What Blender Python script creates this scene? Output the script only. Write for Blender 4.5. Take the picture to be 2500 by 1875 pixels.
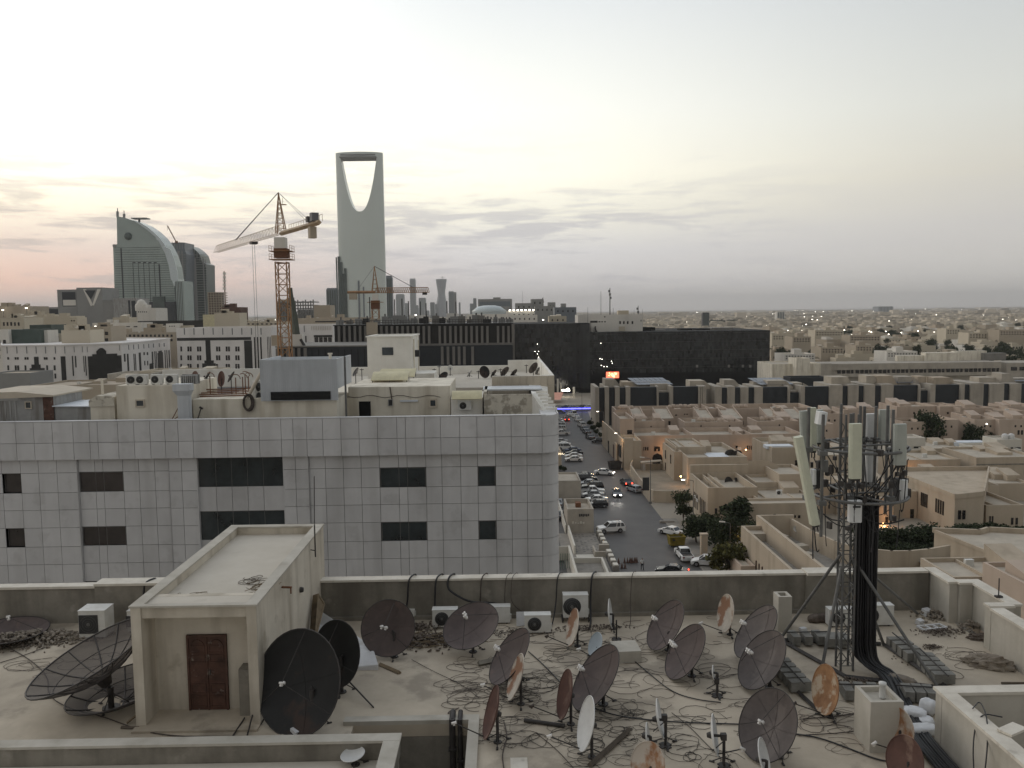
import bpy,bmesh,math,random
from mathutils import Vector,Matrix
from math import radians as R,sin,cos,pi,atan2,sqrt

for o in list(bpy.data.objects): bpy.data.objects.remove(o)
SC = bpy.context.scene
COL = SC.collection
rnd = random.Random(7)

# camera
FPX = 2050.0                      # focal length in pixels of the 2500 px wide photograph
CAMZ = 38.0
PITCH = math.atan(176.5/FPX); YAW = math.atan(25/FPX); ROLL = R(0.7)
fwd = Vector((sin(YAW)*cos(PITCH),cos(YAW)*cos(PITCH),-sin(PITCH)))
r0 = Vector((cos(YAW),-sin(YAW),0)); u0 = r0.cross(fwd)
rgt = r0*cos(ROLL) - u0*sin(ROLL); upv = u0*cos(ROLL) + r0*sin(ROLL)
CAM = Vector((0,0,CAMZ))
cd = bpy.data.cameras.new('camera'); cam = bpy.data.objects.new('camera',cd); COL.objects.link(cam)
cd.sensor_width = 36; cd.lens = 36*FPX/2500; cd.clip_start = 0.5; cd.clip_end = 60000
m = Matrix((rgt,upv,-fwd)).transposed().to_4x4(); m.translation = CAM; cam.matrix_world = m
SC.camera = cam

# world: dusk sky with thin cloud bands
SC.view_settings.view_transform = 'Standard'; SC.view_settings.look = 'None'
SC.view_settings.exposure = 0.16; SC.view_settings.gamma = 1.0; SC.view_settings.use_curve_mapping = False
SUN_EL,SUN_AZ = R(4),R(-52)     # the sun sits low beyond the left edge
W = bpy.data.worlds.new('World'); SC.world = W; W.use_nodes = True
nt = W.node_tree; N = nt.nodes; L = nt.links; N.clear()
def nd(tree,t,**kw):
    n = tree.nodes.new(t)
    for k,v in kw.items():
        if k.startswith('i_'): n.inputs[int(k[2:])].default_value = v
        else: setattr(n,k,v)
    return n
def mth(tree,op,a,b=None,c=None,clamp=False):
    n = tree.nodes.new('ShaderNodeMath'); n.operation = op; n.use_clamp = clamp
    for i,v in enumerate((a,b,c)):
        if v is None: continue
        if isinstance(v,(int,float)): n.inputs[i].default_value = v
        else: tree.links.new(v,n.inputs[i])
    return n.outputs[0]
def srgb(c):
    f = lambda v: v/12.92 if v <= .04045 else ((v+.055)/1.055)**2.4
    return tuple(f(v/255.) for v in c)
def ramp(tree,fac,stops,interp='LINEAR'):
    n = tree.nodes.new('ShaderNodeValToRGB'); cr = n.color_ramp; cr.interpolation = interp
    while len(cr.elements) < len(stops): cr.elements.new(0.5)
    for e,(p,c) in zip(cr.elements,stops):
        e.position = p; e.color = (*c[:3],1)
    tree.links.new(fac,n.inputs[0]); return n.outputs[0]
def mixc(tree,fac,a,b,mode='MIX'):
    n = tree.nodes.new('ShaderNodeMix'); n.data_type = 'RGBA'; n.blend_type = mode
    for i,v in ((0,fac),(6,a),(7,b)):
        if isinstance(v,(int,float)): n.inputs[i].default_value = v
        elif isinstance(v,tuple): n.inputs[i].default_value = (*v[:3],1)
        else: tree.links.new(v,n.inputs[i])
    return n.outputs[2]
tc = N.new('ShaderNodeTexCoord'); sx = N.new('ShaderNodeSeparateXYZ'); L.new(tc.outputs['Generated'],sx.inputs[0])
el = mth(nt,'ARCSINE',sx.outputs[2])                       # elevation, radians
az = mth(nt,'ARCTAN2',sx.outputs[0],sx.outputs[1])        # azimuth from +Y, to the right positive
eln = mth(nt,'MULTIPLY',el,1/R(40),clamp=True)           # 0..1 for 0..40 degrees
def st(lst): return [(e/40.,tuple(v*k for v in srgb(c))) for e,c,k in lst]
SKYK = 1.0
left = ramp(nt,eln,st([(0,(236,206,192),1.15),(2,(252,206,184),1.1),(4.2,(236,214,200),1.1),(7,(253,244,220),1.25),(10,(255,253,240),1.38),(14,(255,254,248),1.4),(22,(255,255,253),1.35),(40,(225,230,238),1.0)]))
mid = ramp(nt,eln,st([(0,(198,191,188),1.22),(1.5,(203,199,199),1.18),(4,(214,212,212),1.1),(6.5,(234,230,215),1.18),(9,(251,247,229),1.2),(13,(250,250,241),1.1),(20,(234,238,239),.98),(40,(205,212,222),1)]))
right = ramp(nt,eln,st([(0,(186,180,172),1.3),(2,(186,183,178),1.28),(5,(192,189,185),1.14),(8,(204,200,189),1.06),(12,(208,209,203),1.02),(20,(196,201,204),.95),(40,(172,182,194),1)]))
f1 = N.new('ShaderNodeMapRange'); f1.interpolation_type = 'SMOOTHSTEP'; L.new(az,f1.inputs[0]); f1.inputs[1].default_value = R(-34); f1.inputs[2].default_value = R(2)
f2 = N.new('ShaderNodeMapRange'); f2.interpolation_type = 'SMOOTHSTEP'; L.new(az,f2.inputs[0]); f2.inputs[1].default_value = R(-4); f2.inputs[2].default_value = R(36)
base = mixc(nt,f2.outputs[0],mixc(nt,f1.outputs[0],left,mid),right)
# behind the camera the sky is the darker, bluer eastern dusk
back = mth(nt,'MULTIPLY',mth(nt,'SUBTRACT',0.42,sx.outputs[1]),0.9,clamp=True)
bk = mth(nt,'MULTIPLY',mth(nt,'POWER',back,0.8),0.95,clamp=True)
base = mixc(nt,bk,base,(0.33,0.325,0.315))
# cloud bands: noise on (azimuth, elevation) stretched sideways
cx = N.new('ShaderNodeCombineXYZ'); L.new(mth(nt,'MULTIPLY',az,5.5),cx.inputs[0]); L.new(mth(nt,'MULTIPLY',el,44.),cx.inputs[1])
nz = nd(nt,'ShaderNodeTexNoise'); nz.inputs['Scale'].default_value = 1.9; nz.inputs['Detail'].default_value = 9; nz.inputs['Roughness'].default_value = .62
nz.inputs['Distortion'].default_value = .35
L.new(cx.outputs[0],nz.inputs['Vector'])
cx2 = N.new('ShaderNodeCombineXYZ'); L.new(mth(nt,'MULTIPLY',az,1.7),cx2.inputs[0]); L.new(mth(nt,'MULTIPLY',el,13.),cx2.inputs[1]); cx2.inputs[2].default_value = 2.1
nz2 = nd(nt,'ShaderNodeTexNoise'); nz2.inputs['Scale'].default_value = 1.3; nz2.inputs['Detail'].default_value = 3; L.new(cx2.outputs[0],nz2.inputs['Vector'])
band = ramp(nt,eln,[(0,(.5,)*3),(3/40.,(1.,)*3),(6/40.,(.95,)*3),(8/40.,(.5,)*3),(10/40.,(.2,)*3),(12.5/40.,(0.,)*3)])
cl = mth(nt,'ADD',mth(nt,'MULTIPLY',nz.outputs[0],.62),mth(nt,'MULTIPLY',nz2.outputs[0],.38))
mr = N.new('ShaderNodeMapRange'); mr.interpolation_type = 'SMOOTHSTEP'; L.new(cl,mr.inputs[0]); mr.inputs[1].default_value = .47; mr.inputs[2].default_value = .585
azf = N.new('ShaderNodeMapRange'); azf.interpolation_type = 'SMOOTHSTEP'; L.new(az,azf.inputs[0]); azf.inputs[1].default_value = R(4); azf.inputs[2].default_value = R(26); azf.inputs[3].default_value = 1.; azf.inputs[4].default_value = .12
cf = mth(nt,'MULTIPLY',mth(nt,'MULTIPLY',mr.outputs[0],band),azf.outputs[0],clamp=True)
shade = mixc(nt,mth(nt,'MULTIPLY',cf,.75),base,mixc(nt,f1.outputs[0],srgb((196,184,178)),srgb((192,190,194))))
sky = N.new('ShaderNodeTexSky'); sky.sky_type = 'NISHITA'; sky.sun_disc = False; sky.sun_elevation = SUN_EL; sky.sun_rotation = SUN_AZ
bg1 = N.new('ShaderNodeBackground'); L.new(sky.outputs[0],bg1.inputs[0]); bg1.inputs[1].default_value = 0.004
bg2 = N.new('ShaderNodeBackground'); L.new(shade,bg2.inputs[0]); bg2.inputs[1].default_value = 1.0
ad = N.new('ShaderNodeAddShader'); L.new(bg1.outputs[0],ad.inputs[0]); L.new(bg2.outputs[0],ad.inputs[1])
wo = N.new('ShaderNodeOutputWorld'); L.new(ad.outputs[0],wo.inputs[0])

sl = bpy.data.lights.new('sun','SUN'); sl.energy = 0.35; sl.angle = R(25); sl.color = (1.0,.86,.72)
so = bpy.data.objects.new('sun',sl); COL.objects.link(so)
sd = Vector((sin(SUN_AZ)*cos(R(14)),cos(SUN_AZ)*cos(R(14)),sin(R(14))))
so.rotation_euler = sd.to_track_quat('Z','Y').to_euler()

# photograph pixel -> point in the place
def ray(px,py): return fwd + rgt*((px-1250)/FPX) + upv*((937.5-py)/FPX)
def T(px,py,Y):                 # on the vertical plane y = Y
    d = ray(px,py); return CAM + d*(Y/d.y)
def G(px,py,z=0.0):             # on the horizontal plane at height z
    d = ray(px,py); return CAM + d*((z-CAMZ)/d.z)
def X_(px,py,Y): return T(px,py,Y).x
def Z_(px,py,Y): return T(px,py,Y).z
ROOF = 28.0

# materials
M = {}
def mat(name,col,rough=.85,vary=.12,scale=1.0,bump=0.0,metal=0.0,col2=None,spot=None,streak=None,island=0.0,alpha=None,spec=.3,detail=6):
    m = bpy.data.materials.new(name); m.use_nodes = True; t = m.node_tree
    b = t.nodes['Principled BSDF']; b.inputs['Roughness'].default_value = rough; b.inputs['Metallic'].default_value = metal
    b.inputs['Specular IOR Level'].default_value = spec
    tcn = t.nodes.new('ShaderNodeTexCoord')
    n = t.nodes.new('ShaderNodeTexNoise'); n.inputs['Scale'].default_value = scale; n.inputs['Detail'].default_value = detail; n.inputs['Roughness'].default_value = .65
    t.links.new(tcn.outputs['Object'],n.inputs['Vector'])
    c2 = col2 or tuple(v*(1-vary*2.2) for v in col)
    c1 = col if col2 else tuple(min(1,v*(1+vary*.6)) for v in col)
    out = ramp(t,n.outputs[0],[(.32,c2),(.62,c1)])
    if streak:                    # rain streaks running down: (colour, amount, scale)
        mp = t.nodes.new('ShaderNodeMapping'); mp.inputs['Scale'].default_value = (1,1,.12); t.links.new(tcn.outputs['Object'],mp.inputs[0])
        n2 = t.nodes.new('ShaderNodeTexNoise'); n2.inputs['Scale'].default_value = streak[2]; n2.inputs['Detail'].default_value = 5; t.links.new(mp.outputs[0],n2.inputs['Vector'])
        f = mth(t,'MULTIPLY',ramp(t,n2.outputs[0],[(.48,(0,0,0)),(.7,(1,1,1))]),streak[1])
        out = mixc(t,f,out,streak[0])
    if spot:                      # blotches: (colour, amount, scale, threshold)
        n3 = t.nodes.new('ShaderNodeTexNoise'); n3.inputs['Scale'].default_value = spot[2]; n3.inputs['Detail'].default_value = 8; n3.inputs['Roughness'].default_value = .6
        mp3 = t.nodes.new('ShaderNodeMapping'); mp3.inputs['Location'].default_value = (7,3,5); t.links.new(tcn.outputs['Object'],mp3.inputs[0]); t.links.new(mp3.outputs[0],n3.inputs['Vector'])
        f = mth(t,'MULTIPLY',ramp(t,n3.outputs[0],[(spot[3],(0,0,0)),(min(.99,spot[3]+.08),(1,1,1))]),spot[1])
        out = mixc(t,f,out,spot[0])
    if island:
        g = t.nodes.new('ShaderNodeNewGeometry')
        k = mth(t,'MULTIPLY_ADD',g.outputs['Random Per Island'],island,1-island/2)
        h = t.nodes.new('ShaderNodeVectorMath'); h.operation = 'SCALE'; t.links.new(out,h.inputs[0]); t.links.new(k,h.inputs['Scale']); out = h.outputs[0]
    t.links.new(out,b.inputs['Base Color'])
    if bump:
        bn = t.nodes.new('ShaderNodeTexNoise'); bn.inputs['Scale'].default_value = scale*9; bn.inputs['Detail'].default_value = 6; t.links.new(tcn.outputs['Object'],bn.inputs['Vector'])
        bp = t.nodes.new('ShaderNodeBump'); bp.inputs['Strength'].default_value = bump; bp.inputs['Distance'].default_value = .03; t.links.new(bn.outputs[0],bp.inputs['Height']); t.links.new(bp.outputs[0],b.inputs['Normal'])
    if alpha is not None: b.inputs['Alpha'].default_value = alpha
    M[name] = m; return m
def emit(name,col,s):
    m = bpy.data.materials.new(name); m.use_nodes = True; b = m.node_tree.nodes['Principled BSDF']
    b.inputs['Base Color'].default_value = (*col,1); b.inputs['Emission Color'].default_value = (*col,1); b.inputs['Emission Strength'].default_value = s
    M[name] = m; return m

# mesh collector
ORGS = {}
def orgof(p):
    while p is not None:
        if p.name in ORGS: return ORGS[p.name]
        p = p.parent
    return Vector((0,0,0))
class MB:
    def __init__(s): s.v = []; s.f = []; s.sm = []
    def add(s,vs,fs,smooth=False):
        k = len(s.v); s.v += [Vector(v) for v in vs]; s.f += [[i+k for i in f] for f in fs]; s.sm += [smooth]*len(fs); return s
    def box(s,x0,x1,y0,y1,z0,z1,m=None):
        vs = [Vector((x,y,z)) for z in (z0,z1) for y in (y0,y1) for x in (x0,x1)]
        if m is not None: vs = [m @ v for v in vs]
        return s.add(vs,[(0,2,3,1),(4,5,7,6),(0,1,5,4),(2,6,7,3),(0,4,6,2),(1,3,7,5)])
    def cbox(s,c,sz,rz=0,rx=0,ry=0):
        m = Matrix.Translation(c) @ Matrix.Rotation(rz,4,'Z') @ Matrix.Rotation(ry,4,'Y') @ Matrix.Rotation(rx,4,'X')
        return s.box(-sz[0]/2,sz[0]/2,-sz[1]/2,sz[1]/2,-sz[2]/2,sz[2]/2,m)
    def tube(s,a,b,r,n=6,r2=None,caps=True):
        a = Vector(a); b = Vector(b); d = (b-a)
        if d.length < 1e-6: return s
        q = d.to_track_quat('Z','Y'); r2 = r if r2 is None else r2
        vs = [a + q @ Vector((r*cos(2*pi*i/n),r*sin(2*pi*i/n),0)) for i in range(n)] + [b + q @ Vector((r2*cos(2*pi*i/n),r2*sin(2*pi*i/n),0)) for i in range(n)]
        fs = [(i,(i+1)%n,n+(i+1)%n,n+i) for i in range(n)]
        s.add(vs,fs,n > 5)
        if caps: s.add(vs,[tuple(range(n-1,-1,-1)),tuple(range(n,2*n))])
        return s
    def bar(s,a,b,w,h=None):    # square bar
        return s.tube(a,b,w*.707,4)
    def path(s,pts,r,n=5):
        pts = [Vector(p) for p in pts]; rings = []; up = Vector((0,0,1))
        for i,p in enumerate(pts):
            d = (pts[min(i+1,len(pts)-1)] - pts[max(i-1,0)])
            if d.length < 1e-9: d = Vector((1,0,0))
            d.normalize(); u = d.cross(up)
            if u.length < .05: u = d.cross(Vector((1,0,0)))
            u.normalize(); w = u.cross(d)
            rings += [p + u*r*cos(2*pi*k/n) + w*r*sin(2*pi*k/n) for k in range(n)]
        fs = [(i*n+k,i*n+(k+1)%n,(i+1)*n+(k+1)%n,(i+1)*n+k) for i in range(len(pts)-1) for k in range(n)]
        return s.add(rings,fs,True)
    def prism(s,poly,y0,y1,m=None):   # poly of (x, z), extruded along y
        n = len(poly); vs = [Vector((p[0],y0,p[1])) for p in poly] + [Vector((p[0],y1,p[1])) for p in poly]
        if m is not None: vs = [m @ v for v in vs]
        return s.add(vs,[tuple(range(n)),tuple(range(2*n-1,n-1,-1))] + [(i,n+i,n+(i+1)%n,(i+1)%n) for i in range(n)])
    def slab(s,poly,z0,z1):            # poly of (x, y), extruded along z
        n = len(poly); vs = [Vector((p[0],p[1],z0)) for p in poly] + [Vector((p[0],p[1],z1)) for p in poly]
        return s.add(vs,[tuple(range(n-1,-1,-1)),tuple(range(n,2*n))] + [(i,(i+1)%n,n+(i+1)%n,n+i) for i in range(n)])
    def lathe(s,prof,n=20,m=None,smooth=True):   # prof of (r, z)
        vs = []; m = m or Matrix()
        for r,z in prof: vs += [m @ Vector((r*cos(2*pi*i/n),r*sin(2*pi*i/n),z)) for i in range(n)]
        fs = [(j*n+i,j*n+(i+1)%n,(j+1)*n+(i+1)%n,(j+1)*n+i) for j in range(len(prof)-1) for i in range(n)]
        return s.add(vs,fs,smooth)
    def wall(s,pts,z0,z1,th):         # wall along a polyline of (x, y)
        for (a,b) in zip(pts[:-1],pts[1:]):
            a = Vector((a[0],a[1])); b = Vector((b[0],b[1])); d = (b-a).normalized(); n = Vector((-d.y,d.x))*th/2; e = d*th/2*.98
            s.slab([a-n-e,b-n+e,b+n+e,a+n-e],z0,z1)
        return s
    def build(s,name,mt,parent=None,org=None,label=None,smooth=None):
        o0 = orgof(parent) if org is None else Vector(org)
        me = bpy.data.meshes.new(name); me.from_pydata([tuple(v-o0) for v in s.v],[],s.f)
        me.polygons.foreach_set('use_smooth',s.sm if smooth is None else [smooth]*len(s.f))
        me.materials.append(M[mt] if isinstance(mt,str) else mt); me.update()
        o = bpy.data.objects.new(name,me); COL.objects.link(o)
        if parent is not None: o.parent = parent
        else: o.location = o0
        if label: o['label'] = label
        return o
def tag(o,label=None,cat=None,group=None,kind=None):
    if label: o['label'] = label
    if cat: o['category'] = cat
    if group: o['group'] = group
    if kind: o['kind'] = kind
    return o
def thing(name,loc,label,cat,group=None,rz=0):
    """an Empty at the base; following parts are written in world coordinates (ORG is subtracted)"""
    o = bpy.data.objects.new(name,None); COL.objects.link(o); o.location = loc; o.rotation_euler.z = rz; o.empty_display_size = .1
    ORGS[o.name] = Vector(loc); return tag(o,label,cat,group)
def clone(o,parent=None):
    c = o.copy(); COL.objects.link(c); c.parent = parent
    if parent is not None: c.matrix_parent_inverse = o.matrix_parent_inverse.copy()
    for ch in KIDS.get(o.name,[]) or [k for k in o.children]: clone(ch,c)
    return c
KIDS = {}
# shared unit box (front face centred at origin of y=0, spans x,z -.5..+.5, y 0..1)
def unit_mesh(name,mt):
    b = MB().box(-.5,.5,0,1,-.5,.5); o = b.build(name,mt,org=(0,0,0)); me = o.data; bpy.data.objects.remove(o); return me
UM = {}
def ubox(name,mt,parent,x0,x1,y0,y1,z0,z1,label=None):
    """box part sharing one unit mesh per material"""
    if mt not in UM: UM[mt] = unit_mesh(name,mt)
    o = bpy.data.objects.new(name,UM[mt]); COL.objects.link(o)
    g = parent
    o.parent = g; o.location = Vector(((x0+x1)/2,y0,(z0+z1)/2)) - orgof(parent); o.scale = (x1-x0,y1-y0,z1-z0)
    if label: o['label'] = label
    return o
# palette
mat('roof_floor',(.52,.455,.36),.9,.10,.35,.3,col2=(.37,.32,.25),spot=((.23,.20,.16),.6,.5,.53),streak=((.30,.26,.21),.4,.9))
mat('roof_screed',(.54,.50,.43),.9,.06,.7,.15,col2=(.48,.44,.37),spot=((.33,.3,.25),.5,.8,.62))
mat('conc_wall',(.27,.25,.21),.92,.1,.9,.35,col2=(.165,.15,.125),streak=((.12,.11,.09),.65,1.6),spot=((.42,.39,.34),.35,1.3,.62))
mat('conc_light',(.50,.47,.41),.9,.08,.8,.25,col2=(.40,.375,.32),streak=((.27,.24,.19),.5,1.4))
mat('plaster',(.62,.57,.48),.9,.06,.6,.3,col2=(.50,.45,.37),streak=((.24,.205,.155),.65,1.5),spot=((.30,.26,.20),.5,1.1,.6))
mat('coping',(.66,.62,.54),.85,.06,1.5,.2,col2=(.52,.48,.41),spot=((.33,.3,.25),.5,2.2,.6))
mat('block_grey',(.22,.215,.195),.95,.12,3,.4)
mat('ac_white',(.66,.66,.63),.5,.05,2,0,col2=(.54,.53,.49),spot=((.36,.31,.25),.5,3.,.62))
mat('ac_dark',(.05,.05,.05),.7,.1,3)
mat('rust_door',(.12,.062,.045),.7,.15,2,.1,col2=(.05,.028,.021),spot=((.38,.34,.29),.6,3.4,.6))
mat('mesh_black',(.022,.022,.022),.6,.12,1.5,0,spot=((.07,.038,.026),.5,.8,.55))
mat('mesh_brown',(.11,.085,.078),.65,.12,1.5,.1,col2=(.075,.058,.054),spot=((.17,.12,.10),.45,1.6,.58))
mat('mesh_grey',(.12,.10,.092),.6,.12,1.5,.1,col2=(.08,.067,.062),spot=((.17,.145,.13),.5,1.4,.55))
mat('mesh_screen',(.07,.058,.054),.7,.12,1.5,0,alpha=.74)
mat('dish_rust',(.52,.47,.40),.6,.1,2.4,.1,spot=((.24,.115,.06),.9,1.9,.49))
mat('dish_orange',(.36,.20,.11),.7,.15,1.9,.1,col2=(.22,.105,.05),spot=((.46,.42,.36),.85,1.1,.53))
mat('dish_redbrown',(.125,.065,.05),.7,.12,1.6,.1,col2=(.08,.043,.035),spot=((.25,.17,.13),.6,1.4,.6))
mat('dish_tower',(.34,.19,.095),.7,.15,3,.1,col2=(.20,.10,.05),spot=((.50,.43,.33),.75,2.2,.55))
mat('dish_white',(.62,.62,.60),.5,.06,2,0,spot=((.33,.22,.14),.7,2.4,.62))
mat('dish_blue',(.42,.48,.52),.45,.05,2)
mat('steel_dark',(.055,.05,.047),.6,.2,4,0)
mat('steel_grey',(.15,.15,.145),.5,.12,3,0,metal=.2,spot=((.22,.13,.08),.5,4,.62))
mat('galv',(.30,.31,.31),.45,.1,3,0,metal=.3)
mat('cable_loop',(.05,.045,.04),.7,.2,3)
mat('cable_black',(.018,.018,.02),.5,.1,3,spec=.5)
mat('cable_brown',(.085,.07,.06),.7,.2,3)
mat('lnb',(.72,.70,.66),.5,.1,5)
mat('rust',(.19,.09,.05),.85,.2,4,.1)
mat('wood',(.20,.155,.10),.85,.15,3,.1)
mat('wood_dark',(.11,.09,.07),.85,.15,3,.1)
mat('rubble',(.27,.235,.19),.95,.2,4,.5,col2=(.2,.17,.14))
mat('sheet_white',(.66,.67,.68),.6,.05,1.4,.1,col2=(.55,.55,.55),spot=((.4,.36,.3),.4,1.5,.6))
mat('sack',(.66,.67,.68),.7,.06,4,.3)
mat('ant_cream',(.56,.57,.45),.55,.05,2)
mat('ant_grey',(.40,.42,.38),.55,.06,2)
mat('ant_white',(.70,.71,.70),.5,.05,2)
mat('dark_hole',(.012,.012,.012),.9,.1,2)
mat('debris',(.17,.14,.115),.95,.3,6,.4,col2=(.07,.055,.045))

# == the roof below the window
def pt(px,py,Y): return T(px,py,Y)
B = thing('apartment_building',(0,22,0),'near apartment block whose flat concrete roof is strewn with satellite dishes and cables','building')
XL,XR,YF,YB = -30.0,14.0,12.0,26.85
f = MB()
VX0,VX1,VY1 = -3.72,-.92,19.72          # the open light well at the front
WX,WY = 9.95,18.3                          # the walled well at the right
f.box(XL,XR+.25,VY1,YB+.1,27.7,28.0)
f.box(XL,VX0,YF,VY1,27.7,28.0); f.box(VX1,WX,YF,VY1,27.7,28.0); f.box(WX,XR+.25,WY,VY1,27.7,28.0)
f.build('roof_floor','roof_floor',B)
w = MB()
w.box(XL,14.9,12.05,26.95,0,27.68)
# outer shell is below the floor slab; the wells are boxes let into it
w2 = MB(); w2.box(VX0-.0,VX1,VY1-.02,VY1+.0,24.5,27.69)
w3 = MB()
# body split round the wells
w = MB(); w.box(XL,14.9,VY1+.002,26.9,0,27.69); w.box(XL,VX0,12.1,VY1-.002,0,27.69); w.box(VX1,WX,12.1,VY1-.002,0,27.69)
w.box(WX+.002,14.9,WY+.002,VY1-.002,0,27.69); w.box(VX0+.01,VX1-.01,12.1,VY1-.01,0,26.3); w.box(WX+.01,24,12.1,WY-.01,0,25.2)
w.build('wall','conc_wall',B)
# back parapet: left part, taller middle pieces, right part
p = MB()
PT = 29.27
p.box(XL,-13.3,26.95,27.2,28.0,PT-.1); p.box(-13.3,-9.0,26.75,27.2,28.0,PT+.03)
p.box(-6.0,9.9,26.85,27.12,28.0,PT); p.box(9.9,11.0,26.7,27.15,28.0,PT+.02); p.box(11.0,14.0,26.85,27.12,28.0,PT)
p.box(-6.0,11,26.72,26.84,28.0,28.12)
p.build('parapet','conc_wall',B)
c = MB()
c.box(XL,-13.3,26.9,27.3,PT-.1,PT-.02); c.box(-13.3,-9.0,26.7,27.3,PT+.03,PT+.11)
c.box(-6.0,9.9,26.8,27.2,PT,PT+.07); c.box(9.9,11.0,26.64,27.24,PT+.02,PT+.11); c.box(11.0,13.95,26.8,27.2,PT,PT+.07)
c.build('coping','coping',B)
# right parapet, stepping in and out
rp = MB(); rc = MB()
def rwall(x0,x1,y0,y1,zt,e=.05):
    rp.box(x0,x1,y0,y1,28.0,zt); rc.box(x0-e,x1+e,y0-e*.2,y1+e*.2,zt,zt+.07)
rwall(14.05,14.32,25.68,27.2,PT)
rwall(14.33,14.72,25.55,25.88,PT+.01)
rwall(14.73,15.03,23.6,25.9,PT)
rwall(14.06,14.72,23.45,23.75,PT+.01)
rwall(14.06,14.36,12.1,23.43,PT-.03)
rp.build('parapet','conc_light',B); rc.build('coping','coping',B)
# kerb round the lower terrace at the bottom left
k = MB(); k.box(XL,-2.42,18.1,18.36,28.0,28.42); k.box(-2.72,-2.42,12.1,18.09,27.0,28.42)
k.build('kerb','conc_wall',B)
kc = MB(); kc.box(XL,-2.38,18.06,18.4,28.42,28.48); kc.box(-2.76,-2.38,12.1,18.05,28.42,28.48); kc.build('coping','conc_light',B)
kf = MB(); kf.box(XL,-2.73,12.12,18.08,28.001,28.012); kf.build('terrace_floor','roof_screed',B)
# rim of the light well, and its wall
lw = MB(); lw.box(VX0-.25,VX1+.26,VY1,VY1+.27,28.0,28.1); lw.box(VX1,VX1+.26,12.1,VY1-.002,28.0,28.1); lw.build('coping','conc_light',B)
# right well walls
rw = MB(); rw.box(9.8,10.08,12.1,18.06,25.2,PT+.02); rw.box(9.8,14.04,18.08,18.34,25.2,PT+.02); rw.build('parapet','conc_light',B)
rk = MB(); rk.box(9.76,10.12,12.1,18.03,PT+.02,PT+.09); rk.box(9.76,14.04,18.04,18.4,PT+.02,PT+.09)
rk.cbox((10.3,16.3,PT+.13),(.55,.3,.05),.5); rk.build('coping','coping',B)
# stair bulkhead
s = MB()
s.box(-9.02,-8.78,19.8,20.598,28,31.0); s.box(-6.24,-6.0,19.8,20.598,28,31.0)       # side walls running forward
s.box(-9.02,-8.0,20.6,20.8,28,31); s.box(-7.0,-6.0,20.6,20.8,28,31); s.box(-7.998,-7.002,20.6,20.8,30.02,31)
s.box(-9.02,-8.78,20.802,27.5,28,31.0); s.box(-6.24,-6.0,20.802,27.5,28,31.0); s.box(-8.778,-6.242,27.26,27.5,28,31.0)
s.box(-8.778,-6.242,19.86,20.598,30.72,30.98)
bh = s.build('stair_bulkhead','plaster',B)
r = MB(); r.box(-8.777,-6.243,20.802,27.258,30.6,30.78); r.box(-8.777,-6.243,19.87,20.596,30.985,30.998); r.build('roof','roof_screed',bh)
r = MB(); 
for (x0,x1,y0,y1) in ((-9.05,-8.75,19.77,27.53),(-6.27,-5.97,19.77,27.53),(-8.748,-6.272,27.24,27.53),(-8.748,-6.272,19.77,19.95)):
    r.box(x0,x1,y0,y1,31.002,31.05)
r.build('coping','conc_light',bh)
s = MB(); s.box(-6.62,-6.242,20.2,20.598,28,29.25); s.build('pier','conc_wall',bh)
s = MB(); s.box(-9.02,-6.0,19.5,20.6,28.0,28.06); s.build('threshold','roof_floor',bh)
d = MB(); d.box(-7.998,-7.002,20.55,20.59,28.07,30.018)
dr = d.build('door','rust_door',bh)
d = MB()
for (z0,z1) in ((28.15,28.45),(28.5,28.75),(29.3,29.5),(29.55,29.75)):
    for (x0,x1) in ((-7.92,-7.55),(-7.45,-7.08)):
        for (a0,a1,b0,b1) in ((x0,x1,z0,z0+.025),(x0,x1,z1-.025,z1),(x0,x0+.025,z0+.026,z1-.026),(x1-.025,x1,z0+.026,z1-.026)):
            d.box(a0,a1,20.53,20.549,b0,b1)
d.box(-8.0,-7.95,20.52,20.548,28.07,30.018); d.box(-7.05,-7.0,20.52,20.548,28.07,30.018); d.box(-7.948,-7.052,20.52,20.548,29.97,30.018)
d.box(-7.515,-7.485,20.52,20.548,28.07,29.965)
# round-headed panel tops
for xc in (-7.735,-7.265):
    d.path([(xc+.15*cos(a*pi/8),20.54,29.76+.13*sin(a*pi/8)) for a in range(9)],.014,4)
d.build('door_panel','rust_door',dr)
d = MB(); d.tube((-7.42,20.5,29.0),(-7.42,20.5,29.14),.015); d.build('handle','steel_dark',dr)
# odds and ends on the bulkhead wall
s = MB(); s.tube((-5.98,22.1,30.7),(-5.7,22.0,30.72),.03); s.tube((-5.72,22.0,30.55),(-5.72,22.0,30.74),.02); s.build('wall_bracket','rust',bh)
s = MB(); s.lathe([(.09,0),(.07,.08),(.001,.09)],10,Matrix.Translation((-5.98,24.1,29.95)) @ Matrix.Rotation(pi/2,4,'Y')); s.build('vent_stub','steel_dark',bh)

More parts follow.
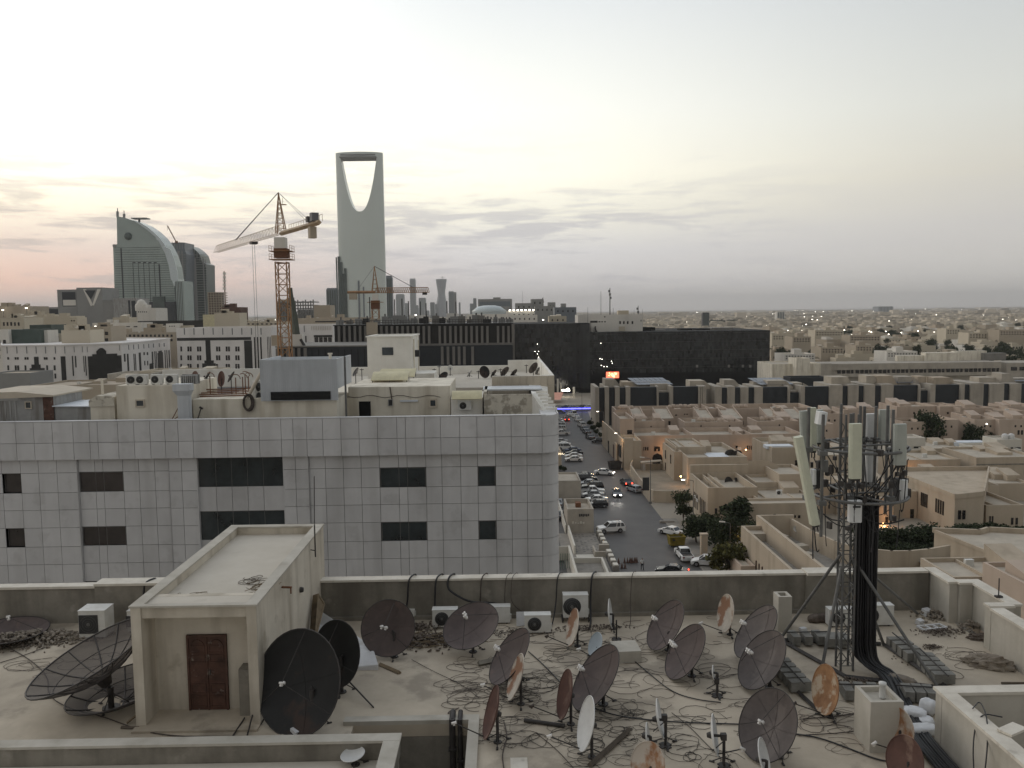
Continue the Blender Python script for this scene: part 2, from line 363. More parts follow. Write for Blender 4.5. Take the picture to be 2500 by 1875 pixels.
# drain pipes dropping into the light well
for i,px in enumerate((1104,1123)):
    x = X_(px,1790,19.6)
    o = MB(); r_ = .075 if i == 0 else .06
    o.tube((x,19.66,26.3),(x,19.66,28.16 if i == 0 else 28.15),r_,12); 
    o.tube((x,19.66,28.1),(x,20.05,28.15),r_,10)
    o.cbox((x,19.66,27.1 if i else 27.4),(r_*2.6,r_*2.5,.05))
    t = o.build('drain_pipe','steel_dark',org=(x,19.66,26.3))
    tag(t,['thicker dark drain pipe running down the light well wall, left of the pair','thinner dark drain pipe with a joint collar, right of the pair in the light well'][i],'pipe')
for i,px in enumerate((1024,1045)):
    x = X_(px,1865,18.9); z = 25.9
    q = G(px,1858,26.9)
    t = MB().lathe([(.06,-.6),(.06,-.02),(.08,0),(.08,.03),(.05,.03),(.05,-.1)],12,Matrix.Translation(q)).build('vent_pipe','steel_dark',org=q+Vector((0,0,-.6)))
    tag(t,['short capped pipe at the bottom of the light well, left one','short capped pipe at the bottom of the light well, right one beside the drains'][i],'pipe')

# == satellite dishes
def dish(px,py,maj,ratio,tilt,side,foot,m='mesh_brown',rib=4,arms='tri',deep=.16,label='',group='satellite dishes on the near roof',pole=True,zf=ROOF,mesh=False,rings=True,armlen=.9,lnbn=1,dy=None,tl=1):
    """px,py centre; maj major axis in photo px; ratio minor/major; tilt of the major axis from vertical, clockwise;
       side -1: opens to the left/up, +1: to the right; foot: photo pixel of the foot on the roof"""
    g = G(*foot,zf)
    Y = g.y if dy is None else dy
    C = T(px,py,Y)
    dist = (C-CAM).dot(fwd); Rr = maj/2/FPX*dist
    ta = R(tilt)
    mj = rgt*sin(ta) + upv*cos(ta)                       # major axis in the image plane
    mn = (rgt*cos(ta) - upv*sin(ta))*side                # minor axis, toward the opening
    back = -((C-CAM).normalized())
    mn = (mn - back*mn.dot(back)).normalized()
    th = math.acos(max(-1,min(1,ratio)))
    nrm = (back*cos(th)*tl + mn*sin(th)).normalized()
    mj = (mj - nrm*mj.dot(nrm)).normalized(); cx_ = mj.cross(nrm)
    Mx = Matrix((cx_,mj,nrm)).transposed().to_4x4(); Mx.translation = C
    root = thing('satellite_dish',g,label,'satellite dish',group)
    dp = deep*Rr*2
    prof = [(Rr*t/8,dp*(t/8)**2 - dp) for t in range(9)]
    prof[0] = (.002,-dp)
    o = MB().lathe(prof,36,Mx)
    if not mesh: o.lathe([(r_,z-.012) for r_,z in prof],36,Mx)
    rf = o.build('reflector',m,root)
    ri = MB(); ri.path([Mx @ Vector((Rr*cos(a*2*pi/36),Rr*sin(a*2*pi/36),.0)) for a in range(37)],max(.012,.014*Rr),6)
    ri.build('rim','steel_dark' if m.startswith('mesh') else m,root)
    if rib:
        rb = MB()
        for kx in range(rib):
            a = 2*pi*kx/rib + .3
            for zz in ((.006,) if not mesh else (.006,)):
                rb.path([Mx @ Vector((Rr*t/8*cos(a),Rr*t/8*sin(a),dp*(t/8)**2 - dp + zz)) for t in range(9)],.0035 if not mesh else .02,4)
        if mesh:
            for t in (3,5.5): rb.path([Mx @ Vector((Rr*t/8*cos(a*2*pi/30),Rr*t/8*sin(a*2*pi/30),dp*(t/8)**2-dp+.004)) for a in range(31)],.012,4)
        rb.build('rib','steel_dark' if mesh else m,rf)
    ctr = Mx @ Vector((0,0,-dp)); behind = Mx @ Vector((0,0,-dp-.14*Rr-.05))
    # feed
    if arms == 'tri':
        F_ = Mx @ Vector((0,0,Rr*armlen-dp))
        for kx in range(3):
            a = 2*pi*kx/3 + pi/2
            MB().tube(Mx @ Vector((Rr*.97*cos(a),Rr*.97*sin(a),-.03*Rr)),F_,.009,5).build('feed_arm','steel_dark',root)
        for q in range(lnbn):
            off = (q-(lnbn-1)/2)*.12
            l_ = MB(); mm = Mx @ Matrix.Translation((off,0,Rr*armlen-dp))
            l_.lathe([(.001,-.09),(.045,-.09),(.05,-.03),(.03,-.02),(.028,.05),(.001,.055)],10,mm)
            l_.box(-.022,.022,-.07,-.0,-.02,.045,mm); l_.box(-.05,.0,-.015,.03,.0,.05,mm)
            l_.build('lnb','lnb',root)
    elif arms == 'offset':
        low = Mx @ Vector((0,-Rr*.98,-.02)); F_ = Mx @ Vector((0,-Rr*.75,Rr*1.25))
        # choose the end of the major axis that is lower in the world
        MB().tube(low,F_,.014,6).build('feed_arm','steel_dark',root)
        l_ = MB(); dl = (Mx @ Vector((0,0,-dp)) - F_).normalized(); qq = dl.to_track_quat('Z','Y').to_matrix().to_4x4(); qq.translation = F_
        l_.lathe([(.001,-.06),(.03,-.06),(.032,.03),(.042,.06),(.001,.06)],10,qq); l_.box(-.02,.02,-.06,.01,-.03,.02,qq)
        l_.build('lnb','lnb' if rnd.random() < .5 else 'cable_brown',root)
    if pole:
        top = Vector((g.x,g.y,max(zf+.15,behind.z)))
        pm = MB(); pm.tube(g,top,.035*max(1,Rr/.7),8); pm.tube(g,g+Vector((0,0,.03)),.1*max(1,Rr/.7),8); pm.build('mast','steel_dark',root)
        bm_ = MB()
        for kx in range(3):
            a = 2*pi*kx/3+.5; fo = .2+.16*Rr; bm_.tube(g+Vector((fo*cos(a),fo*sin(a),.02)),g+Vector((0,0,.10+.2*Rr)),.014,5); bm_.cbox(g+Vector((fo*cos(a),fo*sin(a),.015)),(.12,.05,.02),a)
        bm_.build('tripod_base','steel_dark',root)
        MB().tube(top,behind,.03,6).tube(behind,ctr,.05*max(1,Rr/.6),8,r2=.09*max(1,Rr/.6)).build('mount_bracket','steel_dark',root)
    return root
# ---- the dishes one by one
dish(218,1602,304,.27,58,-1,(272,1728),'mesh_screen',14,'none',.20,'largest see-through mesh dish with dark ribs left of the stair bulkhead',mesh=True)
dish(292,1676,246,.36,74,-1,(330,1712),'mesh_screen',10,'none',.16,'ribbed mesh dish lying low behind the largest mesh dish, half hidden by the bulkhead',mesh=True,pole=False)
dish(22,1538,176,.34,88,-1,(22,1560),'mesh_brown',6,'tri',.12,'rusty dark dish lying face up on rubble against the parapet at the far left edge',armlen=.6,pole=False,tl=1)
dish(726,1666,252,.785,-3,-1,(765,1776),'mesh_black',4,'tri',.12,'largest black dish, in front of the other black one beside the bulkhead wall',armlen=.7)
dish(820,1596,160,.70,-6,-1,(835,1690),'mesh_black',4,'tri',.12,'smaller black dish partly hidden behind the largest black dish',armlen=.75)
dish(947,1533,135,.965,10,-1,(963,1604),'mesh_brown',6,'tri',.12,'round brown dish facing the viewer, right of the black pair and near the parapet',armlen=.8,lnbn=2)
dish(1149,1526,143,.70,62,-1,(1155,1592),'mesh_brown',4,'tri',.14,'brown dish turned up to the left in front of three white air conditioners',armlen=.8,lnbn=2)
dish(1243,1601,152,.42,34,-1,(1262,1668),'mesh_brown',4,'tri',.14,'narrow brown dish leaning right, directly behind a streaky rusted dish',armlen=.8,lnbn=2)
dish(1258,1652,112,.24,17,-1,(1272,1720),'dish_rust',0,'offset',.1,'thin rust-streaked white dish overlapping the brown dish behind it')
dish(1198,1738,127,.20,14,-1,(1215,1813),'dish_redbrown',0,'offset',.1,'thin reddish brown dish nearest the light well corner')
dish(1378,1694,117,.28,11,-1,(1394,1769),'dish_redbrown',0,'offset',.1,'narrow brown dish just left of the big tilted dish in the middle of the roof')
dish(1453,1653,176,.46,34,-1,(1473,1720),'mesh_brown',4,'tri',.14,'biggest tilted brown dish in the middle of the roof, above a white rust-spotted dish',armlen=.8,lnbn=2)
dish(1430,1766,129,.28,12,-1,(1445,1850),'dish_white',0,'offset',.1,'whitish upright dish with one rust blotch beside a fallen dark plank')
dish(1397,1531,91,.29,12,-1,(1410,1578),'dish_rust',0,'offset',.1,'rust and white dish standing in front of the air conditioner on a stand')
dish(1453,1574,60,.5,18,-1,(1459,1606),'dish_blue',0,'offset',.1,'small pale blue dish peeking up behind the biggest middle dish')
dish(1491,1498,70,.1,-4,1,(1497,1536),'dish_white',0,'none',.08,'small white dish seen edge-on near the parapet, right of the air conditioner on a stand')
dish(1624,1525,134,.50,33,-1,(1632,1588),'mesh_brown',4,'tri',.14,'brown dish nearest the parapet of the two that overlap in the right middle',armlen=.8,lnbn=2)
dish(1672,1590,147,.49,33,-1,(1689,1651),'mesh_brown',4,'tri',.14,'brown dish in front of its twin, with a row of white feed heads, right middle',armlen=.8,lnbn=3)
dish(1771,1497,91,.42,10,-1,(1782,1550),'dish_rust',0,'offset',.1,'white dish with an orange rust stripe standing alone before the parapet')
dish(1844,1541,150,.45,37,-1,(1852,1618),'mesh_grey',4,'tri',.14,'greyish mesh dish in front of the concrete vent post',armlen=.8,lnbn=2)
dish(1859,1610,158,.57,35,-1,(1879,1680),'mesh_grey',4,'tri',.14,'wide grey brown dish left of the stacked blocks and the antenna tower',armlen=.8,lnbn=2)
dish(1873,1769,178,.74,25,-1,(1901,1848),'mesh_grey',8,'tri',.14,'large round grey brown dish nearest the viewer, lower right',armlen=.55)
dish(2014,1683,118,.52,8,-1,(2027,1751),'dish_tower',0,'offset',.1,'bright orange rusted dish at the foot of the antenna tower')
dish(2190,1781,102,.72,5,-1,(2196,1842),'dish_orange',0,'offset',.1,'grey dish with a rusted right half beside the concrete vent box')
dish(2208,1856,116,.72,8,-1,(2216,1925),'dish_redbrown',0,'offset',.1,'dark red rusty dish cut off by the bottom edge on the right')
dish(1581,1866,104,.78,6,-1,(1588,1930),'dish_orange',0,'offset',.1,'pale dish with a rust patch cut off by the bottom edge in the middle')
dish(1866,1852,96,.22,-5,1,(1871,1912),'dish_white',0,'none',.08,'white dish seen nearly edge-on in front of the large lower right dish')
dish(861,1841,58,.55,78,-1,(868,1868),'dish_white',0,'none',.12,'small white peeling dish lying face up on the lower terrace',zf=28.01)
dish(1742,1642,34,.10,0,1,(1751,1698),'dish_white',0,'none',.08,'small white edge-on dish on a thin post left of the wide grey brown dish')
dish(1746,1794,96,.10,-2,1,(1767,1868),'dish_white',0,'offset',.08,'white edge-on dish with a feed arm standing left of the large lower right dish')
dish(1612,1754,92,.09,-7,1,(1625,1818),'dish_white',0,'none',.08,'white edge-on dish beside a black mast in the lower middle')
dish(1582,1796,60,.11,-2,1,(1588,1850),'dish_white',0,'none',.08,'white edge-on dish rising directly behind the pale rusted dish at the bottom')

# bare masts
def mast(px,py,h,label,arms=True):
    g = G(px,py,ROOF); o = MB(); o.tube(g,g+Vector((0,0,h)),.025,8); o.cbox(g+Vector((0,0,.015)),(.3,.12,.03),.6); o.cbox(g+Vector((0,0,.015)),(.12,.3,.028),.6)
    if arms: o.tube(g+Vector((0,0,h*.8)),g+Vector((-.3,-.1,h*.55)),.012); o.cbox(g+Vector((-.02,0,h*.92)),(.12,.1,.14))
    return tag(o.build('mast_post','steel_dark',org=g),label,'mast','bare antenna posts on the near roof')
mast(1505,1562,.62,'bare rusty post right of the edge-on white dish by the parapet',False)
mast(1624,1822,.75,'black post with a clamp beside the edge-on dish in the lower middle')
mast(1751,1700,.45,'short black forked post left of the wide grey brown dish')
mast(1768,1872,.75,'black post with loose clamps left of the large lower right dish')

# == air conditioners on the roof
def ac_unit(c,w,h,d,rz,fan,label,cat='air conditioner',group='air conditioners on the near roof',fanx=-.12,square=False,n=16,twin=False,legs=True):
    root = thing('air_conditioner',c,label,cat,group,rz)
    lift = .05 if legs else 0
    b = MB(); b.box(-w/2,w/2,0,d,lift,lift+h); b.box(-w/2-.01,w/2+.01,-.01,d+.01,lift+h,lift+h+.02); bo = b.build('casing','ac_white',root,org=(0,0,0))
    if fan:
        fans = [(fanx*w,h*.5)] if not twin else [(0,h*.27),(0,h*.73)]
        for fx,fz in fans:
            rr = min(h*.4,w*.36) if not twin else h*.2
            g_ = MB()
            if square: g_.box(fx-rr,fx+rr,-.02,-.002,lift+fz-rr,lift+fz+rr)
            else: g_.lathe([(.001,.012),(rr,.012),(rr,-.02)],20,Matrix.Translation((fx,-.0,lift+fz)) @ Matrix.Rotation(pi/2,4,'X'))
            fg = g_.build('fan_grille','ac_dark',root,org=(0,0,0))
            g2 = MB()
            for q in (.35,.62,.88): g2.path([(fx+rr*q*cos(a*2*pi/n),-.028,lift+fz+rr*q*sin(a*2*pi/n)) for a in range(n+1)],.004,3)
            g2.tube((fx,-.014,lift+fz),(fx,-.035,lift+fz),rr*.2,8)
            g2.build('fan_hub','steel_grey',fg,org=(0,0,0))
    if legs:
        l_ = MB(); l_.box(-w*.38,-w*.32,.02,d-.02,0,lift); l_.box(w*.32,w*.38,.02,d-.02,0,lift); l_.build('foot','steel_dark',root,org=(0,0,0))
    v = MB(); v.box(w/2+.001,w/2+.04,d*.3,d*.7,lift+.06,lift+.22); v.build('valve_cover','ac_white',root,org=(0,0,0))
    return root
def acp(px0,px1,pyt,pyb,zf,label,d=.32,rz=0,**kw):
    g = G((px0+px1)/2,pyb,zf); w = (px1-px0)/FPX*(g-CAM).dot(fwd); h = abs(T((px0+px1)/2,pyt,g.y).z - zf)*.93
    return ac_unit(g,w,h-.05,d,rz,kw.pop('fan',True),label,**kw)
acp(194,258,1487,1560,ROOF,'white air conditioner with a square grille by the parapet, left of the bulkhead',.62,.0,square=True,fanx=-.12)
acp(312,350,1489,1545,ROOF,'white air conditioner half hidden behind the bulkhead corner on its left',.45,square=True,fanx=-.2)
acp(975,1012,1489,1514,ROOF,'white air conditioner hidden behind the round brown dish',.3,fan=False)
acp(1056,1117,1487,1535,ROOF,'white air conditioner with a dark fan left of the upturned brown dish')
acp(1190,1246,1480,1524,ROOF,'white air conditioner behind the right edge of the upturned brown dish',fanx=-.5,fan=False)
acp(1281,1345,1500,1548,ROOF,'white air conditioner with a dark fan standing clear beside a loose white panel')
acp(2024,2086,1486,1532,ROOF,'white air conditioner seen through the left legs of the antenna tower')
acp(2112,2182,1476,1530,ROOF,'white air conditioner with the biggest round fan, right of the tower cables',fanx=-.3)
g = G(1406,1520,ROOF)
ac_unit(g+Vector((0,0,.12)),.80,.72,.34,0,True,'tallest white air conditioner, raised on a steel stand against the parapet',fanx=-.15)
st_ = MB(); 
for sx_ in (-.42,.42): st_.box(g.x+sx_-.03,g.x+sx_+.03,g.y-.05,g.y+.45,ROOF+.06,ROOF+.115); st_.tube((g.x+sx_,g.y+.02,ROOF),(g.x+sx_,g.y+.02,ROOF+.1),.02); st_.tube((g.x+sx_,g.y+.35,ROOF),(g.x+sx_,g.y+.35,ROOF+.1),.02)
tag(st_.build('steel_stand','steel_dark',org=g),'low dark steel stand under the tallest air conditioner','stand')
# loose panel
g = G(1274,1530,ROOF); o = MB(); o.cbox(g+Vector((0,.1,.22)),(.34,.03,.44),0,-.25)
tag(o.build('loose_panel','sheet_white',org=g),'loose white metal panel leaning left of an air conditioner','panel')

# == antenna tower
TB = G(2061,1632,ROOF)
tx,ty = TB.x,TB.y
def PY(px,py,Y=ty): return T(px,py,Y)
tw = thing('antenna_tower',TB,'lattice mobile phone antenna tower wrapped in a thick bundle of black cables','antenna tower')
H = PY(2090,1010).z
legs = [Vector((tx-.17,ty-.17,0)),Vector((tx+.17,ty-.17,0)),Vector((tx+.17,ty+.17,0)),Vector((tx-.17,ty+.17,0))]
for q in legs: MB().tube(q+Vector((0,0,ROOF)),q+Vector((0,0,H)),.035,8).build('leg','steel_grey',tw)
br = MB(); z = ROOF+.15; k = 0
while z < H-.6:
    for i in range(4):
        a,b = legs[i],legs[(i+1) % 4]
        if k % 2: a,b = b,a
        br.tube(a+Vector((0,0,z)),b+Vector((0,0,z+.45)),.014,4); br.tube(a+Vector((0,0,z)),b+Vector((0,0,z)),.014,4)
    z += .45; k += 1
br.build('bracing','steel_grey',tw)
# ring frames carrying the antennas
zr1 = PY(2090,1090).z; zr2 = PY(2090,1206).z; RR = 1.22
cxr = Vector((tx+.30,ty,0))
for zr in (zr1,zr2):
    rg_ = MB(); rg_.path([(cxr.x+RR*cos(a*pi/18),cxr.y+RR*sin(a*pi/18),zr) for a in range(37)],.04,8)
    for a in range(0,8):
        if a%2 == 0: rg_.tube((tx,ty,zr),(cxr.x+RR*cos(a*pi/4+.3),cxr.y+RR*sin(a*pi/4+.3),zr),.03,6)
    rg_.build('ring','steel_grey',tw)
# vertical pipes on the ring: (photo x, top y, bottom y, front/back)
for (px,t_,b_,s_) in ((1975,995,1200,-.3),(2010,1012,1310,-.8),(2054,986,1255,.9),(2078,1010,1190,-.3),(2101,991,1110,.9),(2111,992,1200,.95),(2139,992,1250,.9),(2168,990,1252,.4),(2181,1000,1270,-.5)):
    yy = ty + s_*RR; a = PY(px,t_,yy); b = PY(px,b_,yy); b.x = a.x
    pp = MB(); pp.tube(a,b,.045,8)
    for zz in (zr1,zr2): pp.cbox((a.x,a.y,zz),(.2,.2,.12))
    pp.build('pipe','steel_grey',tw)
def panel(a,b,w,d,mt,label,name='panel_antenna',tilt=0,Y=ty):
    """panel antenna between two photo points (top centre, bottom centre)"""
    p0 = PY(*a,Y); p1 = PY(*b,Y-tilt); dz = (p1-p0); h = dz.length; q = (-dz).to_track_quat('Z','Y'); mm = q.to_matrix().to_4x4(); mm.translation = (p0+p1)/2
    ang = (mm.to_3x3() @ Vector((0,1,0))); rot = Matrix.Rotation(atan2(ang.x,ang.y),4,'Z')
    o = MB(); ch = min(w,d)*.25
    poly = [(-w/2,d/2),(-w/2,-d/2+ch),(-w/2+ch,-d/2),(w/2-ch,-d/2),(w/2,-d/2+ch),(w/2,d/2)]
    mm = mm @ rot
    n = len(poly); vs = [mm @ Vector((x,y,z)) for z in (-h/2,h/2) for x,y in poly]
    o.add(vs,[tuple(range(n-1,-1,-1)),tuple(range(n,2*n))] + [(i,(i+1)%n,n+(i+1)%n,n+i) for i in range(n)])
    pa = o.build(name,mt,tw,label=label)
    if name == 'panel_antenna':
        e = MB(); e.box(-w*.35,w*.35,-d*.3,d*.3,-h/2-.06,-h/2-.001,mm); e.tube(mm @ Vector((-w*.2,0,-h/2)),mm @ Vector((-w*.2,0,-h/2-.2)),.018); e.tube(mm @ Vector((w*.2,0,-h/2)),mm @ Vector((w*.2,0,-h/2-.2)),.018)
        e.tube(mm @ Vector((0,d/2,h*.3)),mm @ Vector((0,d/2+.12,h*.3)),.03); e.tube(mm @ Vector((0,d/2,-h*.3)),mm @ Vector((0,d/2+.12,-h*.3)),.03)
        e.build('connector','steel_dark',pa)
    return pa
panel((2089,1034),(2088,1168),.30,.16,'ant_cream','cream panel antenna facing the viewer',Y=ty-RR-.1)
panel((2198,1035),(2197,1135),.31,.16,'ant_grey','grey green panel antenna on the right',Y=ty-1.0)
panel((1949,1066),(1990,1280),.21,.26,'ant_cream','long cream panel antenna leaning outward on the left',Y=ty-RR)
panel((1962,1003),(1966,1095),.22,.14,'ant_grey',None,Y=ty-.2)
panel((1983,995),(1985,1100),.2,.14,'ant_cream',None,Y=ty+.3)
panel((2000,1000),(2002,1080),.2,.14,'ant_grey',None,Y=ty+.6)
panel((2124,1010),(2125,1176),.28,.14,'ant_white','pale panel antenna at the back',Y=ty+RR+.1)
panel((2160,1000),(2158,1080),.3,.14,'ant_grey',None,Y=ty+RR)
panel((2008,1005),(2003,1036),.22,.3,'ant_white','small white box unit at the top','radio_unit',Y=ty-.7)
panel((2088,1222),(2087,1274),.33,.2,'ant_white','white box with a dark slot in front of the cables','radio_unit',Y=ty-.62)
sl_ = MB(); a = PY(2092,1237,ty-.73); sl_.box(a.x-.1,a.x+.1,a.y-.01,a.y+.005,a.z-.03,a.z+.02); sl_.build('slot','ac_dark',tw)
panel((2203,1170),(2202,1222),.2,.3,'ant_white',None,'radio_unit',Y=ty-.4)
panel((1986,1146),(1986,1182),.1,.2,'ant_white',None,'radio_unit',Y=ty-.4)
panel((1994,1146),(1994,1190),.14,.3,'ac_dark',None,'radio_unit',Y=ty-.2)
panel((2193,1168),(2192,1222),.12,.3,'ac_dark',None,'radio_unit',Y=ty-.3)
panel((2014,1124),(2014,1152),.16,.12,'steel_grey',None,'radio_unit',Y=ty-.9)
# the cable trunk: dozens of black feeders bending onto the roof and running toward the viewer
cb = MB(); rr_ = random.Random(3)
zc = PY(2115,1205).z
for i in range(46):
    u = rr_.uniform(0,1); v = rr_.uniform(-.16,.16)
    x = tx + .18 + .56*u; y = ty - .10 + v
    x0 = x; rb_ = .75 + .35*(1-u)
    pts = [(x0+rr_.uniform(-.02,.02),y,zc-rr_.uniform(0,.15))]
    for zz in range(1,6): pts.append((x0 + rr_.uniform(-.012,.012),y+rr_.uniform(-.012,.012),zc + (ROOF+1.3-zc)*zz/5))
    ex = G(2225 + 18*v/.16,1700 + 8*u,ROOF+.1); 
    ex2 = Vector((9.25+.55*(1-u)*.9+.1,17.6,ROOF+.06+.1*abs(v)/.16))
    mid_ = Vector((x0+.04,y-.12,ROOF+.28)); m2 = Vector((x0+.42+.1*(1-u),y-.7,ROOF+.1+.1*rr_.random()))
    m3 = Vector((9.4+.5*u,19.3,ROOF+.06+.1*rr_.random())); m4 = Vector((9.2+.5*u,17.6,ROOF+.05+.1*rr_.random())); m5 = Vector((9.1+.5*u,14,ROOF+.05+.1*rr_.random()))
    pts += [Vector((x0,y,ROOF+.75)),mid_,m2,m3,m4,m5]
    # smooth
    P3 = [Vector(p) for p in pts]
    for _ in range(2):
        Q = [P3[0]]
        for a,b in zip(P3[:-1],P3[1:]): Q += [a*.75+b*.25,a*.25+b*.75]
        P3 = Q + [P3[-1]]
    cb.path(P3,rr_.uniform(.018,.03),5)
cb.build('cable_trunk','cable_black',tw)
# jumper cables up in the head
jc = MB()
for i in range(46):
    a_ = rr_.uniform(0,2*pi); p0 = Vector((cxr.x+RR*cos(a_),cxr.y+RR*sin(a_),rr_.choice((zr1-.3,zr2+.3,zr2-.5,zr1+.1)))); p1 = Vector((tx+.2+rr_.uniform(-.25,.25),ty-.2+rr_.uniform(-.2,.2),zr2-rr_.uniform(.1,.6)))
    if i % 2: p1 = p0 + Vector((rr_.uniform(-.35,.35),rr_.uniform(-.2,.2),rr_.uniform(-1.3,-.5)))
    sag = rr_.uniform(.1,.5); jc.path([p0.lerp(p1,t/8) + Vector((0,0,-sag*sin(pi*t/8))) for t in range(9)],rr_.uniform(.010,.02),4)
jc.build('jumper_cable','cable_black',tw)
# clutter of clamps and small boxes around the rings
cl_ = MB()
for i in range(40):
    a_ = rr_.uniform(0,2*pi); q = Vector((cxr.x+RR*cos(a_)*rr_.uniform(.85,1.05),cxr.y+RR*sin(a_),rr_.choice((zr1,zr2,zr1-.5,zr2+.5,zr2-.7))+rr_.uniform(-.1,.1))); MB().cbox(q,(rr_.uniform(.05,.16),rr_.uniform(.05,.15),rr_.uniform(.08,.25)),rr_.uniform(0,3)).build('clamp','steel_dark',tw)
# stays from the mast to the roof
zs = PY(2065,1355).z
for (foot,dz,yy) in (((1905,1560),0,0),((2003,1650),-.3,-.2),((2290,1678),-.1,-.1),((2156,1570),-.1,.3),((2240,1498),-.1,.4)):
    a = G(*foot,ROOF+.1); b = Vector((tx + (-.18 if foot[0] < 2080 else .18),ty+yy*.5,zs+dz)); MB().tube(a,b,.045,8).build('stay','steel_grey',tw)
bs = MB()
for (a,b) in (((1905,1562),(2066,1652)),((2066,1652),(2290,1678)),((2156,1572),(2330,1690)),((1905,1562),(2150,1572)),((1895,1640),(2010,1745))):
    p0 = G(*a,ROOF+.05); p1 = G(*b,ROOF+.05); bs.bar(p0,p1,.09)
bs.build('base_frame','steel_dark',tw)

# concrete ballast blocks, one object each
blk = None
def block(loc,rz,label):
    global blk
    if blk is None:
        o = MB(); o.box(-.115,.115,-.27,.27,0,.26); 
        for yy in (-.1,.1): o.box(-.06,.06,yy-.08,yy+.05,.26,.264)
        blk = o.build('concrete_block','block_grey',org=(0,0,0)); b_ = blk
    else: b_ = blk.copy(); COL.objects.link(b_)
    b_.location = loc; b_.rotation_euler = (0,0,rz); return tag(b_,label,'concrete block','hollow concrete ballast blocks')
def row(p0,p1,n,label,rows=1,cross=True,dy=.42):
    a = G(*p0,ROOF+.06); b = G(*p1,ROOF+.06); d = (b-a).normalized(); ang = atan2(d.y,d.x); pr = Vector((-d.y,d.x,0))
    n = max(3,int((b-a).length/.29)+1)
    for j in range(rows):
        for i in range(n): block(a.lerp(b,i/(n-1)) + pr*dy*j + Vector((0,0,rnd.uniform(-.004,.004))),ang+rnd.uniform(-.05,.05),label)
    if cross:
        o = MB(); o.tube(a-d*.3+Vector((0,0,.30)),b+d*.3+Vector((0,0,.30)),.018,6); tag(o.build('steel_rod','steel_dark',org=a),'thin steel rod on the blocks ' + label.split('row ')[-1].split(',')[0],'rod')
row((1938,1567),(1998,1566),5,'grey ballast block in the row left of the tower, furthest from the viewer')
row((1905,1632),(1952,1684),5,'grey ballast block in the row between the wide grey dish and the orange dish')
row((2067,1698),(2132,1700),6,'grey ballast block in the row right of the orange dish')
row((2215,1702),(2268,1705),5,'grey ballast block in the row behind the concrete vent box')
row((2190,1578),(2232,1612),5,'grey ballast block in the row right of the tower, nearer the parapet')
row((2255,1618),(2302,1665),5,'grey ballast block in the row beside the longest right-hand stay')
row((2020,1572),(2060,1573),3,'grey ballast block lying behind the tower legs',cross=False)

# concrete vent posts
def ventpost(px,py,w,d,h,label,cap):
    g = G(px,py,ROOF); root = thing('vent_post',g,label,'vent post','concrete vent posts')
    o = MB(); t = .09; x0,x1,y0,y1 = g.x-w/2,g.x+w/2,g.y,g.y+d; z1 = ROOF+h
    o.box(x0,x1,y0,y0+t,ROOF,z1); o.box(x0,x1,y1-t,y1,ROOF,z1); o.box(x0,x0+t,y0+t,y1-t,ROOF,z1); o.box(x1-t,x1,y0+t,y1-t,ROOF,z1); o.box(x0+t,x1-t,y0+t,y1-t,ROOF,z1-.12 if cap else z1-.3)
    o.build('shaft','conc_light',root)
    if cap:
        c_ = MB(); c_.lathe([(.07,0),(.07,.3),(.085,.31),(.085,.36),(.001,.37)],12,Matrix.Translation((g.x+.08,g.y+d*.5,z1-.1))); c_.build('pipe','dish_white',root)
    else: MB().cbox((g.x,g.y+d*.5,z1-.26),(.16,.12,.1),.4).build('rubble','ac_dark',root)
    return root
ventpost(1916,1543,.42,.5,1.12,'tall square concrete vent post with an open top near the parapet',False)
ventpost(2163,1837,.75,.85,1.18,'stout concrete vent box with a white capped pipe on top',True)

# sacks by the well wall
def sack(p,sz,rz,label,mt='sack',group='white sacks'):
    bm_ = bmesh.new(); bmesh.ops.create_uvsphere(bm_,u_segments=18,v_segments=12,radius=1)
    rr = random.Random(int(p.x*100))
    for v in bm_.verts:
        c_ = v.co; q = lambda t: math.copysign(abs(t)**.62,t)
        v.co = Vector((q(c_.x)*sz[0]/2,q(c_.y)*sz[1]/2,(q(c_.z)+1)*sz[2]/2)); v.co += Vector((rr.uniform(-1,1),rr.uniform(-1,1),rr.uniform(-1,1)))*.015
    me = bpy.data.meshes.new('sack'); bm_.to_mesh(me); bm_.free(); me.materials.append(M[mt]); me.polygons.foreach_set('use_smooth',[True]*len(me.polygons))
    o = bpy.data.objects.new('sack',me); COL.objects.link(o); o.location = p; o.rotation_euler = (rnd.uniform(-.1,.1),rnd.uniform(-.15,.15),rz); return tag(o,label,'sack',group)
g1 = G(2233,1756,ROOF); sack(g1,(.55,.4,.28),-.5,'white sack left of the other two on top of the pile by the well wall'.replace('other two on top of the pile','others'))
g2 = G(2268,1742,ROOF); sack(g2+Vector((-.05,0,0)),(.4,.4,.36),.9,'white sack jammed against the corner of the well wall')
g3 = G(2252,1792,ROOF); sack(g3,(.75,.42,.22),.1,'longest white sack lying flat nearest the viewer by the well wall')
g4 = G(2262,1772,ROOF); sack(g4,(.4,.35,.2),1.4,'white sack squeezed between two larger sacks by the well wall')
gg = G(2200,1668,ROOF); sack(gg,(.75,.3,.2),-.35,'pale cement sack lying on the black cables at the tower foot','rubble','cement sacks')
gg = G(2000,1518,ROOF); sack(gg,(.75,.3,.25),.05,'dusty grey bundle lying left of the tower near the parapet','debris','cement sacks')

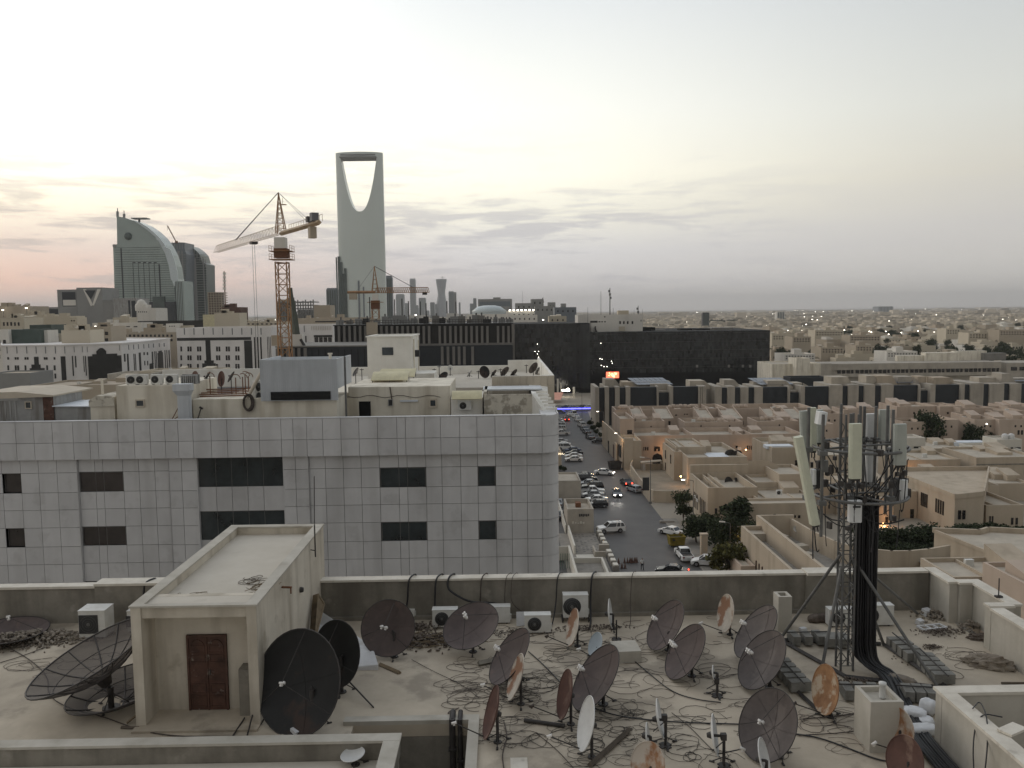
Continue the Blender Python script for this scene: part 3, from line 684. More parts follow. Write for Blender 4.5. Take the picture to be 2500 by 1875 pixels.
# debris heaps
def heap(px,py,sx_,sy_,n,label,mt='rubble',s=.12,zf=ROOF,lo=.3,name='rubble_heap',seed=1):
    g = G(px,py,zf); o = MB(); rr = random.Random(seed+int(px))
    for i in range(n):
        x = rr.gauss(0,.4)*sx_; y = rr.gauss(0,.4)*sy_; r2 = (x/sx_)**2+(y/sy_)**2; z = max(0,.9-r2*1.2)*s*1.5*rr.random()
        m_ = Matrix.Translation(g+Vector((x,y,z+s*.2))) @ Matrix.Rotation(rr.uniform(0,6),4,'Z') @ Matrix.Rotation(rr.uniform(-.6,.6),4,'X')
        a = s*rr.uniform(lo,1); b = s*rr.uniform(lo,1); c_ = s*rr.uniform(.15,.6)
        o.add([m_ @ Vector((x_*a*rr.uniform(.5,1),y_*b*rr.uniform(.5,1),z_*c_*rr.uniform(.5,1))) for z_ in (-.5,.5) for y_ in (-.5,.5) for x_ in (-.5,.5)],[(0,2,3,1),(4,5,7,6),(0,1,5,4),(2,6,7,3),(0,4,6,2),(1,3,7,5)])
    return tag(o.build(name,mt,org=g),label,'debris',kind='stuff')
heap(90,1560,2.0,.7,500,'heap of grey plaster rubble under the far left dish',s=.16)
heap(30,1575,1.6,.6,260,'dark dusty litter round the far left dish','debris',s=.10)
heap(1040,1568,1.7,.75,420,'pile of dark twigs and scrap between the round dish and the air conditioners','debris',s=.14,lo=.1)
heap(1020,1535,1.6,.5,260,'dark litter along the parapet foot behind the round dish','debris',s=.10)
heap(2290,1505,.7,.5,200,'broken rubble in the far right corner of the roof',s=.15)
heap(2300,1545,.9,.35,160,'scattered mortar bits in front of the right corner','debris',s=.08)
heap(2370,1535,.5,.35,60,'lumps of broken plaster below the right parapet',s=.16)
heap(2200,1590,.5,1.2,120,'crumbs of mortar beside the ballast blocks','debris',s=.07)
heap(2275,1582,.45,.2,90,'low spill of mortar right of the ballast blocks','debris',s=.07)
heap(2080,1668,.8,.4,160,'dark litter round the tower foot','debris',s=.08)
heap(1440,1535,1.5,.3,200,'litter along the parapet foot beside the raised air conditioner','debris',s=.07)
heap(1290,1545,1.2,.3,140,'small litter among the air conditioners','debris',s=.07)
heap(2270,1800,.25,.5,70,'broken bits behind the sacks',s=.08)
# twigs and strips on the scrap pile
o = MB(); rr = random.Random(5); g0 = G(1030,1575,ROOF)
for i in range(70):
    a = g0 + Vector((rr.gauss(0,.8),rr.gauss(0,.28),rr.uniform(.03,.2))); an = rr.gauss(.35,.5); l_ = rr.uniform(.2,.9); o.tube(a,a+Vector((cos(an)*l_,sin(an)*l_*.6,rr.uniform(-.06,.08))),rr.uniform(.005,.014),4)
tag(o.build('twig_pile','wood',org=g0),'tangle of thin sticks and reed strips behind the round brown dish','twigs',kind='stuff')
# tarp lumps at the right
for (px,py,sx_,sy_,sz_,rz,lb) in ((2415,1628,1.25,.5,.32,-.45,'crumpled torn tarpaulin bundle by the right parapet'),(2395,1562,.7,.28,.18,-.3,'smaller crumpled rag bundle behind the torn tarpaulin')):
    g = G(px,py,ROOF); bm_ = bmesh.new(); bmesh.ops.create_icosphere(bm_,subdivisions=4,radius=1); rr = random.Random(px)
    from mathutils import noise as MN
    for v in bm_.verts:
        n_ = MN.noise(v.co*2.2+Vector((px,0,0)))*.5 + MN.noise(v.co*5.5)*.22; v.co *= 1+n_; v.co = Vector((v.co.x*sx_/2,v.co.y*sy_/2,max(0,v.co.z+.35)*sz_*.75))
    me = bpy.data.meshes.new('tarp_bundle'); bm_.to_mesh(me); bm_.free(); me.materials.append(M['debris' if sx_ < 1 else 'rubble'])
    o = bpy.data.objects.new('tarp_bundle',me); COL.objects.link(o); o.location = g; o.rotation_euler.z = rz; tag(o,lb,'tarpaulin')
# broken plastic frame
g = G(2275,1535,ROOF); o = MB(); m_ = Matrix.Translation(g+Vector((0,0,.03))) @ Matrix.Rotation(.2,4,'Z')
for a in (-.4,-.13,.13,.4): o.box(a-.025,a+.025,-.15,.15,0,.05,m_)
for b_ in (-.15,.15): o.box(-.426,.426,b_-.025,b_+.025,.001,.052,m_)
tag(o.build('plastic_frame','sheet_white',org=g),'white broken plastic frame with rectangular openings in the right corner','frame')
for (px,py,s_,lb) in ((2262,1503,.26,'small white box standing on rubble in the far right corner'),(2245,1525,.2,'small white tile fragment left of the plastic frame')):
    g = G(px,py,ROOF); o = MB(); o.cbox(g+Vector((0,0,s_*.45)),(s_,s_*.8,s_*.8),.4,.2); tag(o.build('box_fragment','sheet_white',org=g),lb,'box')
g = G(1960,1540,ROOF); o = MB().cbox(g+Vector((0,0,.05)),(.2,.14,.1),.3); tag(o.build('box_fragment','sheet_white',org=g),'tiny white carton on the far left block row','box')

# white mattress-like slab and leaning window frames beside the bulkhead
o = MB(); q0 = G(924,1636,ROOF)
st_f = [(T(924,1630,q0.y),T(838,1640,q0.y)),(T(911,1588,q0.y+.9),T(800,1590,q0.y+.9)),(T(850,1543,q0.y+2.0),T(740,1560,q0.y+2.)),(T(782,1497,q0.y+3.1),T(760,1530,q0.y+3.1))]
vs = []
for a,b in st_f: vs += [a+Vector((0,0,.1)),b+Vector((0,0,.1)),b+Vector((0,.0,-.26)),a+Vector((0,.0,-.26))]
o.add(vs,[(4*i+j,4*i+(j+1)%4,4*i+4+(j+1)%4,4*i+4+j) for i in range(3) for j in range(4)] + [(3,2,1,0),(12,13,14,15)])
me_ = o.build('foam_slab','sheet_white',org=q0); tag(me_,'long white foam slab leaning behind the black dishes','slab')
bv = me_.modifiers.new('bevel','BEVEL'); bv.width = .03; bv.segments = 2
o = MB(); 
def lean_frame(o,p0,p1,p2,p3,w):
    for a,b in ((p0,p1),(p1,p2),(p2,p3),(p3,p0)): o.bar(a,b,w)
for i in range(4):
    off = Vector((.045*i,-.02*i,.02*i))
    p0 = Vector((-5.93,25.0,28.4))+off; p1 = Vector((-5.82,24.4,28.2))+off; p2 = Vector((-5.76,25.6,28.95))+off; p3 = Vector((-5.92,25.5,29.3))+off
    fr = MB(); lean_frame(fr,p0,p1,p2,p3,.05); fr.add([p0,p1,p2,p3,p0+Vector((0,-.02,-.02)),p1+Vector((0,-.02,-.02)),p2+Vector((0,-.02,-.02)),p3+Vector((0,-.02,-.02))],[(0,1,2,3),(7,6,5,4)])
    tag(fr.build('window_shutter','wood',org=p1),['old brown shutter against the bulkhead wall, innermost of four','old brown shutter second from the bulkhead wall','old brown shutter third from the bulkhead wall','old brown shutter outermost from the bulkhead wall, nearest the foam slab'][i],'frame','old brown shutters leaning on the bulkhead')
# loose rods, planks and pipes on the floor
def rod(a,b,r_,mt,label,z=.05,name='metal_bar',cat='bar',za=None,zb=None,sq=False):
    p = G(*a,ROOF+(za if za is not None else z)); q = G(*b,ROOF+(zb if zb is not None else z)); o = MB(); (o.bar(p,q,r_) if sq else o.tube(p,q,r_,8)); return tag(o.build(name,mt,org=p),label,cat)
rod((827,1637),(912,1727),.02,'steel_dark','thin dark rod sticking out from the largest black dish to the floor',za=.55,zb=.02)
rod((928,1622),(976,1643),.09,'wood','flat wooden lath on the floor below the round brown dish',.03,'wooden_lath','plank',sq=True)
rod((1280,1758),(1378,1772),.05,'steel_dark','black pipe lying in front of the narrow brown dish',name='pipe_length',cat='pipe')
rod((1440,1868),(1536,1781),.10,'wood_dark','dark wooden plank lying slantwise beside the whitish dish',.06,'wooden_plank','plank',sq=True)
rod((1168,1620),(1206,1612),.12,'conc_wall','short concrete block beam in front of the upturned dish',.07,'concrete_beam','beam',sq=True)
rod((628,1700),(603,1798),.02,'steel_dark','thin dark rod leaning at the bulkhead corner',za=.5,zb=.02)
rod((597,1753),(565,1802),.02,'steel_dark','shorter thin rod on the floor in front of the bulkhead',za=.1,zb=.02)
rod((296,1776),(340,1777),.06,'wood_dark','dark board end beside the bulkhead corner at the left',.03,'wooden_board','board',sq=True)
rod((310,1765),(338,1742),.04,'wood','thin lath leaning on the bulkhead corner at the left',.03,'wooden_lath','plank',sq=True,zb=.25)
rod((2445,1668),(2500,1668),.05,'wood_dark','dark batten lying behind the right well wall',.03,'wooden_batten','plank',sq=True)
# white tile and ballast on the dish feet
for (px,py,s_,rz,lb) in ((790,1748,.28,.3,'white stone slab weighing down the right foot of the largest black dish'),(726,1792,.24,.8,'white stone slab at the bottom foot of the largest black dish')):
    g = G(px,py,ROOF); o = MB().cbox(g+Vector((0,0,.07)),(s_,s_,.13),rz,.15); tag(o.build('stone_slab','sheet_white',org=g),lb,'stone')
g = G(1267,1862,ROOF); o = MB().box(g.x-.19,g.x+.19,g.y-.3,g.y+.18,ROOF+.004,ROOF+.02); tag(o.build('floor_tile','coping',org=g),'pale square tile on the floor at the bottom edge','tile')
# block plinth
g = G(1540,1617,ROOF); o = MB(); o.cbox(g+Vector((-.1,.35,.17)),(.75,.8,.34),.06); tag(o.build('concrete_plinth','conc_light',org=g),'low concrete plinth block behind the biggest middle dish','block')
# whip antenna fixed on the bulkhead corner
g = Vector((-6.13,25.9,0)); a = T(770,1352,25.5); b = T(767,1163,25.5); g = Vector((a.x,25.5,a.z)); o = MB(); o.tube(g+Vector((0,0,-.1)),g+Vector((0,0,.9)),.022,6); o.tube(g+Vector((0,0,.9)),Vector((b.x,25.5,b.z)),.014,6)
o.tube(g+Vector((0,.0,.1)),(-6.0,25.6,g.z+.1),.015); tag(o.build('whip_antenna','steel_dark',org=g),'thin dark rod antenna fixed to the bulkhead side wall','antenna')

# == cables
def loops(n_,cx0,cx1,cy0,cy1,rad,seed,mt,label,r_=.008,zf=ROOF,wob=.35):
    n = int(n_*.55); r_ = r_*.72; rr = random.Random(seed); o = MB(); c0 = G((cx0+cx1)/2,(cy0+cy1)/2,zf)
    for i in range(n):
        c_ = G(rr.uniform(cx0,cx1),rr.uniform(cy0,cy1),zf); ra = rr.uniform(rad[0],rad[1]); tu = rr.choice((.6,1,1.3,2.2)); ph = rr.uniform(0,6); e = rr.uniform(.45,1)
        dx,dy = rr.uniform(-.5,.5),rr.uniform(-.35,.35); pts = []; m_ = int(14*tu)+4
        for t in range(m_):
            a = ph + t/(m_-1)*2*pi*tu; q = ra*(1+wob*sin(a*1.7+ph)); pts.append((c_.x+q*cos(a)+dx*t/m_,c_.y+q*e*sin(a)+dy*t/m_,zf+.012+.012*rr.random()+ (.03 if rr.random() < .1 else 0)))
        o.path(pts,rr.uniform(.7,1.2)*r_,4)
    return tag(o.build('cable_tangle',mt,org=c0),label,'cables',kind='stuff')
loops(60,1110,1290,1600,1720,(.15,.5),1,'cable_brown','tangle of thin coax cables round the narrow dishes in the middle')
loops(55,1290,1520,1540,1680,(.2,.6),2,'cable_loop','tangle of dark cables behind the biggest middle dish')
loops(80,1180,1560,1690,1830,(.12,.5),3,'cable_loop','dense cable tangle round the feet of the middle dishes')
loops(50,1540,1800,1500,1700,(.2,.6),4,'cable_brown','loose cable loops under the paired right dishes')
loops(45,1520,1850,1720,1870,(.15,.5),5,'cable_loop','loose cable loops left of the large lower right dish')
loops(22,1890,2120,1720,1860,(.25,.7),6,'cable_brown','few cable loops in front of the orange dish')
loops(18,1400,1560,1770,1870,(.1,.3),8,'cable_loop','coiled cables beside the fallen plank')
loops(16,2290,2440,1560,1680,(.2,.6),9,'cable_brown','thin cable loops near the torn tarpaulin')
loops(16,20,330,1575,1700,(.2,.7),10,'cable_brown','thin cables trailing over the roof left of the bulkhead')
loops(14,1180,1320,1520,1560,(.1,.3),11,'cable_loop','cables by the air conditioners')
# wire on the bulkhead roof
loops(12,420,500,1450,1466,(.12,.34),12,'wood','coil of pale rope on the bulkhead roof',.008,zf=30.785)
loops(12,600,655,1405,1450,(.12,.3),13,'wood_dark','bundle of brown wire and twigs at the right edge of the bulkhead roof',.010,zf=30.785)
o = MB(); rr = random.Random(9); g0 = G(625,1440,30.8)
for i in range(26):
    a = g0+Vector((rr.gauss(0,.15),rr.gauss(0,.4),.03)); an = rr.gauss(.7,.4); l_ = rr.uniform(.2,.55); o.tube(a,a+Vector((cos(an)*l_,sin(an)*l_,rr.uniform(0,.05))),.008,4)
tag(o.build('twig_bundle','wood',org=g0),'small bundle of twigs on the bulkhead roof edge','twigs',kind='stuff')
def cable(pts,r_,mt,label,z=None):
    P3 = [Vector(p) for p in pts]
    for _ in range(3):
        Q = [P3[0]]
        for a,b in zip(P3[:-1],P3[1:]): Q += [a*.75+b*.25,a*.25+b*.75]
        P3 = Q+[P3[-1]]
    return tag(MB().path(P3,r_,6).build('cable',mt,org=P3[0]),label,'cable','cables on the near roof')
PZ = PT+.09
def drape(px,pend,r_,label,mt='cable_black',bend=None):
    x = X_(px,1405,27.0); e = G(*pend,ROOF+.06)
    pts = [(x+.25,27.35,PZ-1.2),(x+.22,27.3,PZ),(x+.1,27.0,PZ+.06),(x,26.76,PZ),(x-.03,26.72,PZ-.3)]
    if bend: pts += [T(*b,26.6) for b in bend]
    else: pts += [(x-.06,26.7,ROOF+.5)]
    pts += [e,e+Vector((-.1,-.3,-.03))]
    return cable(pts,r_,mt,label)
drape(1000,(983,1500),.03,'thick black cable over the parapet behind the round brown dish')
drape(1066,(1066,1520),.03,'thick black cable straight down to the left fan air conditioner')
drape(1095,(1260,1490),.035,'thickest black cable sweeping right from the parapet to the air conditioners',bend=[(1108,1450),(1150,1472),(1205,1470)])
drape(1176,(1172,1475),.022,'grey cable hanging from a clamp on the parapet','cable_brown')
drape(1235,(1242,1490),.012,'thin pair of grey wires hanging over the parapet','cable_brown')
drape(1360,(1350,1520),.022,'dark cable hanging left of the raised air conditioner')
drape(1443,(1443,1525),.03,'thick dark cable hanging right of the raised air conditioner')
drape(360,(310,1500),.03,'black cable over the parapet left of the bulkhead')
drape(1250,(1285,1500),.01,'thin wire slanting down to the loose panel','cable_brown')
drape(1540,(1540,1520),.012,'thin wire on the parapet in the right middle','cable_brown')
def floor_cable(pix,r_,mt,label,z=.03): return cable([G(a,b,ROOF+z) for a,b in pix],r_,mt,label)
floor_cable([(0,1572),(60,1600),(120,1650),(115,1700),(180,1735),(240,1745),(320,1775),(350,1785)],.014,'cable_brown','brown cable snaking across the left floor to the bulkhead')
floor_cable([(350,1785),(420,1797),(500,1798),(640,1797),(700,1800)],.014,'cable_brown','brown cable along the floor in front of the bulkhead')
floor_cable([(0,1618),(60,1600),(160,1560),(215,1565)],.012,'cable_brown','thin cable crossing at the far left floor')
floor_cable([(1005,1610),(1060,1640),(1130,1672),(1170,1705)],.008,'cable_brown','thin wire stretched over the bare floor in the middle')
floor_cable([(1290,1590),(1330,1625),(1400,1700),(1480,1745),(1620,1762),(1800,1768),(1900,1770)],.016,'cable_black','long dark cable running right under the middle dishes')
floor_cable([(1520,1590),(1580,1640),(1640,1690),(1700,1708),(1760,1715)],.014,'cable_black','dark cable curving toward the right dishes')
floor_cable([(1930,1790),(2000,1800),(2080,1830),(2150,1858),(2200,1860)],.018,'cable_black','dark cable from the large lower right dish toward the bottom')
floor_cable([(1960,1755),(2030,1750),(2100,1740),(2130,1735)],.014,'cable_brown','cable crossing in front of the orange dish')
floor_cable([(1950,1795),(2050,1790),(2120,1780)],.012,'cable_brown','thin cable in front of the concrete vent box')
floor_cable([(1230,1760),(1240,1800),(1225,1840),(1230,1875)],.014,'cable_brown','cable running to the bottom edge right of the light well')
floor_cable([(1310,1790),(1360,1830),(1400,1875)],.01,'cable_brown','thin cable running down from the middle tangle')
floor_cable([(1120,1728),(1090,1745),(1100,1733),(1110,1742)],.012,'cable_brown','short stub of cable above the light well rim')
floor_cable([(1640,1740),(1680,1770),(1720,1812),(1760,1850)],.01,'cable_brown','thin cable crossing left of the large lower right dish')
cable([(10.0,17.2,PZ+.05),(10.4,17.6,PZ+.06),(9.9,16.4,PZ+.06),(9.3,15.6,28.2)],.014,'cable_black','wire looped over the right well wall')
cable([(10.4,16.8,PZ+.05),(10.0,17.0,PZ+.06),(9.6,16.5,28.9),(9.4,15.9,28.1)],.014,'cable_black','second wire hanging inside the right well wall')
g = T(2437,1480,24.2); tag(MB().tube((g.x,24.2,PT),(g.x,24.2,T(2437,1412,24.2).z),.02,6).cbox((g.x,24.2,PT+.1),(.2,.12,.05)).build('rod_post','steel_dark',org=(g.x,24.2,PT)),'thin steel rod standing on the right parapet coping','rod')
# == grey clad office block across the alley
mat('clad',(.57,.57,.575),.45,.03,.5,0,col2=(.51,.51,.515),island=.13,streak=((.31,.305,.30),.35,.8),spot=((.36,.355,.35),.3,.7,.56),spec=.5)
mat('clad_joint',(.15,.145,.14),.8,.1,1)
mat('glass_dark',(.030,.040,.045),.12,.25,.6,0,spec=.8)
mat('glass_brown',(.040,.032,.030),.15,.2,.6,0,spec=.7)
mat('cream_wall',(.76,.71,.60),.9,.05,.5,.15,col2=(.66,.61,.51),streak=((.36,.31,.23),.6,1.0))
mat('white_wall',(.82,.80,.74),.9,.05,.5,.1,col2=(.72,.70,.64),streak=((.45,.41,.34),.35,.9))
mat('metal_blue',(.56,.58,.60),.5,.05,.8,.1,col2=(.50,.525,.54),streak=((.40,.42,.44),.55,1.8))
mat('tin_grey',(.33,.33,.32),.5,.1,.8,.1,streak=((.15,.13,.11),.7,1.8))
mat('tin_white',(.66,.70,.74),.5,.05,.8,0)
mat('canopy_yellow',(.60,.55,.36),.6,.08,1)
mat('stone_clad',(.52,.46,.37),.8,.06,.8,.1,island=.1)
mat('peeling',(.60,.56,.47),.9,.06,.8,.1,spot=((.28,.25,.20),.85,1.5,.5))
Y0 = 55.0
OB = thing('office_block',(-10,72,0),'grey panel-clad office block across the alley with square dark windows','building')
colpx = [-140,-92,-46,0,46,90,135,185,225,245,294,333,372,408,440,476,520,559,598,637,690,719,752,791,835,879,924,971,992,1038,1077,1123,1165,1209,1248,1286,1323]
xs = [X_(p,1070,Y0) for p in colpx]
rowpy = [1014,1065,1106,1139,1187,1229,1272,1318,1361,1405]
zs_ = [Z_(1200,p,Y0) for p in rowpy]
while zs_[-1] > 20: zs_ += [zs_[-1]-1.22,zs_[-1]-2.34,zs_[-1]-3.5]
core = MB(); core.box(xs[0],X_(1323,1070,Y0),Y0+.3,90.5,0,zs_[0]-.9); core.box(xs[0],xs[-1],Y0+.3,56.2,0,zs_[2]); 
# rounded corner core
core.build('wall','clad_joint',OB)
zt = zs_[0]; cs = MB(); cs.box(xs[0],xs[-1]+.25,Y0-.36,Y0+.05,zt,zt+.05); cs.box(xs[0],xs[-1],Y0+.0,Y0+.25,zs_[2],zt-.001); cs.build('coping','clad',OB)
wins = {  # (first col, last col, row) by photo px range
 (4,5): 3,}
def colidx(p): return min(range(len(colpx)),key=lambda i: abs(colpx[i]-p))
winr = [(0,46,3),(0,46,6),(185,294,3),(185,294,6),(924,1038,3),(924,1038,6),(1165,1209,3),(1165,1209,6)]
wincells = set()
for a,b,r_ in winr:
    for c_ in range(colidx(a),colidx(b)): wincells.add((c_,r_)); wincells.add((c_,r_+6))
b0,b1 = colidx(476),colidx(690)
cl_ = MB(); GAP = .013
def tile(x0,x1,z0,z1,y): cl_.box(x0+GAP,x1-GAP,y,y+.06,z0+GAP,z1-GAP)
piers = set(range(colidx(408),b0)) | set(range(b1,colidx(752)))
for r_ in range(len(zs_)-1):
    z1,z0 = zs_[r_],zs_[r_+1]
    for c_ in range(len(xs)-1):
        if r_ < 2: y = Y0-.34
        elif c_ in piers: y = Y0-.02 if c_ < b0 else Y0-.02
        elif c_ < colidx(185): y = Y0-.05
        else: y = Y0+.12
        if r_ >= 2 and b0 <= c_ < b1: continue
        if (c_,r_) in wincells: continue
        tile(xs[c_],xs[c_+1],z0,z1,y)
# centre bay with band windows
bz = [Z_(590,p,Y0) for p in (1118,1189,1249,1319,1378,1450)]
bw = []
for i in range(0,5):
    if i % 2 == 0: bw.append((bz[i],bz[i+1]))
    else:
        for c_ in range(b0,b1): tile(xs[c_],xs[c_+1],bz[i+1],bz[i],Y0+.2)
# pier flanks and fascia soffit
cl_.box(xs[b0]-.01,xs[b0]+.05,Y0-.02,Y0+.3,18,zs_[2]); cl_.box(xs[b1]-.05,xs[b1]+.01,Y0-.02,Y0+.3,18,zs_[2])
cl_.box(xs[colidx(185)]-.03,xs[colidx(185)],Y0-.05,Y0+.2,18,zs_[2]); cl_.box(xs[colidx(408)],xs[colidx(408)]+.04,Y0-.02,Y0+.2,18,zs_[2]); cl_.box(xs[colidx(752)]-.04,xs[colidx(752)],Y0-.02,Y0+.2,18,zs_[2])
cl_.box(xs[0],xs[-1],Y0-.33,Y0+.29,zs_[2]+.0,zs_[2]+.015)
# curved corner at the right
Rc = 1.15; cxx = xs[-1]; 
for r_ in range(len(zs_)-1):
    yy = Y0-.34 if r_ < 2 else Y0+.12
    z1,z0 = zs_[r_]-GAP,zs_[r_+1]+GAP; n = 8
    rr_c = Rc
    vs = [Vector((cxx+GAP+rr_c*sin(a*pi/2/n),yy+rr_c-rr_c*cos(a*pi/2/n),z)) for z in (z0,z1) for a in range(n+1)]
    cl_.add(vs,[(a,a+1,n+2+a,n+1+a) for a in range(n)])
    vs = [Vector((cxx+GAP+(rr_c-.06)*sin(a*pi/2/n),yy+rr_c-(rr_c-.06)*cos(a*pi/2/n),z)) for z in (z0,z1) for a in range(n+1)]
    cl_.box(cxx+Rc-.05,cxx+Rc+.01,yy+Rc+.02,yy+Rc+4,z0,z1)
cl_.slab([(cxx+.0,Y0+.3)] + [(cxx+(Rc-.08)*sin(a*pi/16),Y0+.2+Rc-(Rc-.08)*cos(a*pi/16)) for a in range(9)] + [(cxx+Rc-.08,62),(cxx,62)],0,zs_[0]-.1)
cl_.build('cladding','clad',OB)
def glass(x0,x1,z0,z1,y,mt='glass_dark',mull=()):
    g_ = MB().box(x0,x1,y,y+.05,z0,z1).build('window',mt,OB)
    f_ = MB()
    for a in (x0+.0,x1-.04): f_.box(a,a+.04,y-.02,y-.002,z0,z1)
    f_.box(x0+.041,x1-.041,y-.02,y-.003,z1-.035,z1)
    for mx in mull: f_.box(mx-.012,mx+.012,y-.006,y-.001,z0,z1)
    f_.build('frame','clad_joint',g_)
for a,b,r_ in winr:
    ia,ib = colidx(a),colidx(b)
    for k in (0,6):
        if r_+k+1 >= len(zs_): continue
        glass(xs[ia]+.03,xs[ib]-.03,zs_[r_+k+1]+.02,zs_[r_+k]-.02,Y0+.2,'glass_brown' if a < 300 else 'glass_dark',[xs[c_] for c_ in range(ia+1,ib)])
for z1,z0 in bw: glass(xs[b0]+.05,xs[b1]-.05,z0,z1,Y0+.24,'glass_dark',[xs[c_] for c_ in range(b0+1,b1)])

# on its roof
RZ = zs_[0]-.85      # roof deck
def fbox(name,mt,parent,px0,px1,pt_,pb,Y,d,zb=None,label=None):
    ym = (pt_+pb)/2; x0,x1 = X_(px0,ym,Y),X_(px1,ym,Y); z1 = Z_((px0+px1)/2,pt_,Y); z0 = Z_((px0+px1)/2,pb,Y) if zb is None else zb
    return MB().box(x0,x1,Y,Y+d,z0,z1).build(name,mt,parent,label=label),(x0,x1,Y,Y+d,z0,z1)
def fwin(parent,px0,px1,pt_,pb,Y,mt='glass_dark',frame='white_wall',fw=.06,name='window'):
    ym = (pt_+pb)/2; x0,x1 = X_(px0,ym,Y),X_(px1,ym,Y); z1 = Z_((px0+px1)/2,pt_,Y); z0 = Z_((px0+px1)/2,pb,Y)
    w_ = MB().box(x0,x1,Y-.03,Y+.02,z0,z1).build(name,mt,parent)
    if frame:
        f_ = MB(); f_.box(x0-fw,x0,Y-.08,Y+.01,z0-fw,z1+fw); f_.box(x1,x1+fw,Y-.08,Y+.01,z0-fw,z1+fw); f_.box(x0,x1,Y-.08,Y+.01,z1,z1+fw); f_.box(x0,x1,Y-.08,Y+.01,z0-fw,z0)
        f_.build('frame',frame,w_)
    return w_
# plant room
pr,bx = fbox('plant_room','cream_wall',OB,646,823,975,1030,58.0,5.0,RZ)
x0,x1,ya,yb,z0,z1 = bx
zt2 = Z_(733,877,57.8); zb2 = Z_(733,978,57.8)
m_ = MB(); m_.box(x0-.15,x1+.15,57.75,57.85,zb2,zt2); m_.box(x1+.05,x1+.15,57.852,63.1,zb2+.8,zt2); m_.box(x0-.15,x0-.05,57.852,63.1,zb2+.8,zt2); m_.box(x0-.05,x1+.05,63.0,63.1,zb2+.8,zt2-.1); m_.box(x0-.05,x1+.05,57.852,63,zt2-.5,zt2-.35)
nr = 40
for i in range(nr): xx = x0-.12 + (x1-x0+.24)*i/(nr-1); m_.box(xx-.02,xx+.02,57.71,57.748,zb2,zt2)
m_.build('metal_screen','metal_blue',pr)
fwin(pr,661,807,956,976,57.68,'dark_hole',None,name='louvre')
lv = MB(); xa,xb = X_(661,966,57.6),X_(807,966,57.6)
for i in range(6): zz = Z_(733,958+3*i,57.6); lv.box(xa,xb,57.6,57.64,zz-.015,zz+.015)
lv.build('louvre_blade','ac_dark',pr)
t = MB(); q = T(842,870,58.3); t.tube((q.x,58.2,RZ),(q.x,58.2,q.z),.07,8); tag(t.build('vent_pipe','steel_grey',org=(q.x,58.2,RZ)),'tall grey pipe running up the right edge of the blue metal plant room','pipe')
q = T(806,868,60); tag(MB().tube((q.x,60,zt2-.36),(q.x,60,zt2+.25),.1,8).tube((q.x,60,zt2+.2),(q.x,60,zt2+.3),.17,8).build('roof_cowl','cream_wall',org=(q.x,60,zt2-.36)),'small capped vent on top of the blue metal plant room','vent')
# cream penthouse at the left
ph,bx = fbox('penthouse','cream_wall',OB,285,447,941,1035,57.5,7.0,RZ)
fwin(ph,334,351,978,991,57.48,'glass_dark','stone_clad',.08)
t,bx2 = fbox('penthouse','cream_wall',OB,472,646,974,1035,58.5,3.2,RZ); HP = bx2[5]
MB().box(bx2[0],bx2[1]+6,58.5+3.3,74,RZ,HP-.4).build('penthouse','cream_wall',OB)
# ac row on the penthouse
RP = bx[5]
acs = [(318,330,.5),(331,361,0),(368,398,0),(404,434,0)]
for i,(a,b,rz) in enumerate(acs):
    xa,xb = X_(a,930,58.2),X_(b,930,58.2); w_ = max(.75,(xb-xa)*.95)
    ac_unit(Vector(((xa+xb)/2,58.1,RP+.0)),w_,.62,.35,rz,True,['angled air conditioner at the left end of the row on the cream penthouse','second air conditioner from the left on the cream penthouse','third air conditioner from the left on the cream penthouse','rightmost air conditioner with a fan on the cream penthouse'][i],group='row of air conditioners on the cream penthouse')
xa = X_(462,930,58.3); o = MB(); 
for i in range(8): o.box(xa-.55+.14*i,xa-.46+.14*i,58.2,58.6,RP,RP+.6)
o.box(xa-.6,xa+.6,58.62,58.7,RP,RP+.65); tag(o.build('louvred_box','tin_grey',org=(xa,58.3,RP)),'grey louvred equipment box right of the row of fans','box')
# air duct
q0 = T(453,1026,57.2); q1 = T(456,965,57.2); q2 = T(457,940,57.2)
o = MB(); o.box(q0.x-.38,q0.x+.38,56.9,57.45,RZ,q1.z); 
o.add([(q0.x-.38,56.9,q1.z),(q0.x+.38,56.9,q1.z),(q0.x+.38,57.45,q1.z),(q0.x-.38,57.45,q1.z),(q0.x-.6,56.7,q1.z+.35),(q0.x+.55,56.7,q1.z+.35),(q0.x+.55,57.5,q1.z+.35),(q0.x-.6,57.5,q1.z+.35)],[(0,1,5,4),(1,2,6,5),(2,3,7,6),(3,0,4,7),(4,5,6,7)])
o.box(q0.x-.6,q0.x+.55,56.7,57.5,q1.z+.352,q2.z+.1); tag(o.build('air_duct','metal_blue',org=(q0.x,57.2,RZ)),'blue grey air duct with a flared hood between the cream penthouses','duct')
# sheds at the far left
sh = thing('roof_shed',(X_(60,1020,58),58,RZ),'brown walled shed with a pale flat roof at the left edge of the office roof','shed')
xa,xb,xc = X_(-40,990,58),X_(46,990,58),X_(131,990,58); zt_ = Z_(70,968,58)
MB().box(xb,xc,58,62,RZ,zt_-.02).build('wall','tin_grey',sh); 
o = MB(); 
for i in range(14): xx = xa+(xb-xa)*i/14; o.box(xx+.02,xx+(xb-xa)/14-.02,57.98+.06*(i%2),58.05+.06*(i%2),RZ,zt_-.3)
o.build('corrugated_wall','tin_grey',sh)
o = MB(); o.prism([(xa-.5,zt_-.15),(xc+.1,zt_-.02),(xc+.1,zt_+.08),(xb,zt_+.35),(xa-.5,zt_+.3)],57.8,63.5); o.build('roof','canopy_yellow',sh).data.materials[0] = M['stone_clad']
fwin(sh,64,76,982,996,57.98,'glass_dark','stone_clad',.06); 
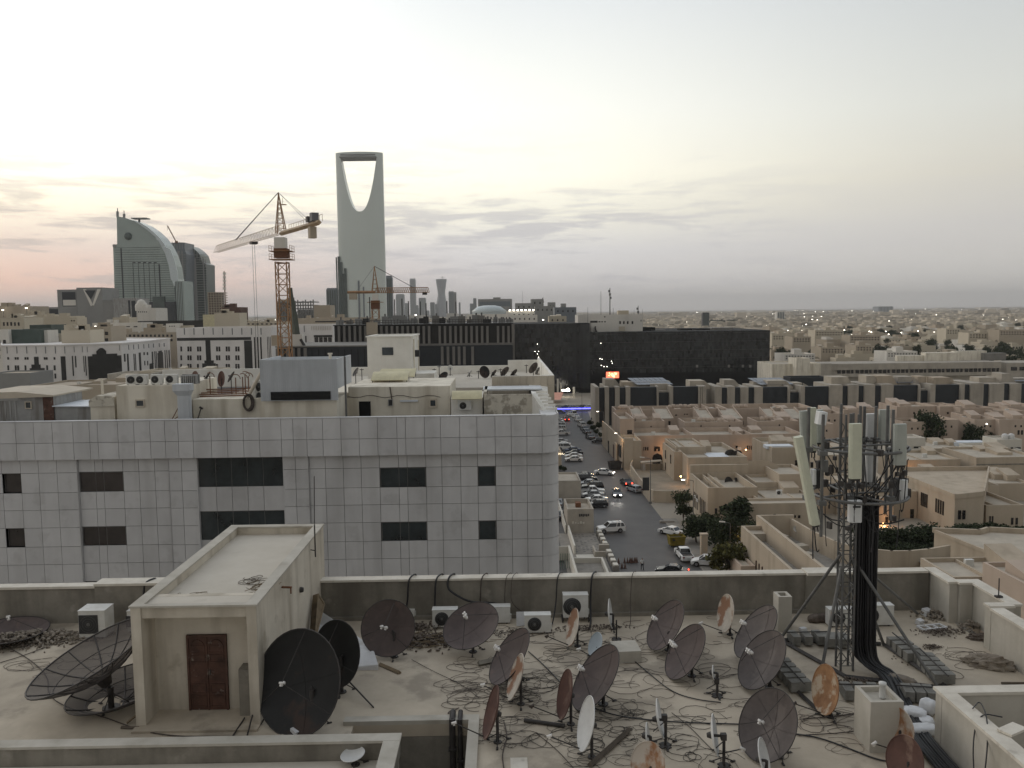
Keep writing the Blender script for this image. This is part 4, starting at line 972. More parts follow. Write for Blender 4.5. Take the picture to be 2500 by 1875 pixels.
fwin(sh,106,131,967,1028,57.97,'rust_door',None,name='door')
s2 = thing('roof_shed',(X_(175,1020,58),58,RZ),'low grey shed with a bright white tin roof on the office roof','shed')
xa,xb,xc = X_(134,1000,58),X_(193,1000,58),X_(221,1000,58); z2 = Z_(170,992,58)
MB().box(xa,xb,58,61.5,RZ,z2-.02).box(xb+.001,xc,58.01,61.5,RZ,z2-.02).build('wall','tin_grey',s2)
MB().prism([(xa-.1,z2),(xc+.1,z2-.05),(xc+.1,z2+.02),(xa-.1,z2+.06)],57.85,62.0).build('roof','tin_white',s2)
s3 = thing('roof_shed',(X_(252,1020,58),58,RZ),'small cream hut with a stained vaulted top left of the cream penthouse','shed')
xa,xb = X_(221,1000,57.8),X_(280,1000,57.8); z2 = Z_(250,992,57.8); z3 = Z_(250,965,57.8)
MB().box(xa,xb,57.8,60.5,RZ,z2).build('wall','cream_wall',s3)
MB().prism([(xa-.05,z2+.001),(xb+.05,z2+.001),(xb+.05,z3-.1),(xa+.5,z3),(xa-.05,z2+.4)],57.7,60.6).build('roof','peeling',s3)
q = T(247,925,58.5); tag(MB().tube((q.x,58.6,RZ),(q.x,58.6,q.z),.09,8).build('vent_pipe','cream_wall',org=(q.x,58.6,RZ)),'cream vertical pipe in front of the stained hut','pipe')
# white stair tower
st,bx = fbox('stair_tower','white_wall',OB,897,1006,823,925,76.0,6.5,RZ)
fwin(st,933,960,848,867,75.98,'glass_dark',None)
o = MB(); x0,x1,ya,yb,z0,z1 = bx; o.box(x0-.1,x1+.1,ya-.1,ya+.15,z1,z1+.12); o.box(x0-.1,x1+.1,yb-.15,yb+.1,z1,z1+.12); o.box(x0-.1,x0+.15,ya+.151,yb-.151,z1,z1+.12); o.box(x1-.15,x1+.1,ya+.151,yb-.151,z1,z1+.12); o.build('parapet','white_wall',st)
o = MB(); o.box(x1+.02,x1+.5,77.6,78.4,z0+3.6,z0+4.2); o.box(x1+.02,x1+.04,77.0,78,z0+3.3,z0+4.6); o.build('window_ac','ac_dark',st)
o = MB(); o.tube((x1+.15,76.4,RZ),(x1+.15,76.4,z1-.2),.07); o.tube((x1+.2,80,RZ),(x1+.2,80,z1-.4),.06); o.build('pipe','cream_wall',st)
# low cream front wall with door and small windows
lw_,bx = fbox('penthouse','cream_wall',OB,851,1099,944,1025,62.0,8.0,RZ); LWZ = bx[5]
fwin(lw_,872,905,980,1018,61.98,'dark_hole',None,name='door')
fwin(lw_,1051,1063,977,991,61.98,'glass_dark','stone_clad',.12); fwin(lw_,949,958,976,990,61.9,'ac_dark','tin_grey',.03)
o = MB(); q = T(998,979,61.8); o.box(q.x-.65,q.x+.65,61.85,61.97,q.z-.06,q.z+.06); o.build('light_tube','tin_white',lw_)
o = MB(); q = T(955,945,61.9); o.tube((q.x-.1,61.95,q.z),(q.x+.05,61.95,q.z-1.1),.04); o.path([(X_(850+i*15,968,61.95),61.96,Z_(850+i*15,968+3*sin(i*1.3),61.95)) for i in range(16)],.02,4); o.build('cable','cable_brown',lw_)
# canopies of yellowed sheet above it
for i,(a,b,pt_,pb,Y,lb) in enumerate(((906,996,912,942,66,'nearer yellowed corrugated canopy on thin posts, wider of the two'),(925,1013,905,930,70,'farther yellowed canopy peeking over the wider one'))):
    xa,xb = X_(a,925,Y),X_(b,925,Y); z1 = Z_(950,pt_,Y); z0 = LWZ
    root = thing('canopy',((xa+xb)/2,Y,z0),lb,'canopy','yellow roof canopies')
    o = MB(); n = 8; vs = []
    for j in range(2):
        xx = (xa,xb)[j]
        for t in range(n+1): vs.append((xx,Y-.1+1.8*t/n,z1-.55*((1-t/n)**2)))
    o.add(vs,[(t,t+1,n+2+t,n+1+t) for t in range(n)]); ro = o.build('roof_sheet','canopy_yellow',root); sd_ = ro.modifiers.new('s','SOLIDIFY'); sd_.thickness = .05
    for t in range(9): xx = xa+(xb-xa)*t/8; MB().path([(xx,Y-.14+1.8*u/n,z1-.55*((1-u/n)**2)+.02) for u in range(n+1)],.02,4).build('purlin','stone_clad',ro)
    for xx in (xa+.1,(xa+xb)/2,xb-.1):
        for yy in (Y,Y+1.6): MB().tube((xx,yy,z0),(xx,yy,z1-.5 if yy == Y else z1),.03).build('post','steel_grey',root)
o = MB(); o.box(X_(912,935,67),X_(985,935,67),66.5,68,LWZ,LWZ+.35); tag(o.build('roof_curb','stone_clad',org=(X_(950,935,67),67,LWZ)),'low tan masonry curb under the nearer canopy','curb')
# right part: small canopy with ac, sloped stair housing, stone parapet
t,bx = fbox('penthouse','white_wall',OB,1101,1178,972,1020,60.5,5.0,RZ)
o = MB(); xa,xb = X_(1103,968,60),X_(1177,968,60); z1 = Z_(1140,957,60); vs = []
for xx in (xa,xb):
    for q in range(7): vs.append((xx,59.6+1.0*q/6,z1-.5*((1-q/6)**2)))
o.add(vs,[(q,q+1,8+q,7+q) for q in range(6)]); ca = o.build('window_canopy','canopy_yellow',t); ca.modifiers.new('s','SOLIDIFY').thickness = .05
xa = X_(1134,990,60); ac_unit(Vector((xa,60.05,Z_(1134,1001,60))),.95,.62,.35,0,True,'air conditioner hung on the wall beneath the small yellow canopy',group='wall air conditioners',legs=False)
x0,x1 = X_(1181,985,59),X_(1300,985,59); zf_ = Z_(1240,963,60)
w_ = MB(); w_.box(x0,x1,60,60.2,RZ,zf_+.0); w_.box(x0,x0+.2,60.201,66,RZ,zf_+.2); w_.build('stair_wall','peeling',OB)
xr = X_(1345,990,57.5); w_ = MB()
w_.add([(x1,60,zf_),(xr-.2,57,zf_-1.35),(xr+.1,57.0,RZ+.1),(x1,60,RZ),(x1+.0,66,zf_+.15),(xr+.25,66,zf_+.0),(xr+.25,66,RZ),(x1,66,RZ)],[(0,1,5,4),(0,3,2,1),(1,2,6,5),(4,5,6,7)]); 
for i in range(6):
    u = i/5.; a = Vector((x1,60,zf_)).lerp(Vector((x1+.6,57.8,zf_-.95)),u); w_.box(a.x+.3,a.x+1.1,a.y,a.y+.12,a.z+.05,a.z+.22)
w_.build('sloping_roof','white_wall',OB)
o = MB(); o.box(X_(1182,955,66),X_(1318,955,66),62,64.8,zf_+.1,zf_+.2); o.build('skylight','metal_blue',OB)
# stone clad parapet box, right rear
x0,x1 = X_(1201,950,66),4.15; z1 = Z_(1300,925,63); 
o = MB(); 
for i in range(9):
    for j in range(3): xx = x0+(x1-x0)*i/9; zz = RZ+(z1-RZ)*j/3; o.box(xx+.01,xx+(x1-x0)/9-.01,66.0,66.08,zz+.01,zz+(z1-RZ)/3-.01)
o.build('stone_parapet','stone_clad',OB)
o = MB(); o.box(x0,x1,66.09,66.3,RZ,z1+.0); o.box(3.9,4.15,66.31,91,RZ,z1+.02); o.box(xs[0],4.15,91.01,91.3,RZ,Z_(1150,893,91)); o.box(X_(1240,890,91),4.16,90.99,91.32,RZ,Z_(1280,879,91)); o.box(3.2,3.89,66.31,66.6,z1-.3,z1+.01); o.build('parapet','white_wall',OB)
o = MB(); o.box(X_(815,900,91),x0,74.01,91,RZ-.2,RZ+1.0); o.box(x0,3.89,66.32,91,RZ-.2,RZ+1.2); o.build('roof_deck','roof_screed',OB)
# small box beside the stair tower
fbox('penthouse','white_wall',OB,996,1060,912,945,74,4,RZ)
# dishes on that roof
DZ = RZ+1.2
def rdish(px,py,maj,ratio,tilt,side,Y,m,label,zf=DZ,**kw):
    # foot below the centre at depth Y
    p = T(px,py,Y); g = Vector((p.x,Y,zf)); d = g-CAM; k = d.dot(fwd); fx = 1250+FPX*d.dot(rgt)/k; fy = 937.5-FPX*d.dot(upv)/k
    dish(px,py,maj,ratio,tilt,side,(fx,fy),m,0,kw.pop('arms','none'),.1,label,'satellite dishes on the office roof',zf=zf,**kw)
for a in ((1183,908,30,.8,-20,1,84,'mesh_black','dark round dish left of the others on the office roof, turned away'),(1082,918,26,.6,50,-1,80,'mesh_black','small black dish near the stair tower on the office roof'),
          (1146,912,20,.2,35,1,84,'dish_white','narrow pale dish left of the dark round dish on the office roof'),(1205,912,22,.3,35,1,85,'mesh_grey','narrow grey dish right of the dark round dish on the office roof'),
          (1232,907,28,.45,40,1,84,'mesh_grey','grey tilted dish third from the right parapet of the office roof'),(1254,911,24,.35,40,1,85,'mesh_grey','grey narrow dish second from the right parapet of the office roof'),
          (1302,898,30,.5,35,1,82,'mesh_grey','tilted dish hard against the right parapet of the office roof'),(1099,898,14,.9,0,-1,86,'dish_white','small pale dish near the back parapet of the office roof'),
          (1312,905,20,.3,30,1,86,'dish_white','small white dish behind the one against the right parapet'),(868,908,24,.3,30,-1,76,'mesh_black','black narrow dish left of the white stair tower')): rdish(*a)
for a in ((476,925,38,.45,2,-1,62,'dish_redbrown','rusty upright dish at the left of the office roof clutter'),(540,925,38,.42,2,-1,62,'dish_redbrown','rusty upright dish second from left in the office roof clutter'),
          (504,922,34,.14,28,1,63,'steel_dark','thin slanted dish edge between the two rusty upright dishes'),(564,920,30,.18,28,1,63,'steel_dark','thin slanted dish edge right of the two rusty upright dishes')): rdish(*a,zf=HP-.4)
# clutter between: pipes and coil
o = MB(); rr = random.Random(22)
for i in range(5): o.tube((X_(478+rr.uniform(0,10),950,60),60+.5*i,HP+.05+.08*i),(X_(640,948,60),60.2+.5*i,HP+.1+.08*i),.05)
tag(o.build('pipe_run','rust',org=(X_(560,950,60),60,HP)),'rusty pipes laid along the cream parapet left of the plant room','pipe',kind='stuff')
q = T(603,983,58.3); o = MB()
for i in range(9): rr2 = .5+rr.uniform(-.08,.08); o.path([(q.x+rr2*.62*cos(a*pi/10)+.02*i,58.38-.012*i,q.z+rr2*1.05*sin(a*pi/10)) for a in range(21)],.028,5)
tag(o.build('cable_coil','cable_brown',org=q),'big coil of dark hose hanging over the cream wall left of the plant room','hose coil')
q0 = T(598,965,58.2); q1 = T(640,893,58.2); tag(MB().tube((q0.x,58.6,HP),(q1.x,59,q1.z),.12,8).build('sloping_pipe','stone_clad',org=(q0.x,58.6,HP)),'thick tan pipe slanting up to the plant room from the left','pipe')
for i,(px,pt_) in enumerate(((592,920),(598,915),(606,918),(575,922),(512,918))):
    q = T(px,pt_,62); tag(MB().tube((q.x,62,HP-.4),(q.x,62,q.z),.04).path([(q.x+.35*cos(a*pi/6),62,q.z+.35*sin(a*pi/6)-.1) for a in range(5)],.03,4).build('mast_post','rust',org=(q.x,62,HP-.4)),'rusty hooked post standing among the clutter left of the plant room','mast','hooked posts on the office roof')
q = T(636,935,59.5); ac_unit(Vector((q.x-.1,59.3,HP-.4)),.7,1.5,.35,1.2,True,'tall double-fan outdoor unit at the left side of the plant room',group='plant room outdoor units',twin=True)
o = MB(); q0 = T(420,1024,57.1); q1 = T(446,975,57.1); o.tube(q0,q1,.03).tube(T(424,1024,57.1),T(447,1010,57.1),.03); tag(o.build('leaning_poles','rust',org=q0),'two thin rusty poles leaning on the cream penthouse beside the duct','poles')
q0 = T(483,1022,58.2); q1 = T(491,996,58.2); tag(MB().tube(q0,q1,.04).cbox(q1,(.25,.1,.12),0,0,.5).build('floodlight_pole','steel_dark',org=q0),'short dark bracket on the cream wall right of the duct','bracket')
# roof chimneys and masts beyond
for i,(px,pt_,Y) in enumerate(((883,900,84),(1060,900,86),(1072,893,86),(1168,905,84),(1222,900,88),(1285,890,88))):
    q = T(px,pt_,Y); tag(MB().tube((q.x,Y,DZ-.2),(q.x,Y,q.z),.04).cbox((q.x,Y,q.z-.1),(.4,.06,.06)).build('mast_post','steel_dark',org=(q.x,Y,DZ-.2)),'thin dark antenna post at the back of the office roof','mast','thin posts at the back of the office roof')
# == ground, street
mat('sand',(.36,.32,.26),.95,.1,.02,0,col2=(.28,.25,.205),spot=((.20,.18,.15),.5,.15,.55))
mat('asphalt',(.078,.074,.07),.62,.15,.25,.15,col2=(.055,.052,.05),spot=((.10,.095,.09),.5,.12,.58),spec=.5)
mat('yard',(.32,.275,.21),.95,.1,.3,.1)
mat('pavement',(.27,.25,.22),.9,.1,.8,.1)
mat('villa_beige',(.49,.415,.32),.92,.05,.12,.1,col2=(.43,.36,.275),streak=((.22,.18,.13),.35,.5))
mat('villa_pink',(.50,.405,.325),.92,.05,.12,.1,col2=(.44,.355,.285),streak=((.23,.17,.13),.3,.4))
mat('villa_roof',(.46,.41,.335),.92,.08,.4,.1)
mat('villa_white',(.60,.57,.50),.92,.05,.2,.1)
mat('stone_row',(.42,.38,.32),.9,.08,.25,.1,streak=((.22,.2,.17),.5,.4))
mat('win_dark',(.018,.016,.015),.25,.2,1,0,spec=.5)
mat('panel_dark',(.022,.027,.032),.5,.1,.5,0,spec=.4)
mat('solar',(.16,.18,.21),.35,.1,.6,0,spec=.6)
mat('mall_glass',(.028,.030,.030),.2,.3,.05,0,col2=(.010,.011,.011),island=1.2,spec=.5)
mat('mall_fin',(.20,.19,.175),.7,.1,.5)
mat('mall_slab',(.22,.21,.19),.8,.1,.3)
mat('green_paint',(.07,.14,.10),.6,.1,1)
mat('dumpster_y',(.22,.17,.03),.7,.15,1.5)
mat('leaf',(.045,.058,.028),.8,.2,.8,0,col2=(.022,.030,.016),island=.9,spec=.15)
mat('leaf_olive',(.10,.095,.032),.8,.2,.8,0,col2=(.055,.055,.02),island=.8,spec=.15)
mat('bark',(.10,.075,.055),.9,.15,3)
GX = [(-30000,-300,-200),(30000,-300,-200)]
g = MB(); g.add([(-25000,95,0),(25000,95,0),(25000,40000,0),(-25000,40000,0),(-25000,-300,0),(25000,-300,0)],[(0,1,2,3),(4,5,1,0)]); g = g.build('ground','sand',org=(0,0,0)); g['kind'] = 'structure'
g = MB(); g.slab([(7,90),(28.9,90),(28.9,150),(29.0,200),(28.3,235),(32.5,318),(7,318)],.0,.012); g.build('street','asphalt',org=(0,0,0))['kind'] = 'structure'
g = MB(); g.slab([(-60,318.01),(70,318.01),(70,338),(-60,338)],.0,.012); g.build('cross_road','asphalt',org=(0,0,0))['kind'] = 'structure'
g = MB(); g.slab([(28.91,112),(31.4,112),(31.4,150),(28.91,150)],0,.13); g.build('pavement','pavement',org=(0,0,0))['kind'] = 'structure'
g = MB(); g.slab([(9.2,110),(15.6,110),(15.6,140.7),(9.2,140.7)],0,.14); g.build('paved_forecourt','pavement',org=(0,0,0))['kind'] = 'structure'
g = MB(); g.slab([(29.6,163.5),(40,163.5),(40,196),(29.8,196)],0,.3); g.build('yard','yard',org=(0,0,0))['kind'] = 'structure'
g = MB(); g.slab([(30.9,236),(33.6,285),(33.1,285),(30.4,236)],0,.5); g.build('kerb','pavement',org=(0,0,0))['kind'] = 'structure'

# villas
def vblock(parent,x0,x1,y0,y1,z1,mt='villa_beige',name='wall',para=.9,roof='villa_roof',z0=0.0,th=.3):
    """walls with a parapet round a sunken flat roof"""
    o = MB(); zr = z1-para
    o.box(x0,x1,y0,y0+th,z0,z1); o.box(x0,x1,y1-th,y1,z0,z1); o.box(x0,x0+th,y0+th,y1-th,z0,z1); o.box(x1-th,x1,y0+th,y1-th,z0,z1)
    w = o.build(name,mt,parent)
    MB().box(x0+th,x1-th,y0+th,y1-th,zr-.3,zr).build('roof',roof,w)
    if mt in ('villa_beige','villa_pink','city_cream','city_tan') and x1-x0 > 6 and y1-y0 > 6:
        q = random.Random(int(x0*7+y0)); W_,D_ = x1-x0,y1-y0
        for i in range(int(2+W_/7)):
            a = x0+W_*q.uniform(.08,.8); b = y0+D_*q.uniform(.35,.75); o = MB(); s_ = q.uniform(1.6,3.4); h_ = q.uniform(.9,2.3)
            k_ = q.random()
            if k_ < .45: o.add([(a,b,zr),(a+s_,b,zr),(a+s_,b+s_*1.4,zr),(a,b+s_*1.4,zr),(a,b,zr+h_*.6),(a+s_,b,zr+h_*.6),(a+s_,b+s_*1.4,zr+h_),(a,b+s_*1.4,zr+h_)],[(0,1,5,4),(1,2,6,5),(2,3,7,6),(3,0,4,7),(4,5,6,7)]); o.build('stair_head',mt,w)
            elif k_ < .75: o.box(a,a+.25,y0+th+.01,y1-th-.01,zr+.001,z1-q.uniform(.02,.3)); o.build('parapet',mt,w)
            else:
                o.box(a,a+1.0,b,b+.5,zr,zr+.8); o.build('cooling_unit','ac_white',w)
        if mt[0] == 'v' and W_ > 9:
            for i in range(int(W_/6)):
                a = x0+W_*(i+.5+q.uniform(-.25,.25))/int(W_/6); zz = z1-para-q.uniform(1.6,2.4)
                if zz > 1.5 and q.random() < .7: ubox('window','win_dark',w,a,a+.55,y0-.04,y0+.05,zz-1.2,zz); ubox('window','win_dark',w,a+.9,a+1.45,y0-.04,y0+.05,zz-1.2,zz) if q.random() < .6 else None
                elif q.random() < .5: ubox('cooling_unit','ac_white',w,a,a+.9,y0-.4,y0,zz-.6,zz)
    return w
def vp(parent,px0,px1,pt_,Y,depth,**kw):
    xm = (px0+px1)/2; return vblock(parent,X_(px0,pt_,Y),X_(px1,pt_,Y),Y,Y+depth,Z_(xm,pt_,Y),**kw)
def fw(w,px0,px1,pt_,pb,Y,mt='win_dark',name='window'):
    ym = (pt_+pb)/2; x0,x1 = X_(px0,ym,Y),X_(px1,ym,Y)
    return ubox(name,mt,w,x0,x1,Y-.04,Y+.05,Z_((px0+px1)/2,pb,Y),Z_((px0+px1)/2,pt_,Y))
def sw(w,X,y0,y1,z0,z1,mt='win_dark'):   # window on a wall facing -X
    return ubox('window',mt,w,X-.05,X+.05,y0,y1,z0,z1)
def gp(x,y): return Vector((x,y,0))
def tank(p,label,mt='dish_white'):
    o = MB()
    for dx in (0,1.5): o.lathe([(.001,0),(.62,.0),(.68,.15),(.68,1.0),(.55,1.25),(.25,1.4),(.001,1.42)],14,Matrix.Translation(Vector(p)+Vector((dx,0,0))))
    return tag(o.build('water_tank',mt,org=p),label,'water tank','roof water tanks')

# V1: pink row behind (the long one with stair boxes)
V = thing('villa',(60,222,0),'long pink terrace of stepped villas in front of the dark panelled row','villa')
w = vp(V,1503,1704,999,245,9,mt='villa_pink',para=1.4)
vp(V,1706,1772,997,240,12,mt='villa_pink',para=1.2); vp(V,1774,1985,996,243,12,mt='villa_pink',para=1.4); 
for (a,b) in ((1549,1574),(1609,1642),(1712,1740),(1772,1811),(1880,1905),(1935,1965)):      # stair boxes, their pale roofs sloping to the viewer
    x0,x1 = X_(a,1010,232),X_(b,1010,232); zt_ = Z_((a+b)/2,999,240); zf_ = Z_((a+b)/2,1022,232)
    o = MB(); o.add([(x0,232,zf_),(x1,232,zf_),(x1,232,0),(x0,232,0),(x0,241,zt_),(x1,241,zt_),(x1,241,0),(x0,241,0)],[(0,3,2,1),(1,2,6,5),(0,4,7,3),(4,5,6,7)])
    o.box(x0-.3,x0,231.8,241.2,0,zf_+.1).box(x1,x1+.3,231.8,241.2,0,zf_+.1)
    o.add([(x0-.3,231.8,zf_+.1),(x0,231.8,zf_+.1),(x0,241.2,zt_+.6),(x0-.3,241.2,zt_+.6),(x0-.3,241.2,zf_),(x0,241.2,zf_)],[(0,1,2,3),(0,3,4),(1,5,2)])
    o.add([(x1,231.8,zf_+.1),(x1+.3,231.8,zf_+.1),(x1+.3,241.2,zt_+.6),(x1,241.2,zt_+.6),(x1,241.2,zf_),(x1+.3,241.2,zf_)],[(0,1,2,3),(0,3,4),(1,5,2)])
    s_ = o.build('stair_box','villa_pink',V); MB().add([(x0,232.1,zf_+.02),(x1,232.1,zf_+.02),(x1,241,zt_+.02),(x0,241,zt_+.02)],[(0,1,2,3)]).build('roof','villa_roof',s_)
w = vp(V,1546,1623,1028,222,9,mt='villa_pink',para=1.0); fw(w,1588,1591,1040,1043,222); fw(w,1565,1568,1050,1053,222)
w = vp(V,1672,1814,1030,222,9,mt='villa_pink',para=1.0); fw(w,1710,1713,1038,1042,222); fw(w,1780,1783,1038,1042,222)
w = vp(V,1848,1950,1028,222,9,mt='villa_pink',para=1.0); fw(w,1901,1904,1036,1040,222)
w = vp(V,1514,1548,1022,213,14,mt='villa_pink',para=1.0); fw(w,1531,1543,1050,1060,213)
w = vp(V,1553,1960,1061,208,13,mt='villa_pink',para=1.1)
for (a,b,c_,d_) in ((1571,1573,1091,1100),(1575,1578,1091,1100),(1580,1583,1091,1100),(1601,1607,1090,1096),(1796,1801,1088,1094),(1824,1827,1088,1098),(1829,1831,1088,1098),(1833,1835,1088,1098),(1873,1876,1088,1098),(1878,1880,1088,1098)): fw(w,a,b,c_,d_,208)
for (a,b,c_,d_) in ((1507,1510,1012,1016),(1530,1536,1014,1018),(1648,1653,1012,1015),(1670,1673,1010,1013),(1676,1679,1010,1013),(1697,1702,1011,1015)): fw(V,a,b,c_,d_,239.9 if a < 1706 else 239.5)
fw(V,1632,1637,1028,1045,231.9)
for i,(px,py) in enumerate(((1527,994),(1648,991),(1686,991),(1805,990),(1560,1020),(1723,1024),(1770,1024),(1875,1020))):
    Y = 247 if py < 1000 else 228; p = T(px,py+5,Y); o = MB()
    for j in range(4): o.lathe([(.001,0),(.7,0),(.75,.4),(.5,.95),(.001,1.0)],8,Matrix.Translation(p+Vector((j*1.1-1.6,rnd.uniform(-.3,.3),rnd.uniform(-.1,.2)))))
    tag(o.build('water_tank','villa_pink',org=p),'cluster of rounded pinkish tanks on the stepped pink terrace roofs','water tank','tank clusters on the pink villas')
# right continuation of pink villas behind the tower
V = thing('villa',(160,215,0),'cluster of pink stepped villas behind the trees at the right edge','villa')
for (a,b,pt_,Y,d_) in ((2000,2060,1010,225,10),(1985,2035,1035,212,10),(2190,2285,992,242,12),(2295,2345,992,240,10),(2345,2420,996,236,12),(2425,2500,1003,232,12),(2460,2540,992,244,10),(2290,2340,1025,220,12),(2380,2440,1024,218,10),(2440,2530,1024,216,12),(2205,2260,1030,218,8),(2060,2150,1000,240,9),(2350,2395,1012,226,6)):
    w = vp(V,a,b,pt_,Y,d_,mt='villa_pink',para=.9)
    if b-a > 45: fw(w,(a+b)/2-8,(a+b)/2-4,pt_+14,pt_+19,Y); fw(w,(a+b)/2+6,(a+b)/2+10,pt_+14,pt_+19,Y)
    # sloping flank walls
    x0,x1 = X_(a,pt_,Y),X_(b,pt_,Y); z1 = Z_((a+b)/2,pt_,Y); MB().add([(x1,Y+1,z1),(x1+.3,Y+1,z1),(x1+3.5,Y+1,z1-2.4),(x1+3.5,Y+1,0),(x1,Y+1,0),(x1,Y+1.3,z1),(x1+3.5,Y+1.3,z1-2.4),(x1+3.5,Y+1.3,0),(x1,Y+1.3,0)],[(0,1,2,3,4),(5,8,7,6),(1,5,6,2),(2,6,7,3)]).build('flank_wall','villa_pink',w)
# street side wall of the compound
V = thing('compound_wall',(28.6,215,0),'high sloping beige compound wall along the street lit by a lamp','wall')
zt0 = Z_(1476,1028,236); zt1 = T(1521,1072,200).z
o = MB(); o.add([(28.3,236,zt0),(28.7,236,zt0),(29.2,200,zt1),(28.8,200,zt1),(28.3,236,0),(28.7,236,0),(29.2,200,0),(28.8,200,0)],[(0,3,2,1),(0,4,7,3),(1,2,6,5),(2,3,7,6),(0,1,5,4)])
o.box(28.0,28.28,205,208,0,5.2)
o.build('wall','villa_beige',V)
ubox('gate','rust_door',V,28.55,28.79,212,215,0,3.6); ubox('panel','panel_dark',V,28.5,28.75,201.2,204.4,2.4,5.2); ubox('door','win_dark',V,28.3,28.5,222,223.4,0,3.2)
x0,x1 = X_(1522,1110,198.5),X_(1566,1110,198.5); vblock(V,28.8,x1,198.5,208,Z_(1544,1076,198.5),para=.6)
MB().box(29.0,31.2,198.2,198.45,0,Z_(1533,1070,198)).build('wall','villa_beige',V)
V = thing('yard_wall',(29.3,180,0),'low beige garden wall curving round the sandy yard beside the street','wall')
MB().wall([(31,198),(29.6,192),(29.2,178),(29.25,166),(29.9,163.6),(33,163),(39.2,163)],0,2.35,.3).build('wall','villa_beige',V)
MB().wall([(34,196.5),(38,196.5),(38,199)],0,1.6,.3).build('wall','villa_beige',V)
V = thing('garden_canopy',(34,197,0),'small flat carport roof beside the arched gate of the yard','canopy')
o = MB(); o.slab([(32.4,193.5),(37.6,195.5),(37.6,197.2),(32.4,195.6)],2.3,2.5); o.build('roof','villa_roof',V)
for x,y in ((32.6,193.8),(37.4,195.7),(32.6,195.4),(37.4,197)): MB().tube((x,y,0),(x,y,2.3),.06).build('post','steel_grey',V)
o = MB(); xg = X_(1605,1140,199); o.prism([(xg-1.2,0),(xg+1.2,0),(xg+1.2,2.6),(xg+.9,3.3),(xg,3.7),(xg-.9,3.3),(xg-1.2,2.6)],198.9,199.2); tag(o.build('garden_gate','win_dark',org=(xg,199,0)),'dark arched garden gate under the pink villa wall','gate')

# V2: villa beside the yard
V = thing('villa',(45,185,0),'beige villa with a walled roof terrace beside the sandy yard','villa')
w = vp(V,1680,1824,1116,177,20); X2 = X_(1680,1140,177)
for (a,b,c_,d_) in ((1705,1711,1149,1162),(1713,1719,1149,1162),(1689,1698,1150,1155),(1753,1758,1146,1158),(1763,1766,1142,1146),(1772,1783,1150,1156),(1788,1793,1148,1157),(1796,1802,1148,1157)): fw(w,a,b,c_,d_,177)
w2 = vblock(V,X_(1650,1092,186),X_(1724,1092,186),186,199,Z_(1690,1091,186),para=.5)
w3 = vblock(V,X2-1.8,X2-.01,183,196,Z_(1660,1108,180),para=.5); sw(w3,X2-1.8,186,187,3.5,5.5); sw(w3,X2-1.8,192,193,3.5,5.5); sw(w3,X2-1.8,192,193,.8,2.6)
MB().box(X_(1730,1110,182),X_(1780,1110,182),179,187,Z_(1750,1116,177)-.85,Z_(1750,1116,177)-.75).build('roof_sheet','tin_white',w)
for i,(px,py) in enumerate(((1783,1110),(1801,1112))):
    p = T(px,py,184); tag(MB().lathe([(.001,0),(.8,.25),(1.1,.6)],12,Matrix.Translation(p) @ Matrix.Rotation(-.9,4,'X')).tube(p,p-Vector((0,0,1.4)),.06).build('satellite_dish','steel_dark',org=p),['dark dish lying on the yard villa terrace, left of two','dark dish lying on the yard villa terrace, right of two'][i],'satellite dish')
# V3: nearer villa with the long street face
V = thing('villa',(42,150,0),'big beige villa with a strip of tall windows facing the street and trees before it','villa')
XA = 35.7; z3 = 6.95
w = vblock(V,XA,X_(1850,1197,144),144,157.5,z3,para=1.3)
for i in range(7): sw(w,XA,145.6+1.15*i+ (1.2 if i > 3 else 0),146.1+1.15*i+(1.2 if i > 3 else 0),1.2,4.1)
sw(w,XA-.3,150.0,151.2,3.0,3.5,'ac_white'); sw(w,XA-.3,151.8,153,3.3,3.8,'ac_white')
for (a,b,c_,d_) in ((1745,1751,1241,1256),(1757,1763,1241,1256)): fw(w,a,b,c_,d_,144)
vblock(V,XA+.02,X_(1825,1180,158),157.6,158.2,6.95+1.5,para=.3)
w = vblock(V,X_(1850,1230,141),X_(1990,1230,141),141,150,Z_(1900,1218,141),para=.4); XB = X_(1822,1225,137)
w = vblock(V,XB,X_(1990,1228,137),137,140.98,Z_(1880,1229,137),para=.4)
for (a,b,c_,d_) in ((1853,1858,1257,1290),(1863,1869,1257,1264),(1888,1894,1255,1263),(1898,1903,1257,1263),(1937,1943,1258,1264),(1948,1954,1258,1265)): fw(w,a,b,c_,d_,137)
w = vblock(V,X_(1838,1170,152),X_(1912,1170,152),150.1,157.4,Z_(1880,1172,152),para=.5)
MB().add([(X_(1775,1160,158),158.3,8.0),(X_(1800,1160,158),158.3,8.9),(X_(1872,1152,158),158.3,9.1),(X_(1900,1166,158),158.3,8.2),(X_(1900,1166,158),158.3,6),(X_(1775,1160,158),158.3,6)],[(0,5,4,3,2,1)]).build('parapet','villa_beige',V)
w = vblock(V,X_(1912,1160,148),X_(1990,1160,148),150.1,160,Z_(1940,1163,148),para=.6)
p = T(1903,1209,143); ac_unit(p,1.0,.8,.4,0,True,'white air conditioner on the flat roof of the villa with tall windows',group='villa roof air conditioners')
for i,(px,py) in enumerate(((1778,1178),(1803,1178))):
    p = T(px,py,155); r_ = thing('satellite_dish',p,['dark upright dish on the roof of the villa with tall windows','dark dish lying low on the roof of the villa with tall windows'][i],'satellite dish','villa roof dishes')
    MB().lathe([(.001,-.2),(.6,-.08),(1.1,.2)],14,Matrix.Translation(p) @ Matrix.Rotation(1.2 if i == 0 else .5,4,'X') @ Matrix.Rotation(.5,4,'Y')).build('reflector','steel_dark',r_); MB().tube(p+Vector((0,.3,-1.2)),p,.06).build('mast','steel_dark',r_)
